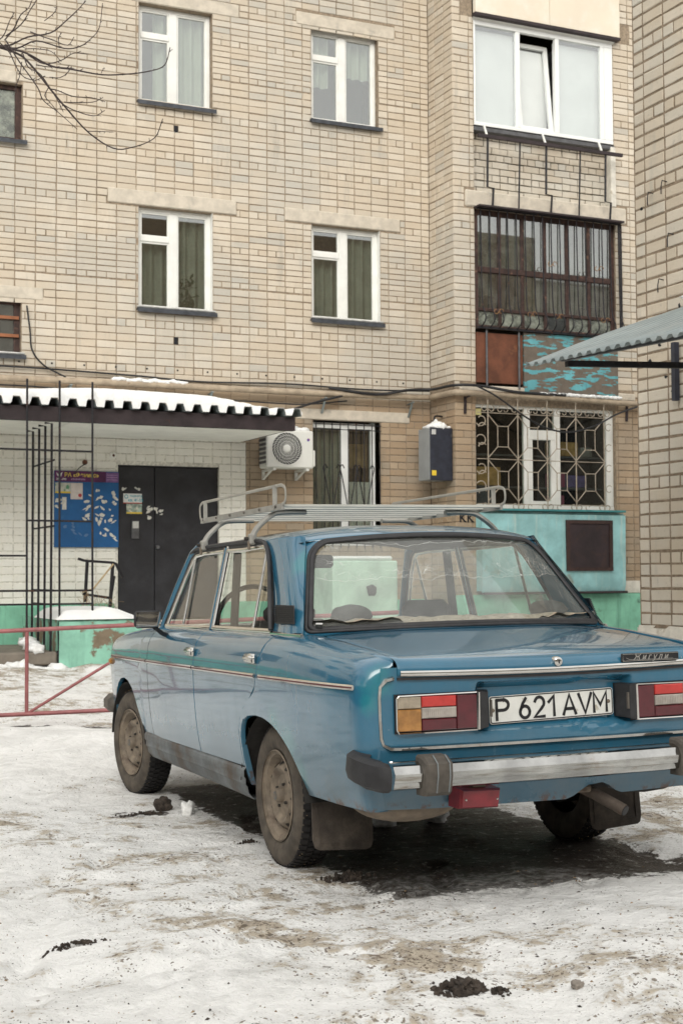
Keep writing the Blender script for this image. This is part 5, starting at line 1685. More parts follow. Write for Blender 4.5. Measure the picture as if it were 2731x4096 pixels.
m_chrome_rust = M('rusty_chrome', (.45, .45, .435), .08, 1.0, var=.25, vs=6, c2=(.24, .145, .085), c2lo=.54, c2hi=.70, c2s=3.2)
m_rubber = M('black_rubber', (.020, .020, .022), .55, var=.3, vs=20, bump=.1, bs=80)
m_dustrub = M('dusty_rubber', (.085, .074, .062), .75, var=.35, vs=14, bump=.25, bs=90, c2=(.13, .115, .095), c2lo=.5, c2hi=.75, c2s=8)
def tyre_mat():
    n = N('tyre_rubber')
    p = n.co()
    r_ = n.attr('tint')
    c = n.mix(n.mr(n.noise(14, 5, .65), .3, .75), (.062, .053, .044), (.125, .105, .083))
    c = n.mix(r_, c, n.mix(n.noise(40, 4, .6), (.012, .012, .014), (.035, .032, .03)))
    n.bsdf(c, .85, 0, n.bump(n.noise(60, 4, .6), .35, .005), .3)
    return n.m
m_tyre = tyre_mat()
m_flap = M('mud_flap_rubber', (.05, .04, .032), .85, var=.35, vs=10, bump=.35, bs=50, c2=(.11, .09, .07), c2lo=.5, c2hi=.75, c2s=6)
m_rim = M('dusty_rim', (.195, .158, .118), .7, .1, var=.35, vs=12, bump=.3, bs=70, c2=(.10, .07, .05), c2lo=.52, c2hi=.7, c2s=9)
m_drum = M('brake_dark', (.03, .026, .022), .8, var=.3)
m_under = M('underbody', (.022, .020, .018), .9, var=.5, vs=8, bump=.3, c2=(.06, .045, .033), c2lo=.55, c2hi=.75)
m_sillp = M('dirty_sill', (.15, .165, .17), .7, var=.3, vs=5, bump=.3, bs=60, c2=(.095, .072, .055), c2lo=.45, c2hi=.70, c2s=4)
m_inside = M('cabin_trim', (.028, .025, .023), .8, var=.25, vs=8)
m_seat = M('seat_cloth', (.035, .030, .028), .9, var=.4, vs=30)
m_head = M('headlining', (.10, .09, .075), .9, var=.15, vs=6)
m_plate_w = M('plate_white', (.70, .70, .66), .5, var=.05, vs=20, c2=(.42, .38, .30), c2lo=.62, c2hi=.72, c2s=24)
m_plate_k = M('plate_black', (.012, .012, .014), .5)
m_white_lens = M('clear_lens', (.37, .335, .30), .2, var=.15, vs=30, coat=.6)
m_red = M('dark_red_lens', (.085, .006, .012), .15, var=.15, vs=20, coat=.7)
m_red2 = M('bright_red_lens', (.48, .035, .03), .2, var=.12, vs=20, coat=.6)
m_amber = M('amber_lens', (.36, .17, .045), .25, var=.25, vs=25, coat=.6)
m_smoke = M('yellowed_lens', (.33, .28, .21), .25, var=.2, vs=25, coat=.6)
def fur_mat():
    n = N('fur_cover')
    a_ = n.noise(24, 6, .75, None, .8)
    c = n.mix(n.mr(a_, .3, .7), (.46, .36, .25), (.80, .69, .54))
    n.bsdf(c, 1, 0, n.bump(a_, 1.0, .04), .1)
    return n.m
m_fur = fur_mat()
m_carglass = glass_mat('car_glass', (.86, .89, .87), base=.08, dirt=.02, dirtc=(.40, .40, .36))
def cracked_glass():
    n = N('cracked_rear_glass')
    p = n.co()
    tr = n.n('BsdfTransparent'); n.set(tr.inputs[0], (.90, .93, .91))
    gl = n.n('BsdfGlossy'); gl.inputs['Roughness'].default_value = .01
    s_ = n.mixs(n.schlick(.11), tr.outputs[0], gl.outputs[0])
    s = n.xyz(p)
    wob = n.ma('MULTIPLY', n.ma('SUBTRACT', n.noise(4.5, 4, .6), .5), .10)
    zz_ = n.ma('ADD', s[2], wob)
    film = n.ma('MULTIPLY', n.mr(zz_, 1.165, 1.172), n.mr(zz_, 1.322, 1.328, 1, 0))
    pv = n.n('VectorMath', operation='ADD')
    dn = n.n('TexNoise'); dn.inputs['Scale'].default_value = 9; n.set(dn.inputs['Vector'], p)
    sc_ = n.n('VectorMath', operation='SCALE'); n.set(sc_.inputs[0], dn.outputs['Color']); sc_.inputs['Scale'].default_value = .09
    n.set(pv.inputs[0], p); n.set(pv.inputs[1], sc_.outputs[0])
    e1 = n.vor(17, 'DISTANCE_TO_EDGE', pv.outputs[0])
    e2 = n.vor(42, 'DISTANCE_TO_EDGE', pv.outputs[0])
    thin = n.noise(5, 4, .6, n.mapp(p, loc=(4, 2, 7)))
    crk = n.ma('MAXIMUM', n.ma('MULTIPLY', n.mr(e1, .003, .014, 1, 0), n.mr(thin, .36, .55)), n.ma('MULTIPLY', n.mr(e2, .004, .030, 1, 0), n.mr(thin, .40, .58, 0, .8)))
    crk = n.ma('MULTIPLY', crk, film)
    edge = n.ma('MULTIPLY', n.mr(n.ma('ABSOLUTE', n.ma('SUBTRACT', zz_, 1.168)), .0004, .0028, 1, 0), .6)
    edge2 = n.ma('MULTIPLY', n.mr(n.ma('ABSOLUTE', n.ma('SUBTRACT', zz_, 1.322)), .0005, .003, 1, 0), .6)
    k = n.ma('MAXIMUM', n.ma('MAXIMUM', crk, n.ma('MAXIMUM', edge, edge2)), n.ma('MULTIPLY', film, .20))
    k = n.ma('MAXIMUM', n.ma('MULTIPLY', k, .62), n.ma('MULTIPLY', n.mr(n.noise(5, 5, .65), .25, .8, .35, 1), .20))
    df = n.n('BsdfDiffuse'); n.set(df.inputs[0], (.66, .68, .64))
    n.surf(n.mixs(k, s_, df.outputs[0]))
    return n.m
m_cracked = cracked_glass()

def cpart(mb, name, mat, parent=None, smooth=None, tint=False):
    return mb.build(name, mat, parent or car, smooth, tint, world=False)

# ---- body section: half width at (y, z)
ZT = lambda y: interp(y, [-1.0, -.85, -.5, -.2, .1, 1.8, 2.2, 2.6, 2.85, 2.95], [.866, .890, .922, .942, .948, .944, .931, .905, .882, .868])
PZ = [.20, .26, .34, .42, .52, .62, .70, .76, .80, .85, .885, .910, .930, .942, .948]
PX = [.715, .733, .762, .782, .795, .803, .8065, .807, .806, .8005, .790, .775, .752, .728, .705]
OFF = lambda y: interp(y, [-1.0, -.9, -.7, -.35, 0, .4, 1.6, 2.0, 2.4, 2.7, 2.9], [.050, .034, .016, .004, 0, 0, 0, .006, .014, .026, .044])
def hw(y, z):
    zt = ZT(y)
    q = z if z < .6 else .6 + (z - .6) * .348 / (zt - .6)
    return interp(q, PZ, PX) - OFF(y)
ZROWS = [0, .04, .1, .18, .27, .36, .45, .54, .62, .70, .76, .81, .855, .89, .92, .945, .965, .985, 1]

def side_cols(cols, s, rows=ZROWS, edge_in=.012):
    """cols: (y, z_low, z_high, inset, rear weight); edges are folded inwards"""
    P = []
    for y, zl, zh, ins, wt in cols:
        row = []
        for i, q in enumerate(rows):
            z = zl + (zh - zl) * q
            x = hw(max(y, -1.0), z) - ins
            if ins: x = max(x, .6425)
            row.append((s * x, y + wt * (.055 * max(0, (.56 - z) / .22)), z))
        P.append(row)
    return P

ARCH_R = ([.284, .282, .268, .235, .17, .06, -.03, -.12, -.20, -.27, -.33, -.375, -.41, -.432], [.365, .50, .548, .582, .603, .613, .610, .594, .566, .530, .487, .440, .392, .350])
DOOR_C = [(.302, .378), (.302, .534), (.285, .567), (.253, .605), (.175, .658), (.100, .690), (.060, .712), (.040, .745), (.030, .785), (.008, .85), (-.008, .90), (-.016, .948)]
for s in (-1, 1):
    # rear quarter with its corner, C pillar and deck edge
    cols = []
    zc = [z for y, z in DOOR_C]; yc = [y for y, z in DOOR_C]
    ylist = [.300, .290, .284, .283, .27, .253, .235, .215, .19, .17, .14, .10, .075, .058, .045, .034, .022, .008, -.004, -.012, -.018] + list(np.arange(-.04, -.40, -.03)) + [-.41, -.425, -.432, -.433, -.45, -.5, -.56, -.62, -.68, -.74, -.80, -.86, -.89, -.918]
    for y in ylist:
        if y >= -.016:
            zh = interp(-y, [-a for a in yc[1:]], zc[1:])
        else:
            zh = ZT(y)
        zl = .300 if y > .2835 else (interp(-y, [-a for a in ARCH_R[0]][1:], ARCH_R[1][1:]) if y >= -.4325 else .345)
        cols.append((y, zl, min(zh, ZT(y)), 0, 0))
    for y, ins, wt in ((-.936, .0035, .1), (-.950, .012, .25), (-.961, .022, .45), (-.970, .036, .65), (-.976, .050, .85), (-.980, .066, 1.0)):
        cols.append((y, .345, ZT(y) - .12 * ins, ins, wt))
    mb = MB()
    P = side_cols(cols, s)
    mb.grid(P if s < 0 else P)
    # folded arch lip and lower edge
    lip = [(row[0]) for row in P]
    mb.grid([[p, (p[0] - s * .004, p[1], p[2] - .003), (p[0] - s * .020, p[1], p[2] - .004)] for p in lip])
    # deck edge between the flank and the boot lid
    top = [row[-1] for row in P if row[-1][1] < -.14]
    P2 = []
    for p in top:
        xi = interp(p[1], [-1.0, -.93, -.8, -.34, -.26, -.14], [.640, .641, .641, .643, .66, .69])
        x0 = abs(p[0])
        P2.append([(s * (x0 + (xi - x0) * k_), p[1] - .004 * k_, p[2] + .008 * math.sin(k_ * 2.2) + (-.02 * k_ if k_ == 1 else 0) * 0) for k_ in (0, .25, .5, .75, 1)] + [(s * xi, p[1], p[2] - .022)])
    mb.grid(P2)
    # C pillar
    SC = [(.705, .10, .940), (.690, .11, 1.0), (.667, .19, 1.10), (.645, .27, 1.20), (.628, .34, 1.27), (.618, .40, 1.318), (.612, .44, 1.345)]
    RC = [(.700, -.245, .940), (.678, -.20, 1.0), (.645, -.115, 1.10), (.607, -.03, 1.20), (.580, .03, 1.27), (.563, .066, 1.315), (.553, .095, 1.352)]
    PP = []
    for a, b_ in zip(SC, RC):
        a, b_ = Vector(a), Vector(b_)
        row = []
        for k_ in np.linspace(0, 1, 9):
            p = a.lerp(b_, k_)
            bul = math.sin(math.pi * k_)
            p += Vector((.016, -.028, .004)) * bul
            row.append((s * p.x, p.y, p.z))
        PP.append(row)
    mb.grid(PP)
    rq = cpart(mb, 'rear_quarter', m_paint, smooth=42)
    # front fender
    AF = ([2.0, 2.05, 2.10, 2.16, 2.22, 2.30, 2.40, 2.50, 2.58, 2.65, 2.70, 2.735, 2.75], [.36, .41, .48, .555, .607, .642, .655, .645, .616, .57, .515, .44, .36])
    cols = []
    for y in [1.833, 1.86, 1.9, 1.95, 1.999] + list(AF[0]) + [2.13, 2.19, 2.26, 2.35, 2.45, 2.54] + [2.751, 2.79, 2.82]:
        zl = .345 if (y < 2.0 or y > 2.75) else interp(y, AF[0], AF[1])
        cols.append((y, zl, ZT(y), 0, 0))
    cols.sort()
    for y, ins in ((2.845, .006), (2.862, .022), (2.872, .05), (2.876, .09)):
        cols.append((y, .36, ZT(2.85) - .01 - .1 * ins, ins, 0))
    mb = MB()
    P = side_cols(cols, s)
    mb.grid(P)
    mb.grid([[row[0], (row[0][0] - s * .02, row[0][1], row[0][2] - .004)] for row in P])
    ff = cpart(mb, 'front_fender', m_paint, smooth=42)
    # doors: rows by height between their edge curves
    def door(yl, yr, zlow):
        rows = []
        for q in ZROWS:
            z = zlow + (.948 - zlow) * q
            a, b_ = yl(z), yr(z)
            rows.append([(s * hw(y, z), y, z) for y in np.linspace(a, b_, 15)])
        m_ = MB().grid(rows)
        loop = rows[0] + [r_[-1] for r_ in rows[1:]] + rows[-1][::-1][1:] + [r_[0] for r_ in rows[::-1]][1:-1]
        loop.append(loop[0])
        m_.grid([[p, (p[0] - s * .018, p[1], p[2])] for p in loop])
        return m_
    yC = lambda z: interp(z, zc, yc)
    g_ = .005
    fd = cpart(door(lambda z: .950 + g_, lambda z: 1.830 - g_, .378), 'front_door', m_paint, smooth=42)
    rd = cpart(door(lambda z: yC(z) + g_, lambda z: .950 - g_, .378), 'rear_door', m_paint, smooth=42)
    # waist moulding per panel
    def strip(par, ya, yb, end=False):
        pts = [(s * (hw(y, .770) + .006), y, .766 + .012 * (1 - (y + .9) / 3.6) ) for y in np.linspace(ya, yb, 8)]
        cpart(MB().tube(pts, .0095, 6, flat=(.55, 1)), 'waist_moulding', m_chrome, par, smooth=40)
        pts = [(p[0] + s * .0045, p[1], p[2]) for p in pts]
        cpart(MB().tube(pts, .0042, 4, flat=(.5, 1)), 'moulding_inlay', M('moulding_red', (.10, .022, .022), .5), par)
    strip(rq, -.02, -.925); strip(rd, .04, .942); strip(fd, .958, 1.822); strip(ff, 1.842, 2.72)
    # door handles
    for par, yh in ((fd, .985), (rd, .09)):
        hx = hw(yh, .845)
        mb = MB().box(s * (hx + .001), s * (hx + .018), yh - .062, yh + .062, .826, .866, .006)
        h_ = cpart(mb, 'door_handle', m_chrome, par, smooth=40)
        cpart(MB().box(s * (hx + .015), s * (hx + .030), yh - .058, yh + .045, .838, .858, .006), 'handle_flap', m_chrome, h_, smooth=40)
        cpart(MB().lathe([(0, .0), (.006, 0)], (s * (hx + .0195), yh - .05, .834), 'X', 8), 'lock', m_plate_k, h_)
    # sill
    rows = []
    for z, x in ((.372, .770), (.360, .779), (.335, .779), (.325, .772), (.300, .772), (.290, .764), (.262, .758), (.235, .735), (.228, .60)):
        rows.append([(s * (x - .006 * math.sin((y - .3) * 2)), y, z + (.012 * ((y - .3) / 1.6))) for y in np.linspace(.29, 1.99, 18)])
    cpart(MB().grid(rows), 'sill_panel', m_sillp, smooth=35)
    # ---- side windows on the leaning plane
    def GX(y, z): return .703 + (z - .942) / .39 * (-.088)
    def gp(y, z, o=0.0): return (s * (GX(y, z) + o), y, z)
    def fill(pts, name, mat, par, o=-.012):
        cpart(MB().add([gp(y, z, o) for y, z in pts], [tuple(range(len(pts)))]), name, mat, par)
    def bar(pts, r_, name, mat, par, flat=(.6, 1), o=0.0, n=6):
        cpart(MB().tube([gp(y, z, o) for y, z in pts], r_, n, flat=flat), name, mat, par, smooth=50)
    # rear door frame and glass
    Lr = [(.135, .955), (.158, 1.02), (.205, 1.10), (.27, 1.19), (.338, 1.268), (.385, 1.305), (.43, 1.322)]
    bar([(.105, .945)] + [(y - .012, z + .004) for y, z in Lr] + [(.70, 1.336), (.955, 1.338)], .013, 'window_frame', m_rubber, rd)
    bar([(y, z) for y, z in Lr] + [(.70, 1.318), (.955, 1.320)], .011, 'window_trim', m_chrome, rd, o=.004)
    fill([(.135, .955), (.158, 1.02), (.205, 1.10), (.27, 1.19), (.338, 1.268), (.385, 1.303), (.43, 1.318), (.955, 1.32), (.950, .955)], 'side_glass', m_carglass, rd)
    bar([(.375, .955), (.396, 1.305)], .010, 'quarter_light_bar', m_chrome, rd)
    bar([(.11, .951), (.945, .953)], .014, 'belt_trim', m_chrome, rd, o=.003)
    # B pillar
    bar([(.962, .948), (.968, 1.335)], .016, 'frame_post', m_chrome, rd, o=.002)
    bar([(.985, .948), (.991, 1.335)], .014, 'frame_post', m_paint, fd, o=.004)
    bar([(1.008, .948), (1.014, 1.335)], .012, 'frame_post', m_chrome, fd, o=.002)
    # front door frame and glass
    bar([(1.02, 1.336), (1.35, 1.336), (1.50, 1.328), (1.56, 1.30), (1.64, 1.22), (1.74, 1.09), (1.83, .955)], .013, 'window_frame', m_rubber, fd)
    bar([(1.02, 1.319), (1.35, 1.319), (1.485, 1.312), (1.535, 1.286), (1.615, 1.20), (1.71, 1.07), (1.785, .955)], .010, 'window_trim', m_chrome, fd, o=.004)
    fill([(1.02, .955), (1.02, 1.32), (1.35, 1.32), (1.485, 1.312), (1.535, 1.286), (1.615, 1.20), (1.71, 1.07), (1.785, .955)], 'side_glass', m_carglass, fd)
    bar([(1.492, .955), (1.515, 1.295)], .010, 'vent_window_bar', m_chrome, fd)
    bar([(1.0, .951), (1.80, .951)], .014, 'belt_trim', m_chrome, fd, o=.003)
    # louvre on the C pillar
    lv = MB()
    LO = [(.708, .040, .990), (.701, -.160, .990), (.690, -.128, 1.060), (.695, .078, 1.062)]
    A, B_, C_, D_ = [Vector((s * (p[0] + .004), p[1] - .004, p[2])) for p in LO]
    lvf = MB().add([A, B_, C_, D_], [(0, 1, 2, 3)])
    lo_ = cpart(lvf, 'air_vent', m_plate_k, rq)
    for i in range(9):
        t_ = (i + .5) / 9
        a, b_ = A.lerp(D_, t_), B_.lerp(C_, t_)
        lv.tube([a + Vector((s * .004, 0, 0)), b_ + Vector((s * .004, -.004, 0))], .0028, 4)
    lv.tube([A, B_, C_, D_, A], .004, 4)
    cpart(lv, 'vent_slats', m_rubber, lo_)
    cpart(MB().tube([(s * .712, .10, .944), (s * .713, -.08, .942), (s * .704, -.245, .940)], .012, 6, flat=(.7, 1)), 'belt_trim', m_chrome, rq, smooth=50)
    # A pillar
    cpart(MB().tube([(s * .700, 1.875, .935), (s * .655, 1.72, 1.15), (s * .612, 1.575, 1.325), (s * .598, 1.50, 1.358)], .024, 8), 'a_pillar', m_paint, smooth=60)
    # drip rail
    cpart(MB().tube(smoothpath([(s * .700, 1.86, .96), (s * .642, 1.66, 1.26), (s * .622, 1.54, 1.335), (s * .620, 1.35, 1.350), (s * .620, .7, 1.352), (s * .620, .46, 1.345), (s * .632, .36, 1.305), (s * .655, .27, 1.22), (s * .695, .16, 1.08), (s * .712, .11, .96)], 4), .0105, 6), 'drip_rail', m_rubber, smooth=60)
    # inner liner so that no daylight passes the panel gaps, wheel housings
    ln = MB()
    ln.grid([[(s * .745, y, .30), (s * .755, y, .60), (s * .745, y, .86), (s * .690, y, .935)] for y in np.linspace(.30, 1.95, 6)])
    wh_ = MB()
    for yc_, rr in ((-.04, .385), (2.40, .385)):
        P = []
        for t_ in np.linspace(.12, math.pi - .12, 16):
            P.append([(s * x, yc_ + rr * math.cos(t_) * 1.02, .27 + rr * .93 * math.sin(t_)) for x in (.775, .60, .45)])
        wh_.grid(P)
        cpart(wh_, 'wheel_housing', m_under, smooth=50)
        wh_ = MB()
        ln.add([(s * .46, yc_ - .40, .32), (s * .46, yc_ + .40, .32), (s * .46, yc_ + .40, .68), (s * .46, yc_ - .40, .68)], [(0, 1, 2, 3)])
    cpart(ln, 'inner_panel', m_under, smooth=50)
    cpart(MB().grid([[(s * x, -.91, z) for z in (.40, .6, .84)] for x in (.69, .3, .002)]), 'boot_liner', m_under)

# ---- roof
def roof_z(x, y):
    zc_ = interp(y, [-.06, .05, .2, .5, .9, 1.2, 1.45, 1.55], [1.362, 1.383, 1.402, 1.418, 1.425, 1.42, 1.395, 1.37])
    return zc_ - (zc_ - 1.350) * abs(x / .615) ** 2.6
def RW(sx, t_, o=0.0):
    x = sx * (.672 + (.535 - .672) * t_)
    y = -.434 + (-.040 + .434) * t_ + sx * sx * (.215 + (.125 - .215) * t_)
    z = .972 + (1.355 - .972) * t_ - sx * sx * (.016 + .012 * t_)
    return Vector((x, y - o * .7, z + o * .7))
P = []
for u in np.linspace(-1, 1, 49):
    x = .615 * math.copysign(abs(u) ** .85, u)
    if abs(x) < .553:
        e_ = RW(x / .533, 1.03, -.003); yr, zr = e_.y, e_.z
    else:
        k_ = (abs(x) - .553) / .062
        e_ = RW(.553 / .533, 1.03, -.003)
        yr, zr = e_.y + (.44 - e_.y) * k_, e_.z + (1.345 - e_.z) * k_
    yf_ = 1.44 + .06 * (x / .615) ** 2
    row = []
    for v in np.linspace(0, 1, 30) ** 1.5:
        y = yr + (yf_ - yr) * v
        k_ = min(1, (y - yr) / .16)
        k_ = 1 - (1 - k_) ** 2
        row.append((x, y, roof_z(x, y) * k_ + (zr + (roof_z(x, y) - roof_z(x, yr))) * (1 - k_)))
    P.append(row)
mb = MB().grid(P)
roof = cpart(mb, 'roof', m_paint, smooth=60)
cpart(MB().tube([(r_[0][0], r_[0][1] + .006, r_[0][2] - .010) for r_ in P if abs(r_[0][0]) < .600], .0125, 8), 'roof_lip', m_paint, roof, smooth=60)
P = [[(x * .98, y, min(roof_z(x, y) - .03, 1.372)) for y in np.linspace(.08, 1.42, 8)] for x in np.linspace(-.59, .59, 11)]
cpart(MB().grid(P), 'headlining', m_head, smooth=60)

# ---- rear window
def rounded(n=8, a=.985, b0=.015, b1=.975):
    """outline of the pane in (s, t): wide radii above, tight ones below"""
    pts = []
    for sg_, top, a0 in ((1, 1, 0), (-1, 1, 90), (-1, 0, 180), (1, 0, 270)):
        rs, rt = (.125, .20) if top else (.035, .055)
        cx_, ct = sg_ * (a - rs), (b1 - rt if top else b0 + rt)
        for k_ in range(n + 1):
            an = R(a0 + 90 * k_ / n)
            pts.append((cx_ + rs * math.cos(an), ct + rt * math.sin(an)))
    return pts
out_ = rounded()
dense = []
for i in range(len(out_)):
    a, b_ = out_[i], out_[(i + 1) % len(out_)]
    k_ = max(1, int(math.hypot(b_[0] - a[0], b_[1] - a[1]) / .08))
    dense += [(a[0] + (b_[0] - a[0]) * j / k_, a[1] + (b_[1] - a[1]) * j / k_) for j in range(k_)]
dense.append(dense[0])
P = [[tuple(RW(sx, t_, -.004)) for t_ in np.linspace(.02, .98, 12)] for sx in np.linspace(-.975, .975, 25)]
rwn = cpart(MB().grid(P), 'rear_window', m_cracked, smooth=180)
tag(rwn, 'cracked rear window held with clear film')
cpart(MB().tube([RW(a, b_, .005) for a, b_ in dense], .0115, 8, cap=False, flat=(1, .6)), 'window_seal', m_rubber, rwn, smooth=60)
cpart(MB().tube([RW(a * 1.022, .5 + (b_ - .5) * 1.045, .003) for a, b_ in dense], .0085, 8, cap=False, flat=(1, .7)), 'outer_seal', m_rubber, rwn, smooth=60)
# painted corners between the seal and the pillars and above the seal
P = []
for a, b_ in dense:
    m_ = max(abs(a) / 1.0, abs(b_ - .5) / .5)
    k_ = 1.06 / max(abs(a), abs(b_ - .5) * 2)
    P.append([tuple(RW(a * 1.01, .5 + (b_ - .5) * 1.02, -.003)), tuple(RW(max(-1.03, min(1.03, a * k_)), max(-.05, min(1.0, .5 + (b_ - .5) * k_)), -.002))])
cpart(MB().grid(P), 'window_surround', m_paint, rwn, smooth=60)
ck = MB().tube([RW(-.96, .025, .02), RW(-.925, .02, .02)], .012, 6)
cpart(ck, 'seal_clip', m_chrome, rwn)
# windscreen and dashboard
P = [[(sx * (.665 - .10 * t_), 1.93 - .43 * t_ - sx * sx * .07, .945 + .42 * t_ - .02 * sx * sx * t_) for t_ in np.linspace(0, 1, 6)] for sx in np.linspace(-1, 1, 13)]
cpart(MB().grid(P), 'windscreen', m_carglass, smooth=180)
cpart(MB().box(-.62, .62, 1.58, 1.86, .80, .945, .03), 'dashboard', m_inside)
# ---- bonnet and nose
P = [[(x, y, interp(y, [1.93, 2.2, 2.6, 2.78, 2.86], [.955, .950, .930, .905, .86]) - .03 * (x / .7) ** 2) for x in np.linspace(-.70 + .02 * 0, .70, 15)] for y in (1.93, 2.05, 2.2, 2.4, 2.6, 2.7, 2.78, 2.83, 2.86)]
P = [[(p[0] * (hw(min(p[1], 2.9), ZT(min(p[1], 2.9))) / .70), p[1], p[2]) for p in row] for row in P]
cpart(MB().grid(P), 'bonnet', m_paint, smooth=50)
cpart(MB().box(-.68, .68, 2.80, 2.872, .36, .84, .02), 'front_panel', m_under)
cpart(MB().box(-.64, .64, 2.873, 2.892, .55, .76, .01), 'front_grille', m_chrome)
for x in (-.52, -.37, .37, .52):
    cpart(MB().lathe([(0, .03), (.06, .02), (.075, 0)], (x, 2.892, .66), 'Y', 20), 'headlight', m_white_lens, smooth=60)
fb = cpart(MB().box(-.72, .72, 2.92, 2.99, .44, .52, .02), 'front_bumper', m_chrome)
for s in (-1, 1):
    cpart(MB().box(s * .70, s * .785, 2.80, 2.985, .425, .53, .03), 'bumper_cap', m_dustrub, fb, smooth=40)
    cpart(MB().box(s * .765, s * .797, 2.735, 2.775, .716, .752, .010), 'side_repeater', m_amber)

# ---- boot lid, deck, rear panel
def zcen(y): return interp(y, [-1.04, -.98, -.92, -.84, -.75, -.66, -.57, -.48, -.40, -.30], [.850, .8675, .8825, .8995, .9155, .931, .9455, .959, .969, .976])
def lid(x, y):
    zc_, zs_ = zcen(y), ZT(y) + .004
    return zc_ - (zc_ - zs_) * (abs(x) / .636) ** 2.2
ybase = lambda x: -.988 - .026 * (1 - (x / .69) ** 2)
P = []
for x in np.concatenate([[-.628], np.linspace(-.62, .62, 61), [.628]]):
    xe_ = x
    row = []
    yf2 = -.470 + .16 * (x / .63) ** 2
    for v in np.linspace(0, 1, 12):
        y = yf2 + (ybase(x) + .045 - yf2) * v
        row.append((xe_ * (1 + .006 * (1 - v)) , y, lid(x, y) - (.004 if abs(x) > .625 else 0)))
    y0, z0 = row[-1][1], row[-1][2]
    for dy, dz in ((-.022, -.008), (-.036, -.020), (-.043, -.036), (-.046, -.058)):
        row.append((x, y0 + dy, z0 + dz))
    row.append((x, y0 - .030, z0 - .062))
    P.append(row)
ld = cpart(MB().grid(P), 'boot_lid', m_paint, smooth=40)
pts = [(x, ybase(x) - .007, lid(x, ybase(x) + .045) - .054) for x in np.linspace(-.622, .622, 31)]
cpart(MB().tube(pts, .0095, 6, flat=(.5, 1)), 'lid_moulding', m_chrome, ld, smooth=50)
lz = lid(0, ybase(0) + .045) - .026
lk = cpart(MB().lathe([(.0, -.016), (.010, -.016), (.0165, -.012), (.0185, -.004), (.0185, .012)], (.0, ybase(0) + .004, lz), 'Y', 20), 'boot_lock', m_chrome, ld, smooth=40)
cpart(MB().box(-.002, .002, ybase(0) - .0135, ybase(0) - .0122, lz - .007, lz + .007), 'key_slot', m_plate_k, lk)
for s in (-1, 1):      # rubber in the shut line
    cpart(MB().tube([(s * .6365, y, ZT(y) - .012) for y in (-.95, -.9, -.8, -.7, -.6, -.5, -.4, -.33)], .0055, 4), 'lid_gasket_shade', m_plate_k, ld)
# deck under the rear window
P = [[(x, yy, lid(x, yy) + .002) for yy in (-.475 + .16 * (x / .63) ** 2, -.435 + .17 * (x / .66) ** 2, -.33 + .10 * (x / .66) ** 2)] for x in np.linspace(-.69, .69, 25)]
cpart(MB().grid(P), 'rear_deck', m_paint, smooth=50)
# rear panel with the recess for the number plate and the cut-out for the exhaust
zlow = lambda x: interp(x, [-.70, -.5, .06, .09, .145, .22, .275, .30, .70], [.347, .340, .334, .345, .381, .388, .350, .342, .347])
def ylean(z): return .055 * max(0, (.56 - z) / .22)
def sm(a, b_, x):
    t_ = min(1, max(0, (x - a) / (b_ - a))); return t_ * t_ * (3 - 2 * t_)
def rec(x, z): return .046 * sm(.335, .30, abs(x)) * sm(.605, .625, z) * sm(.785, .765, z)
rx = np.concatenate([np.linspace(-.690, -.36, 12), np.linspace(-.335, -.29, 6), np.linspace(-.27, .27, 19), np.linspace(.29, .335, 6), np.linspace(.36, .690, 12)])
rz = [0, .05, .12, .2, .3, .4, .46, .50, .53, .55, .57, .59, .61, .66, .72, .78, .83, .86, .88, .90, .93, .97, 1]
P = []
for x in rx:
    zl = zlow(x)
    row = []
    for q in rz:
        z = zl + (.845 - zl) * q
        row.append((x, ybase(x) + .008 + ylean(z) + rec(x, z), z))
    row = [(row[0][0], row[0][1] + .05, row[0][2] + .004)] + row
    P.append(row)
rp = cpart(MB().grid(P), 'rear_panel', m_paint, smooth=40)
# dark strip standing in for the shut line shadow under the lid
cpart(MB().tube([(x, ybase(x) + .003, lid(x, ybase(x) + .045) - .073) for x in np.linspace(-.63, .63, 21)], .006, 4), 'lid_gasket_shade', m_rubber, rp)
# chrome frame of the panel
fp = []
for x, z in ((-.645, .808), (-.672, .802), (-.690, .780), (-.6945, .74), (-.693, .66), (-.690, .60), (-.682, .576), (-.660, .564), (-.62, .562)):
    fp.append((x, ybase(max(-.69, min(.69, x))) + (.014 if abs(x) > .675 else .004), z))
fp += [(x, ybase(x) + .004 , .562 - .004 * (x + .62) / 1.24) for x in np.linspace(-.55, .55, 23)]
fp += [(-x, y, z - .004 if z < .6 else z) for x, y, z in fp[:9]][::-1]
cpart(MB().tube(fp, .0115, 6, flat=(1, .8)), 'chrome_frame', m_chrome_rust, rp, smooth=50)

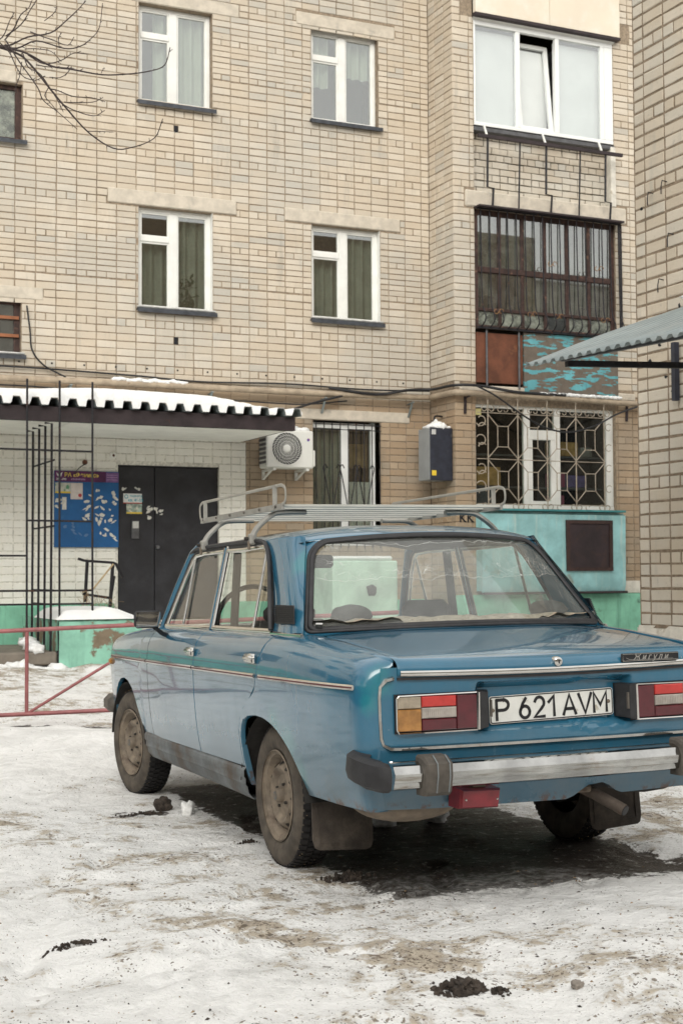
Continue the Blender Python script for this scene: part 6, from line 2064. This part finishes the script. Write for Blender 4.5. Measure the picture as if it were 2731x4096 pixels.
# ---- tail lights
for s in (-1, 1):
    def yb(x): return ybase(x) + .008
    def lens(name, xa, xb, za, zb, mat, par, pr=.020):
        mb = MB()
        xa, xb = s * xa, s * xb
        if xa > xb: xa, xb = xb, xa
        a, b_ = yb(xa) - pr, yb(xb) - pr
        i_ = .0035
        vs = [(xa, a + .02, za), (xb, b_ + .02, za), (xb, b_ + .02, zb), (xa, a + .02, zb), (xa + .0008, a + .003, za + .0008), (xb - .0008, b_ + .003, za + .0008), (xb - .0008, b_ + .003, zb - .0008), (xa + .0008, a + .003, zb - .0008),
              (xa + i_, a, za + i_), (xb - i_, b_, za + i_), (xb - i_, b_, zb - i_), (xa + i_, a, zb - i_)]
        fs = [(8, 9, 10, 11)]
        for o in (0, 4): fs += [(o + i, o + (i + 1) % 4, o + 4 + (i + 1) % 4, o + 4 + i) for i in range(4)]
        mb.add(vs, fs)
        o_ = cpart(mb, name, mat, par)
        return o_
    hs_ = cpart(MB().add([(s * .645, yb(.645) - .006, .614), (s * .310, yb(.31) - .006, .614), (s * .310, yb(.31) - .006, .752), (s * .645, yb(.645) - .006, .752)], [(0, 1, 2, 3)]), 'tail_light', m_plate_k)
    x0, x1, x2, x3 = .637, .548, .415, .334
    z0, z1, z2, z3 = .622, .664, .703, .742
    lens('amber_lens', x0, x1, z0, z2 - .004, m_amber, hs_)
    lens('clear_lens', x0, x1, z2 - .003, z3, m_smoke, hs_)
    lens('brake_lens', x1 - .001, x2, z2 + .001, z3, m_red2, hs_, .021)
    wl_ = lens('reversing_lens', x1 - .001, x2, z1, z2, m_white_lens, hs_, .022)
    rb = MB()
    for i in range(16):
        x = s * (x1 - .008 - (x1 - x2 - .016) * i / 15)
        rb.tube([(x, yb(x) - .0225, z1 + .006), (x, yb(x) - .0225, z2 - .006)], .0016, 4)
    cpart(rb, 'lens_ribs', m_white_lens, wl_)
    lens('tail_lens', x1 - .001, x2, z0, z1 - .001, m_red, hs_)
    lens('tail_lens', x2 - .001, x3, z0, z3, m_red, hs_)
    pts = [(s * x, yb(x) - .017, z) for x, z in ((.640, .628), (.640, .738), (.632, .7455), (.335, .748), (.329, .742), (.331, .622), (.335, .617), (.632, .615), (.640, .628))]
    cpart(MB().tube(pts, .0034, 5), 'bezel', m_chrome, hs_)
    cpart(MB().tube([(s * .330, yb(.33) - .021, .748), (s * .332, yb(.33) - .021, .617)], .006, 5), 'inner_bezel', m_chrome, hs_)
    # plate lamp housing beside the light
    xi, xo = .270, .334
    vs = [(s * xo, yb(xo) - .024, .616), (s * xo, yb(xo) - .024, .752), (s * xi, yb(xi) + .030, .630), (s * xi, yb(xi) + .030, .752), (s * xo, yb(xo) + .02, .616), (s * xo, yb(xo) + .02, .752), (s * xi, yb(xi) + .06, .63), (s * xi, yb(xi) + .06, .752),
          (s * .296, yb(.296) - .028, .625), (s * .296, yb(.296) - .028, .748)]
    hb = cpart(MB().add(vs, [(0, 8, 9, 1), (8, 2, 3, 9), (1, 9, 3, 7, 5), (0, 4, 6, 2, 8), (0, 1, 5, 4), (2, 6, 7, 3)]), 'plate_lamp_housing', m_rubber)
    cpart(MB().box(s * .283, s * .289, yb(.286) - .034, yb(.286) - .024, .66, .72), 'lamp_slot', m_dustrub, hb)

# ---- number plate
pang = R(1.25)
PC = (-.002, -.968, .681)
def pt(u, v, o=0.0):
    cu, su = math.cos(pang), math.sin(pang)
    return (PC[0] + u * cu - v * su, PC[1] - o, PC[2] + u * su + v * cu)
PWd, PH = .520, .100
def rrect(w_, h_, r_):
    ps = []
    for cx_, cz_, a0 in ((w_ / 2 - r_, h_ / 2 - r_, 0), (-w_ / 2 + r_, h_ / 2 - r_, 90), (-w_ / 2 + r_, -h_ / 2 + r_, 180), (w_ / 2 - r_, -h_ / 2 + r_, 270)):
        ps += [(cx_ + r_ * math.cos(R(a0 + 30 * k_)), cz_ + r_ * math.sin(R(a0 + 30 * k_))) for k_ in range(4)]
    return ps
rr = rrect(PWd, PH, .010)
n_ = len(rr)
plate = cpart(MB().add([pt(u, v, .004) for u, v in rr] + [pt(u, v, 0) for u, v in rr], [tuple(range(n_))] + [(i, i + n_, (i + 1) % n_ + n_, (i + 1) % n_) for i in range(n_)]), 'number_plate', m_plate_w)
tag(plate, 'white number plate with black characters P 621 AVM')
b1_, b2_ = rrect(PWd - .004, PH - .004, .009), rrect(PWd - .012, PH - .012, .006)
cpart(MB().add([pt(u, v, .005) for u, v in b1_ + b2_], [(i, (i + 1) % n_, (i + 1) % n_ + n_, i + n_) for i in range(n_)]), 'plate_border', m_plate_k, plate)
def arc(cx_, cz_, rx_, rz_, a0, a1, n=12): return [(cx_ + rx_ * math.cos(R(a0 + (a1 - a0) * k_ / n)), cz_ + rz_ * math.sin(R(a0 + (a1 - a0) * k_ / n))) for k_ in range(n + 1)]
GL = {  # strokes on a 0..1 x 0..1 cell
    'P': [[(0, 0), (0, 1)], [(0, 1), (.55, 1)] + arc(.55, .74, .42, .26, 90, -90) + [(0, .48)]],
    '6': [arc(.5, .30, .46, .30, 0, 360, 20), [(.10, .42), (.30, .72), (.62, 1.0)]],
    '2': [arc(.5, .70, .45, .30, 165, -25, 12) + [(.70, .42), (.02, 0), (.98, 0)]],
    '1': [[(.05, .70), (.62, 1), (.62, 0)]],
    'A': [[(0, 0), (.5, 1), (1, 0)], [(.18, .28), (.82, .28)]],
    'V': [[(0, 1), (.5, 0), (1, 1)]],
    'M': [[(0, 0), (0, 1), (.5, .35), (1, 1), (1, 0)]]}
def ribbon(mb, pts, w_, o):
    pts = [Vector((a, b_)) for a, b_ in pts]
    L_, R_ = [], []
    for i, p in enumerate(pts):
        d0 = (p - pts[i - 1]).normalized() if i else (pts[1] - p).normalized()
        d1 = (pts[i + 1] - p).normalized() if i < len(pts) - 1 else d0
        n0, n1 = Vector((-d0.y, d0.x)), Vector((-d1.y, d1.x))
        m_ = (n0 + n1)
        if m_.length < .2: m_ = n0
        m_.normalize()
        k_ = min(1.6, 1 / max(.3, m_.dot(n0)))
        if i == 0: p = p - d0 * w_ * .3
        if i == len(pts) - 1: p = p + d0 * w_ * .3
        L_.append(p + m_ * w_ * k_ / 2); R_.append(p - m_ * w_ * k_ / 2)
    n = len(pts)
    mb.add([pt(q.x, q.y, o) for q in R_] + [pt(q.x, q.y, o) for q in L_], [(i, i + 1, i + 1 + n, i + n) for i in range(n - 1)])
for ch, x0, w_ in (('P', -.231, .050), ('6', -.137, .043), ('2', -.076, .043), ('1', -.018, .040), ('A', .046, .052), ('V', .112, .054), ('M', .177, .054)):
    mb = MB()
    for st_ in GL[ch]:
        ribbon(mb, [(x0 + a * w_, -.0355 + b_ * .071) for a, b_ in st_], .0116, .0055)
    cpart(mb, 'plate_character', m_plate_k, plate)
for u in (-.246, .240):
    q = pt(u, 0, .006)
    cpart(MB().lathe([(0, -.003), (.006, -.002), (.0075, .002)], q, 'Y', 10), 'plate_screw', m_rim, plate)
# ---- script badge on the lid
bx, bz = .40, lid(.4, ybase(.4) + .045) - .027
bd = cpart(MB().box(bx - .127, bx + .127, ybase(.4) - .012, ybase(.4) - .003, bz - .0155, bz + .0155, .003), 'badge', m_plate_k, ld)
cpart(MB().tube([(bx + a, ybase(.4) - .0125, bz + c) for a, c in ((-.122, -.0125), (.122, -.0125), (.122, .0125), (-.122, .0125), (-.122, -.0125))], .0012, 4), 'badge_rim', m_chrome, bd)
vs, fs = text_mb('Жигули', .031, .35, 'CENTER', 0, 1.5, .0005)
cpart(MB().add([(bx + a, ybase(.4) - .0130, bz - .009 + b_) for a, b_, c in vs], fs), 'badge_lettering', m_chrome, bd)
cpart(MB().tube([(bx + a, ybase(.4) - .013, bz + c) for a, c in ((-.108, -.001), (-.095, -.007), (-.05, -.0085), (.10, -.0085))], .001, 4), 'badge_underline', m_chrome, bd)

# ---- rear bumper
yB = lambda x: -1.045 - .030 * (1 - (x / .70) ** 2)
prof = [(.012, .527), (-.018, .527), (-.050, .516), (-.066, .490), (-.066, .486), (-.060, .462), (-.056, .458), (-.050, .440), (-.030, .432), (.0, .432)]
P = [[(x, yB(x) + a, z) for a, z in prof] for x in np.linspace(-.70, .70, 31)]
bm_ = cpart(MB().grid(P), 'rear_bumper', m_chrome_rust, smooth=28)
for s in (-1, 1):
    # wrap-round rubber end
    secs = [((.712, -1.112), 0.0, .0), ((.732, -1.108), .006, .0), ((.765, -1.080), .008, .002), ((.788, -1.03), .016, .008), ((.801, -.97), .024, .016), ((.804, -.92), .032, .026), ((.796, -.90), .034, .030)]
    P = []
    for (x, y), up, dn in secs:
        nx_, ny_ = (0, 1) if x < .75 else ((-1, 0) if y > -1.0 else (-.7, .7))
        dep = .075
        P.append([(s * (x + nx_ * dep), y + ny_ * dep, .522 + up), (s * (x + nx_ * .03), y + ny_ * .03, .526 + up), (s * (x + nx_ * .006), y + ny_ * .006, .512 + up), (s * x, y, .482 + up * .4), (s * (x + nx_ * .008), y + ny_ * .008, .440 + dn), (s * (x + nx_ * .03), y + ny_ * .03, .428 + dn), (s * (x + nx_ * dep), y + ny_ * dep, .432 + dn)])
    mb = MB().grid(P)
    mb.add(P[0], [tuple(range(7))]); mb.add(P[-1], [tuple(range(7))[::-1]])
    cpart(mb, 'bumper_end', m_rubber, bm_, smooth=35)
    cpart(MB().lathe([(0, -.004), (.008, -.003), (.009, .0)], (s * .705, -1.09, .533), 'Z', 8), 'bolt', m_chrome, bm_)
    # overrider
    xo = -.547 if s < 0 else .494
    ov = MB()
    P = []
    for x, ins in ((-.051, .012), (-.044, .0), (.044, .0), (.051, .012)):
        P.append([(xo + x, yB(.55) + .0, .548 - ins * .6), (xo + x, yB(.55) - .055 + ins, .546 - ins * .6), (xo + x, yB(.55) - .092 + ins, .522), (xo + x, yB(.55) - .094 + ins, .480), (xo + x, yB(.55) - .080 + ins, .425), (xo + x, yB(.55) - .065 + ins, .412), (xo + x, yB(.55), .412)])
    ov.grid(P)
    ov.add(P[0], [tuple(range(7))]); ov.add(P[-1], [tuple(range(7))[::-1]])
    oo = cpart(ov, 'overrider', m_dustrub, bm_, smooth=30)
    for dx in (-.012, .034):
        cpart(MB().tube([(xo + dx, yB(.55) - .0 - .056, .549), (xo + dx, yB(.55) - .094, .524), (xo + dx, yB(.55) - .096, .480), (xo + dx, yB(.55) - .082, .424)], .0028, 5), 'overrider_bead', m_sillp, oo)
# ---- red rear fog lamp, exhaust, mud flaps, underside
fg = MB()
vs = [(-.430, -.96, .348), (-.268, -.96, .343), (-.260, -.96, .412), (-.424, -.96, .417), (-.427, -1.035, .346), (-.272, -1.035, .341), (-.262, -1.035, .409), (-.421, -1.035, .414), (-.420, -1.05, .352), (-.279, -1.05, .347), (-.270, -1.05, .403), (-.414, -1.05, .408)]
fs = [(8, 9, 10, 11)] + [(o + i, o + (i + 1) % 4, o + 4 + (i + 1) % 4, o + 4 + i) for o in (0, 4) for i in range(4)]
fl = cpart(fg.add(vs, fs), 'rear_fog_lamp', M('fog_red', (.19, .014, .022), .3, var=.25, vs=14, coat=.4))
for x, z in ((-.405, .378), (-.282, .374)):
    cpart(MB().lathe([(0, -.003), (.004, -.002), (.005, .002)], (x, -1.051, z), 'Y', 8), 'screw', m_chrome, fl)
cpart(MB().box(-.36, -.31, -1.02, -.95, .414, .435), 'bracket', m_rim, fl)
ex = MB().tube(smoothpath([(.06, -.30, .30), (.10, -.72, .345), (.135, -.86, .372), (.180, -.93, .348), (.240, -1.06, .292)], 6), .0225, 14, cap=False)
ep = cpart(ex, 'exhaust_pipe', M('exhaust_rust', (.10, .078, .062), .75, .3, var=.3, vs=14, bump=.3, c2=(.08, .045, .03), c2lo=.5, c2hi=.7, c2s=12), smooth=60)
e1_ = Vector((.240, -1.06, .292)); ed_ = (e1_ - Vector((.195, -.965, .334))).normalized()
cpart(MB().tube([e1_ - ed_ * .01, e1_ + ed_ * .001], .0195, 14), 'exhaust_mouth', m_plate_k, ep)
cpart(MB().box(.08, .17, -.95, -.87, .352, .378, .006), 'exhaust_clamp', m_rim, ep)
for s in (-1, 1):
    zb_ = .118 if s < 0 else .105
    ps = [(.488, .33), (.735, .33), (.738, zb_ + .05), (.730, zb_ + .02), (.715, zb_ + .012), (.52, zb_), (.50, zb_ + .008), (.490, zb_ + .03)]
    n_ = len(ps)
    fv = [(s * x, -.392 - .09 * (.33 - z) - .012 * math.sin((x - .48) * 12), z) for x, z in ps]
    f_ = cpart(MB().add(fv + [(x, y - .007, z) for x, y, z in fv], [tuple(range(n_)), tuple(range(n_, 2 * n_))[::-1]] + [(i, i + n_, (i + 1) % n_ + n_, (i + 1) % n_) for i in range(n_)]), 'mud_flap', m_flap)
    cpart(MB().tube([(s * x, -.402 - .09 * (.33 - z), z) for x, z in ((.51, .29), (.51, zb_ + .03), (.71, zb_ + .04), (.715, .29))], .004, 4), 'flap_rib', m_flap, f_)
un_ = MB()
un_.box(-.66, .66, -.93, -.40, .36, .42, .02)
un_.box(-.46, .46, -.42, 2.8, .25, .33, .03)
un_.box(-.70, .70, .34, 1.95, .255, .33, .02)
un_.box(-.1, .1, .5, 2.3, .20, .26, .02)
un_.blob((.50, -.76, .36), (.16, .15, .05), 6, .03, 3)
un_.tube([(-.62, 0, .285), (.62, 0, .285)], .042, 10)
un_.blob((0, 0, .285), (.13, .11, .12), 2, .05, 2)
un_.tube([(0, .1, .285), (0, 1.4, .30)], .035, 8)
cpart(un_, 'underbody', m_under, smooth=40)
cpart(MB().blob((-.50, -.74, .345), (.20, .17, .075), 5, .02, 3), 'spare_wheel_well', M('well_dust', (.20, .16, .12), .85, var=.3, vs=8, bump=.3, c2=(.09, .06, .04), c2lo=.5, c2hi=.7), smooth=60)

# ---- interior
cpart(MB().box(-.66, .66, -.05, .10, .55, .955, .05), 'rear_seat_back', m_seat)
P = []
for x in np.linspace(-.64, .64, 46):
    P.append([(x, y, .982 + .005 * math.sin(x * 31 + y * 17) + .005 * math.sin(x * 57 + 3) + (.018 if -.36 < y < -.1 else 0)) for y in (-.400 + .17 * (x / .64) ** 2, -.36 + .17 * (x / .64) ** 2, -.28 + .12 * (x / .64) ** 2, -.2, -.12, -.06, .06)])
sh_ = cpart(MB().grid(P), 'parcel_shelf_cover', m_fur, smooth=180)
for s in (-1, 1):
    cpart(MB().blob((s * .46, -.17, 1.02), (.09, .07, .04), 7 + s, .06, 3), 'speaker', m_inside, sh_, smooth=60)
    fs_ = MB()
    fs_.box(s * .36 - .23, s * .36 + .23, .78, .92, .45, .985, .06)
    fs_.box(s * .36 - .13, s * .36 + .13, .80, .88, .96, 1.065, .04)
    cpart(fs_, 'front_seat', m_seat, smooth=40)
    cpart(MB().tube([(s * .60, .98, .60), (s * .585, .99, 1.0), (s * .56, 1.0, 1.31)], .035, 6, flat=(.5, 1)), 'belt_pillar', m_inside)
cpart(MB().tube([(-.36 + .18 * math.cos(t_), 1.42 - .05 * math.sin(t_), .98 + .17 * math.sin(t_)) for t_ in np.linspace(0, 6.283, 25)], .013, 6, cap=False), 'steering_wheel', m_inside, smooth=60)
cpart(MB().box(-.12, .12, 1.45, 1.48, 1.24, 1.31, .02), 'inner_mirror', m_inside)
cpart(MB().box(-.62, .62, -.38, 1.9, .42, .46), 'cabin_floor', m_inside)

# ---- door mirror
mr = MB().box(-.955, -.815, 1.47, 1.505, .950, 1.038, .02)
mi = cpart(mr, 'door_mirror', m_rubber, smooth=40)
cpart(MB().add([(-.948, 1.468, .956), (-.822, 1.468, .956), (-.822, 1.468, 1.032), (-.948, 1.468, 1.032)], [(0, 1, 2, 3)]), 'mirror_glass', M('mirror_silver', (.8, .8, .8), .03, 1.0, var=.02), mi)
cpart(MB().tube([(-.85, 1.49, .955), (-.80, 1.52, .92), (-.755, 1.56, .905)], .012, 6), 'mirror_arm', m_rubber, mi)

# ---- wheels
m_stud = M('stud_brass', (.45, .33, .18), .4, .8)
def wheel(x, y, s, steer=0.0):
    root = cpart(MB().lathe([(0, -s * .002), (.125, -s * .002), (.125, -s * .08), (.0, -s * .08)], (0, 0, 0), 'X', 20), 'wheel', m_drum)
    root.location = (x, y, .288)
    root.rotation_euler = (0, 0, steer)
    T = MB()
    prof = [(-.052, .172), (-.064, .180), (-.076, .200), (-.0825, .225), (-.082, .246), (-.076, .264), (-.068, .276), (-.060, .2845)]
    T.cur = 0.0
    T.lathe([(r_, h) for h, r_ in prof], (0, 0, 0), 'X', 64)
    T.lathe([(r_, -h) for h, r_ in prof[::-1]], (0, 0, 0), 'X', 64)
    T.cur = 1.0
    T.lathe([(.2845, -.060), (.2855, -.04), (.286, 0), (.2855, .04), (.2845, .060)], (0, 0, 0), 'X', 64)
    for k_ in range(60):                                          # tread blocks
        for j, (w0, w1, ph) in enumerate(((-.066, -.036, 0), (-.030, -.004, .5), (.004, .030, 0), (.036, .066, .5))):
            a0 = 6.2832 * (k_ + ph) / 60; a1 = a0 + 6.2832 / 60 * .66
            ri, ro = .280, .2925
            vs = []
            for r_ in (ri, ro):
                for a in (a0, a1):
                    sh__ = .012 * (1 if j in (0, 2) else -1)
                    for w_ in (w0, w1):
                        rr_ = r_ - (.006 if abs(w_) > .06 and r_ == ro else 0)
                        vs.append((w_, rr_ * math.cos(a + sh__ * (1 if w_ == w1 else 0)), rr_ * math.sin(a + sh__ * (1 if w_ == w1 else 0))))
            T.add(vs, [(4, 5, 7, 6), (0, 1, 5, 4), (2, 6, 7, 3), (0, 4, 6, 2), (1, 3, 7, 5)])
    ty = cpart(T, 'tyre', m_tyre, root, smooth=50, tint=True)
    sd = MB()
    rnd_ = random.Random(2)
    for k_ in range(54):
        a = 6.2832 * rnd_.random(); w_ = rnd_.choice((-.052, -.018, .018, .052)) + rnd_.uniform(-.008, .008)
        c, sn_ = math.cos(a), math.sin(a)
        r_ = .2935
        sd.add([(w_ - .003, r_ * c, r_ * sn_), (w_ + .003, r_ * c, r_ * sn_), (w_, (r_ + .003) * c, (r_ + .003) * sn_), (w_, r_ * math.cos(a + .012), r_ * math.sin(a + .012))], [(0, 1, 2), (1, 3, 2), (3, 0, 2)])
    cpart(sd, 'studs', m_stud, ty)['kind'] = 'stuff'
    rim = MB().lathe([(.181, s * .078), (.186, s * .074), (.179, s * .067), (.167, s * .064), (.162, s * .054), (.157, s * .037), (.149, s * .029), (.139, s * .033), (.124, s * .056), (.112, s * .063), (.100, s * .059), (.085, s * .045), (.068, s * .045), (.05, s * .053), (.0, s * .053)], (0, 0, 0), 'X', 48)
    rm = cpart(rim, 'rim', m_rim, root, smooth=32)
    cpart(MB().lathe([(0, s * .083), (.022, s * .081), (.029, s * .074), (.032, s * .050)], (0, 0, 0), 'X', 20), 'hub_cap', m_rim, rm, smooth=40)
    cpart(MB().lathe([(0.011, s * .0845), (.017, s * .0835)], (0, 0, 0), 'X', 16), 'hub_emblem', m_sillp, rm)
    for k_ in range(4):
        a = 6.2832 * k_ / 4 + .5
        cpart(MB().lathe([(0, s * .062), (.006, s * .061), (.0075, s * .048)], (0, .054 * math.cos(a), .052 * math.sin(a)), 'X', 6), 'wheel_bolt', m_drum, rm)
    sl_ = MB()
    for k_ in range(12):
        a = 6.2832 * k_ / 12
        ps = []
        for t_ in np.linspace(0, 6.283, 9)[:-1]:
            aa = a + .11 * math.cos(t_); r_ = .134 + .011 * math.sin(t_)
            ps.append((s * (.0415 + (.134 - r_) * 1.5 + .004), r_ * math.cos(aa), r_ * math.sin(aa)))
        sl_.add(ps, [tuple(range(8))])
    cpart(sl_, 'rim_slots', m_drum, rm)
wheel(-.66, 0, -1); wheel(.66, 0, 1); wheel(-.682, 2.424, -1, R(7)); wheel(.682, 2.424, 1, R(7))

# ------------------------------------------------------------------ roof rack (clamped on, can be lifted off)
rk = bpy.data.objects.new('roof_rack', None)
col.objects.link(rk)
rk.rotation_mode = 'YXZ'
rk.location = car.location; rk.rotation_euler = car.rotation_euler
tag(rk, 'bare aluminium roof rack with slats clamped on the blue car roof', 'roof rack')
m_alu = M('rack_paint', (.34, .325, .285), .5, .15, var=.12, vs=10, c2=(.30, .26, .20), c2lo=.6, c2hi=.78, c2s=18)
m_alud = M('rack_steel', (.34, .33, .30), .5, .3, var=.15, vs=9, c2=(.20, .15, .11), c2lo=.6, c2hi=.78, c2s=14)
m_slat = M('rack_slat', (.54, .53, .48), .45, .1, var=.08, vs=6)
ya, yb_, xl, zb, zt_ = .40, 1.62, .548, 1.502, 1.594
for i in range(8):
    y = ya + .01 + (yb_ - ya - .02) * i / 7
    cpart(MB().beam((-.545, y, zb), (.545, y, zb), .05, .011), 'slat', m_slat, rk)
for s in (-1, 1):
    cpart(MB().beam((s * xl, ya - .02, zb - .004), (s * xl, yb_ + .02, zb - .004), .012, .026), 'side_rail', m_alud, rk)
    loop = smoothpath([(s * xl, yb_ - .02, zb), (s * xl, yb_ + .04, zb + .012), (s * xl, yb_ + .045, zt_ - .02), (s * xl, yb_ + .0, zt_)], 4) + smoothpath([(s * xl, ya - .0, zt_), (s * xl, ya - .05, zt_ - .018), (s * xl, ya - .05, zb + .018), (s * xl, ya + .02, zb)], 4)
    cpart(MB().tube(loop, .0058, 8, flat=(.6, 1.35)), 'upper_rail', m_alu, rk, smooth=60)
    for y in (ya + .07, yb_ - .07):
        cpart(MB().beam((s * (xl + .006), y, zb - .01), (s * (xl + .006), y, zt_ + .004), .020, .007), 'upright', m_alud, rk)
    for y in np.linspace(ya + .05, yb_ - .05, 6):
        cpart(MB().lathe([(0, s * .006), (.006, s * .005), (.007, 0)], (s * (xl + .010), y, zb - .002), 'X', 8), 'rivet', m_dustrub, rk)
for y in (.58, 1.34):
    for s in (-1, 1):
        pts = smoothpath([(s * .36, y + .02, zb - .018), (s * .46, y + .015, zb - .019), (s * .525, y + .01, zb - .030), (s * .60, y - .005, 1.415), (s * .636, y - .01, 1.362)], 5)
        cpart(MB().tube(pts, .017, 8, flat=(1.3, .7)), 'leg', m_alud, rk, smooth=50)
        cpart(MB().box(s * .612, s * .646, y - .028, y + .012, 1.335, 1.385, .006), 'clamp', m_alud, rk)
        cpart(MB().box(s * .640, s * .652, y - .018, y + .0, 1.312, 1.35, .004), 'clamp_hook', m_rim, rk)
        cpart(MB().lathe([(0, s * .018), (.008, s * .016), (.009, 0)], (s * .650, y - .008, 1.362), 'X', 8), 'clamp_bolt', m_drum, rk)
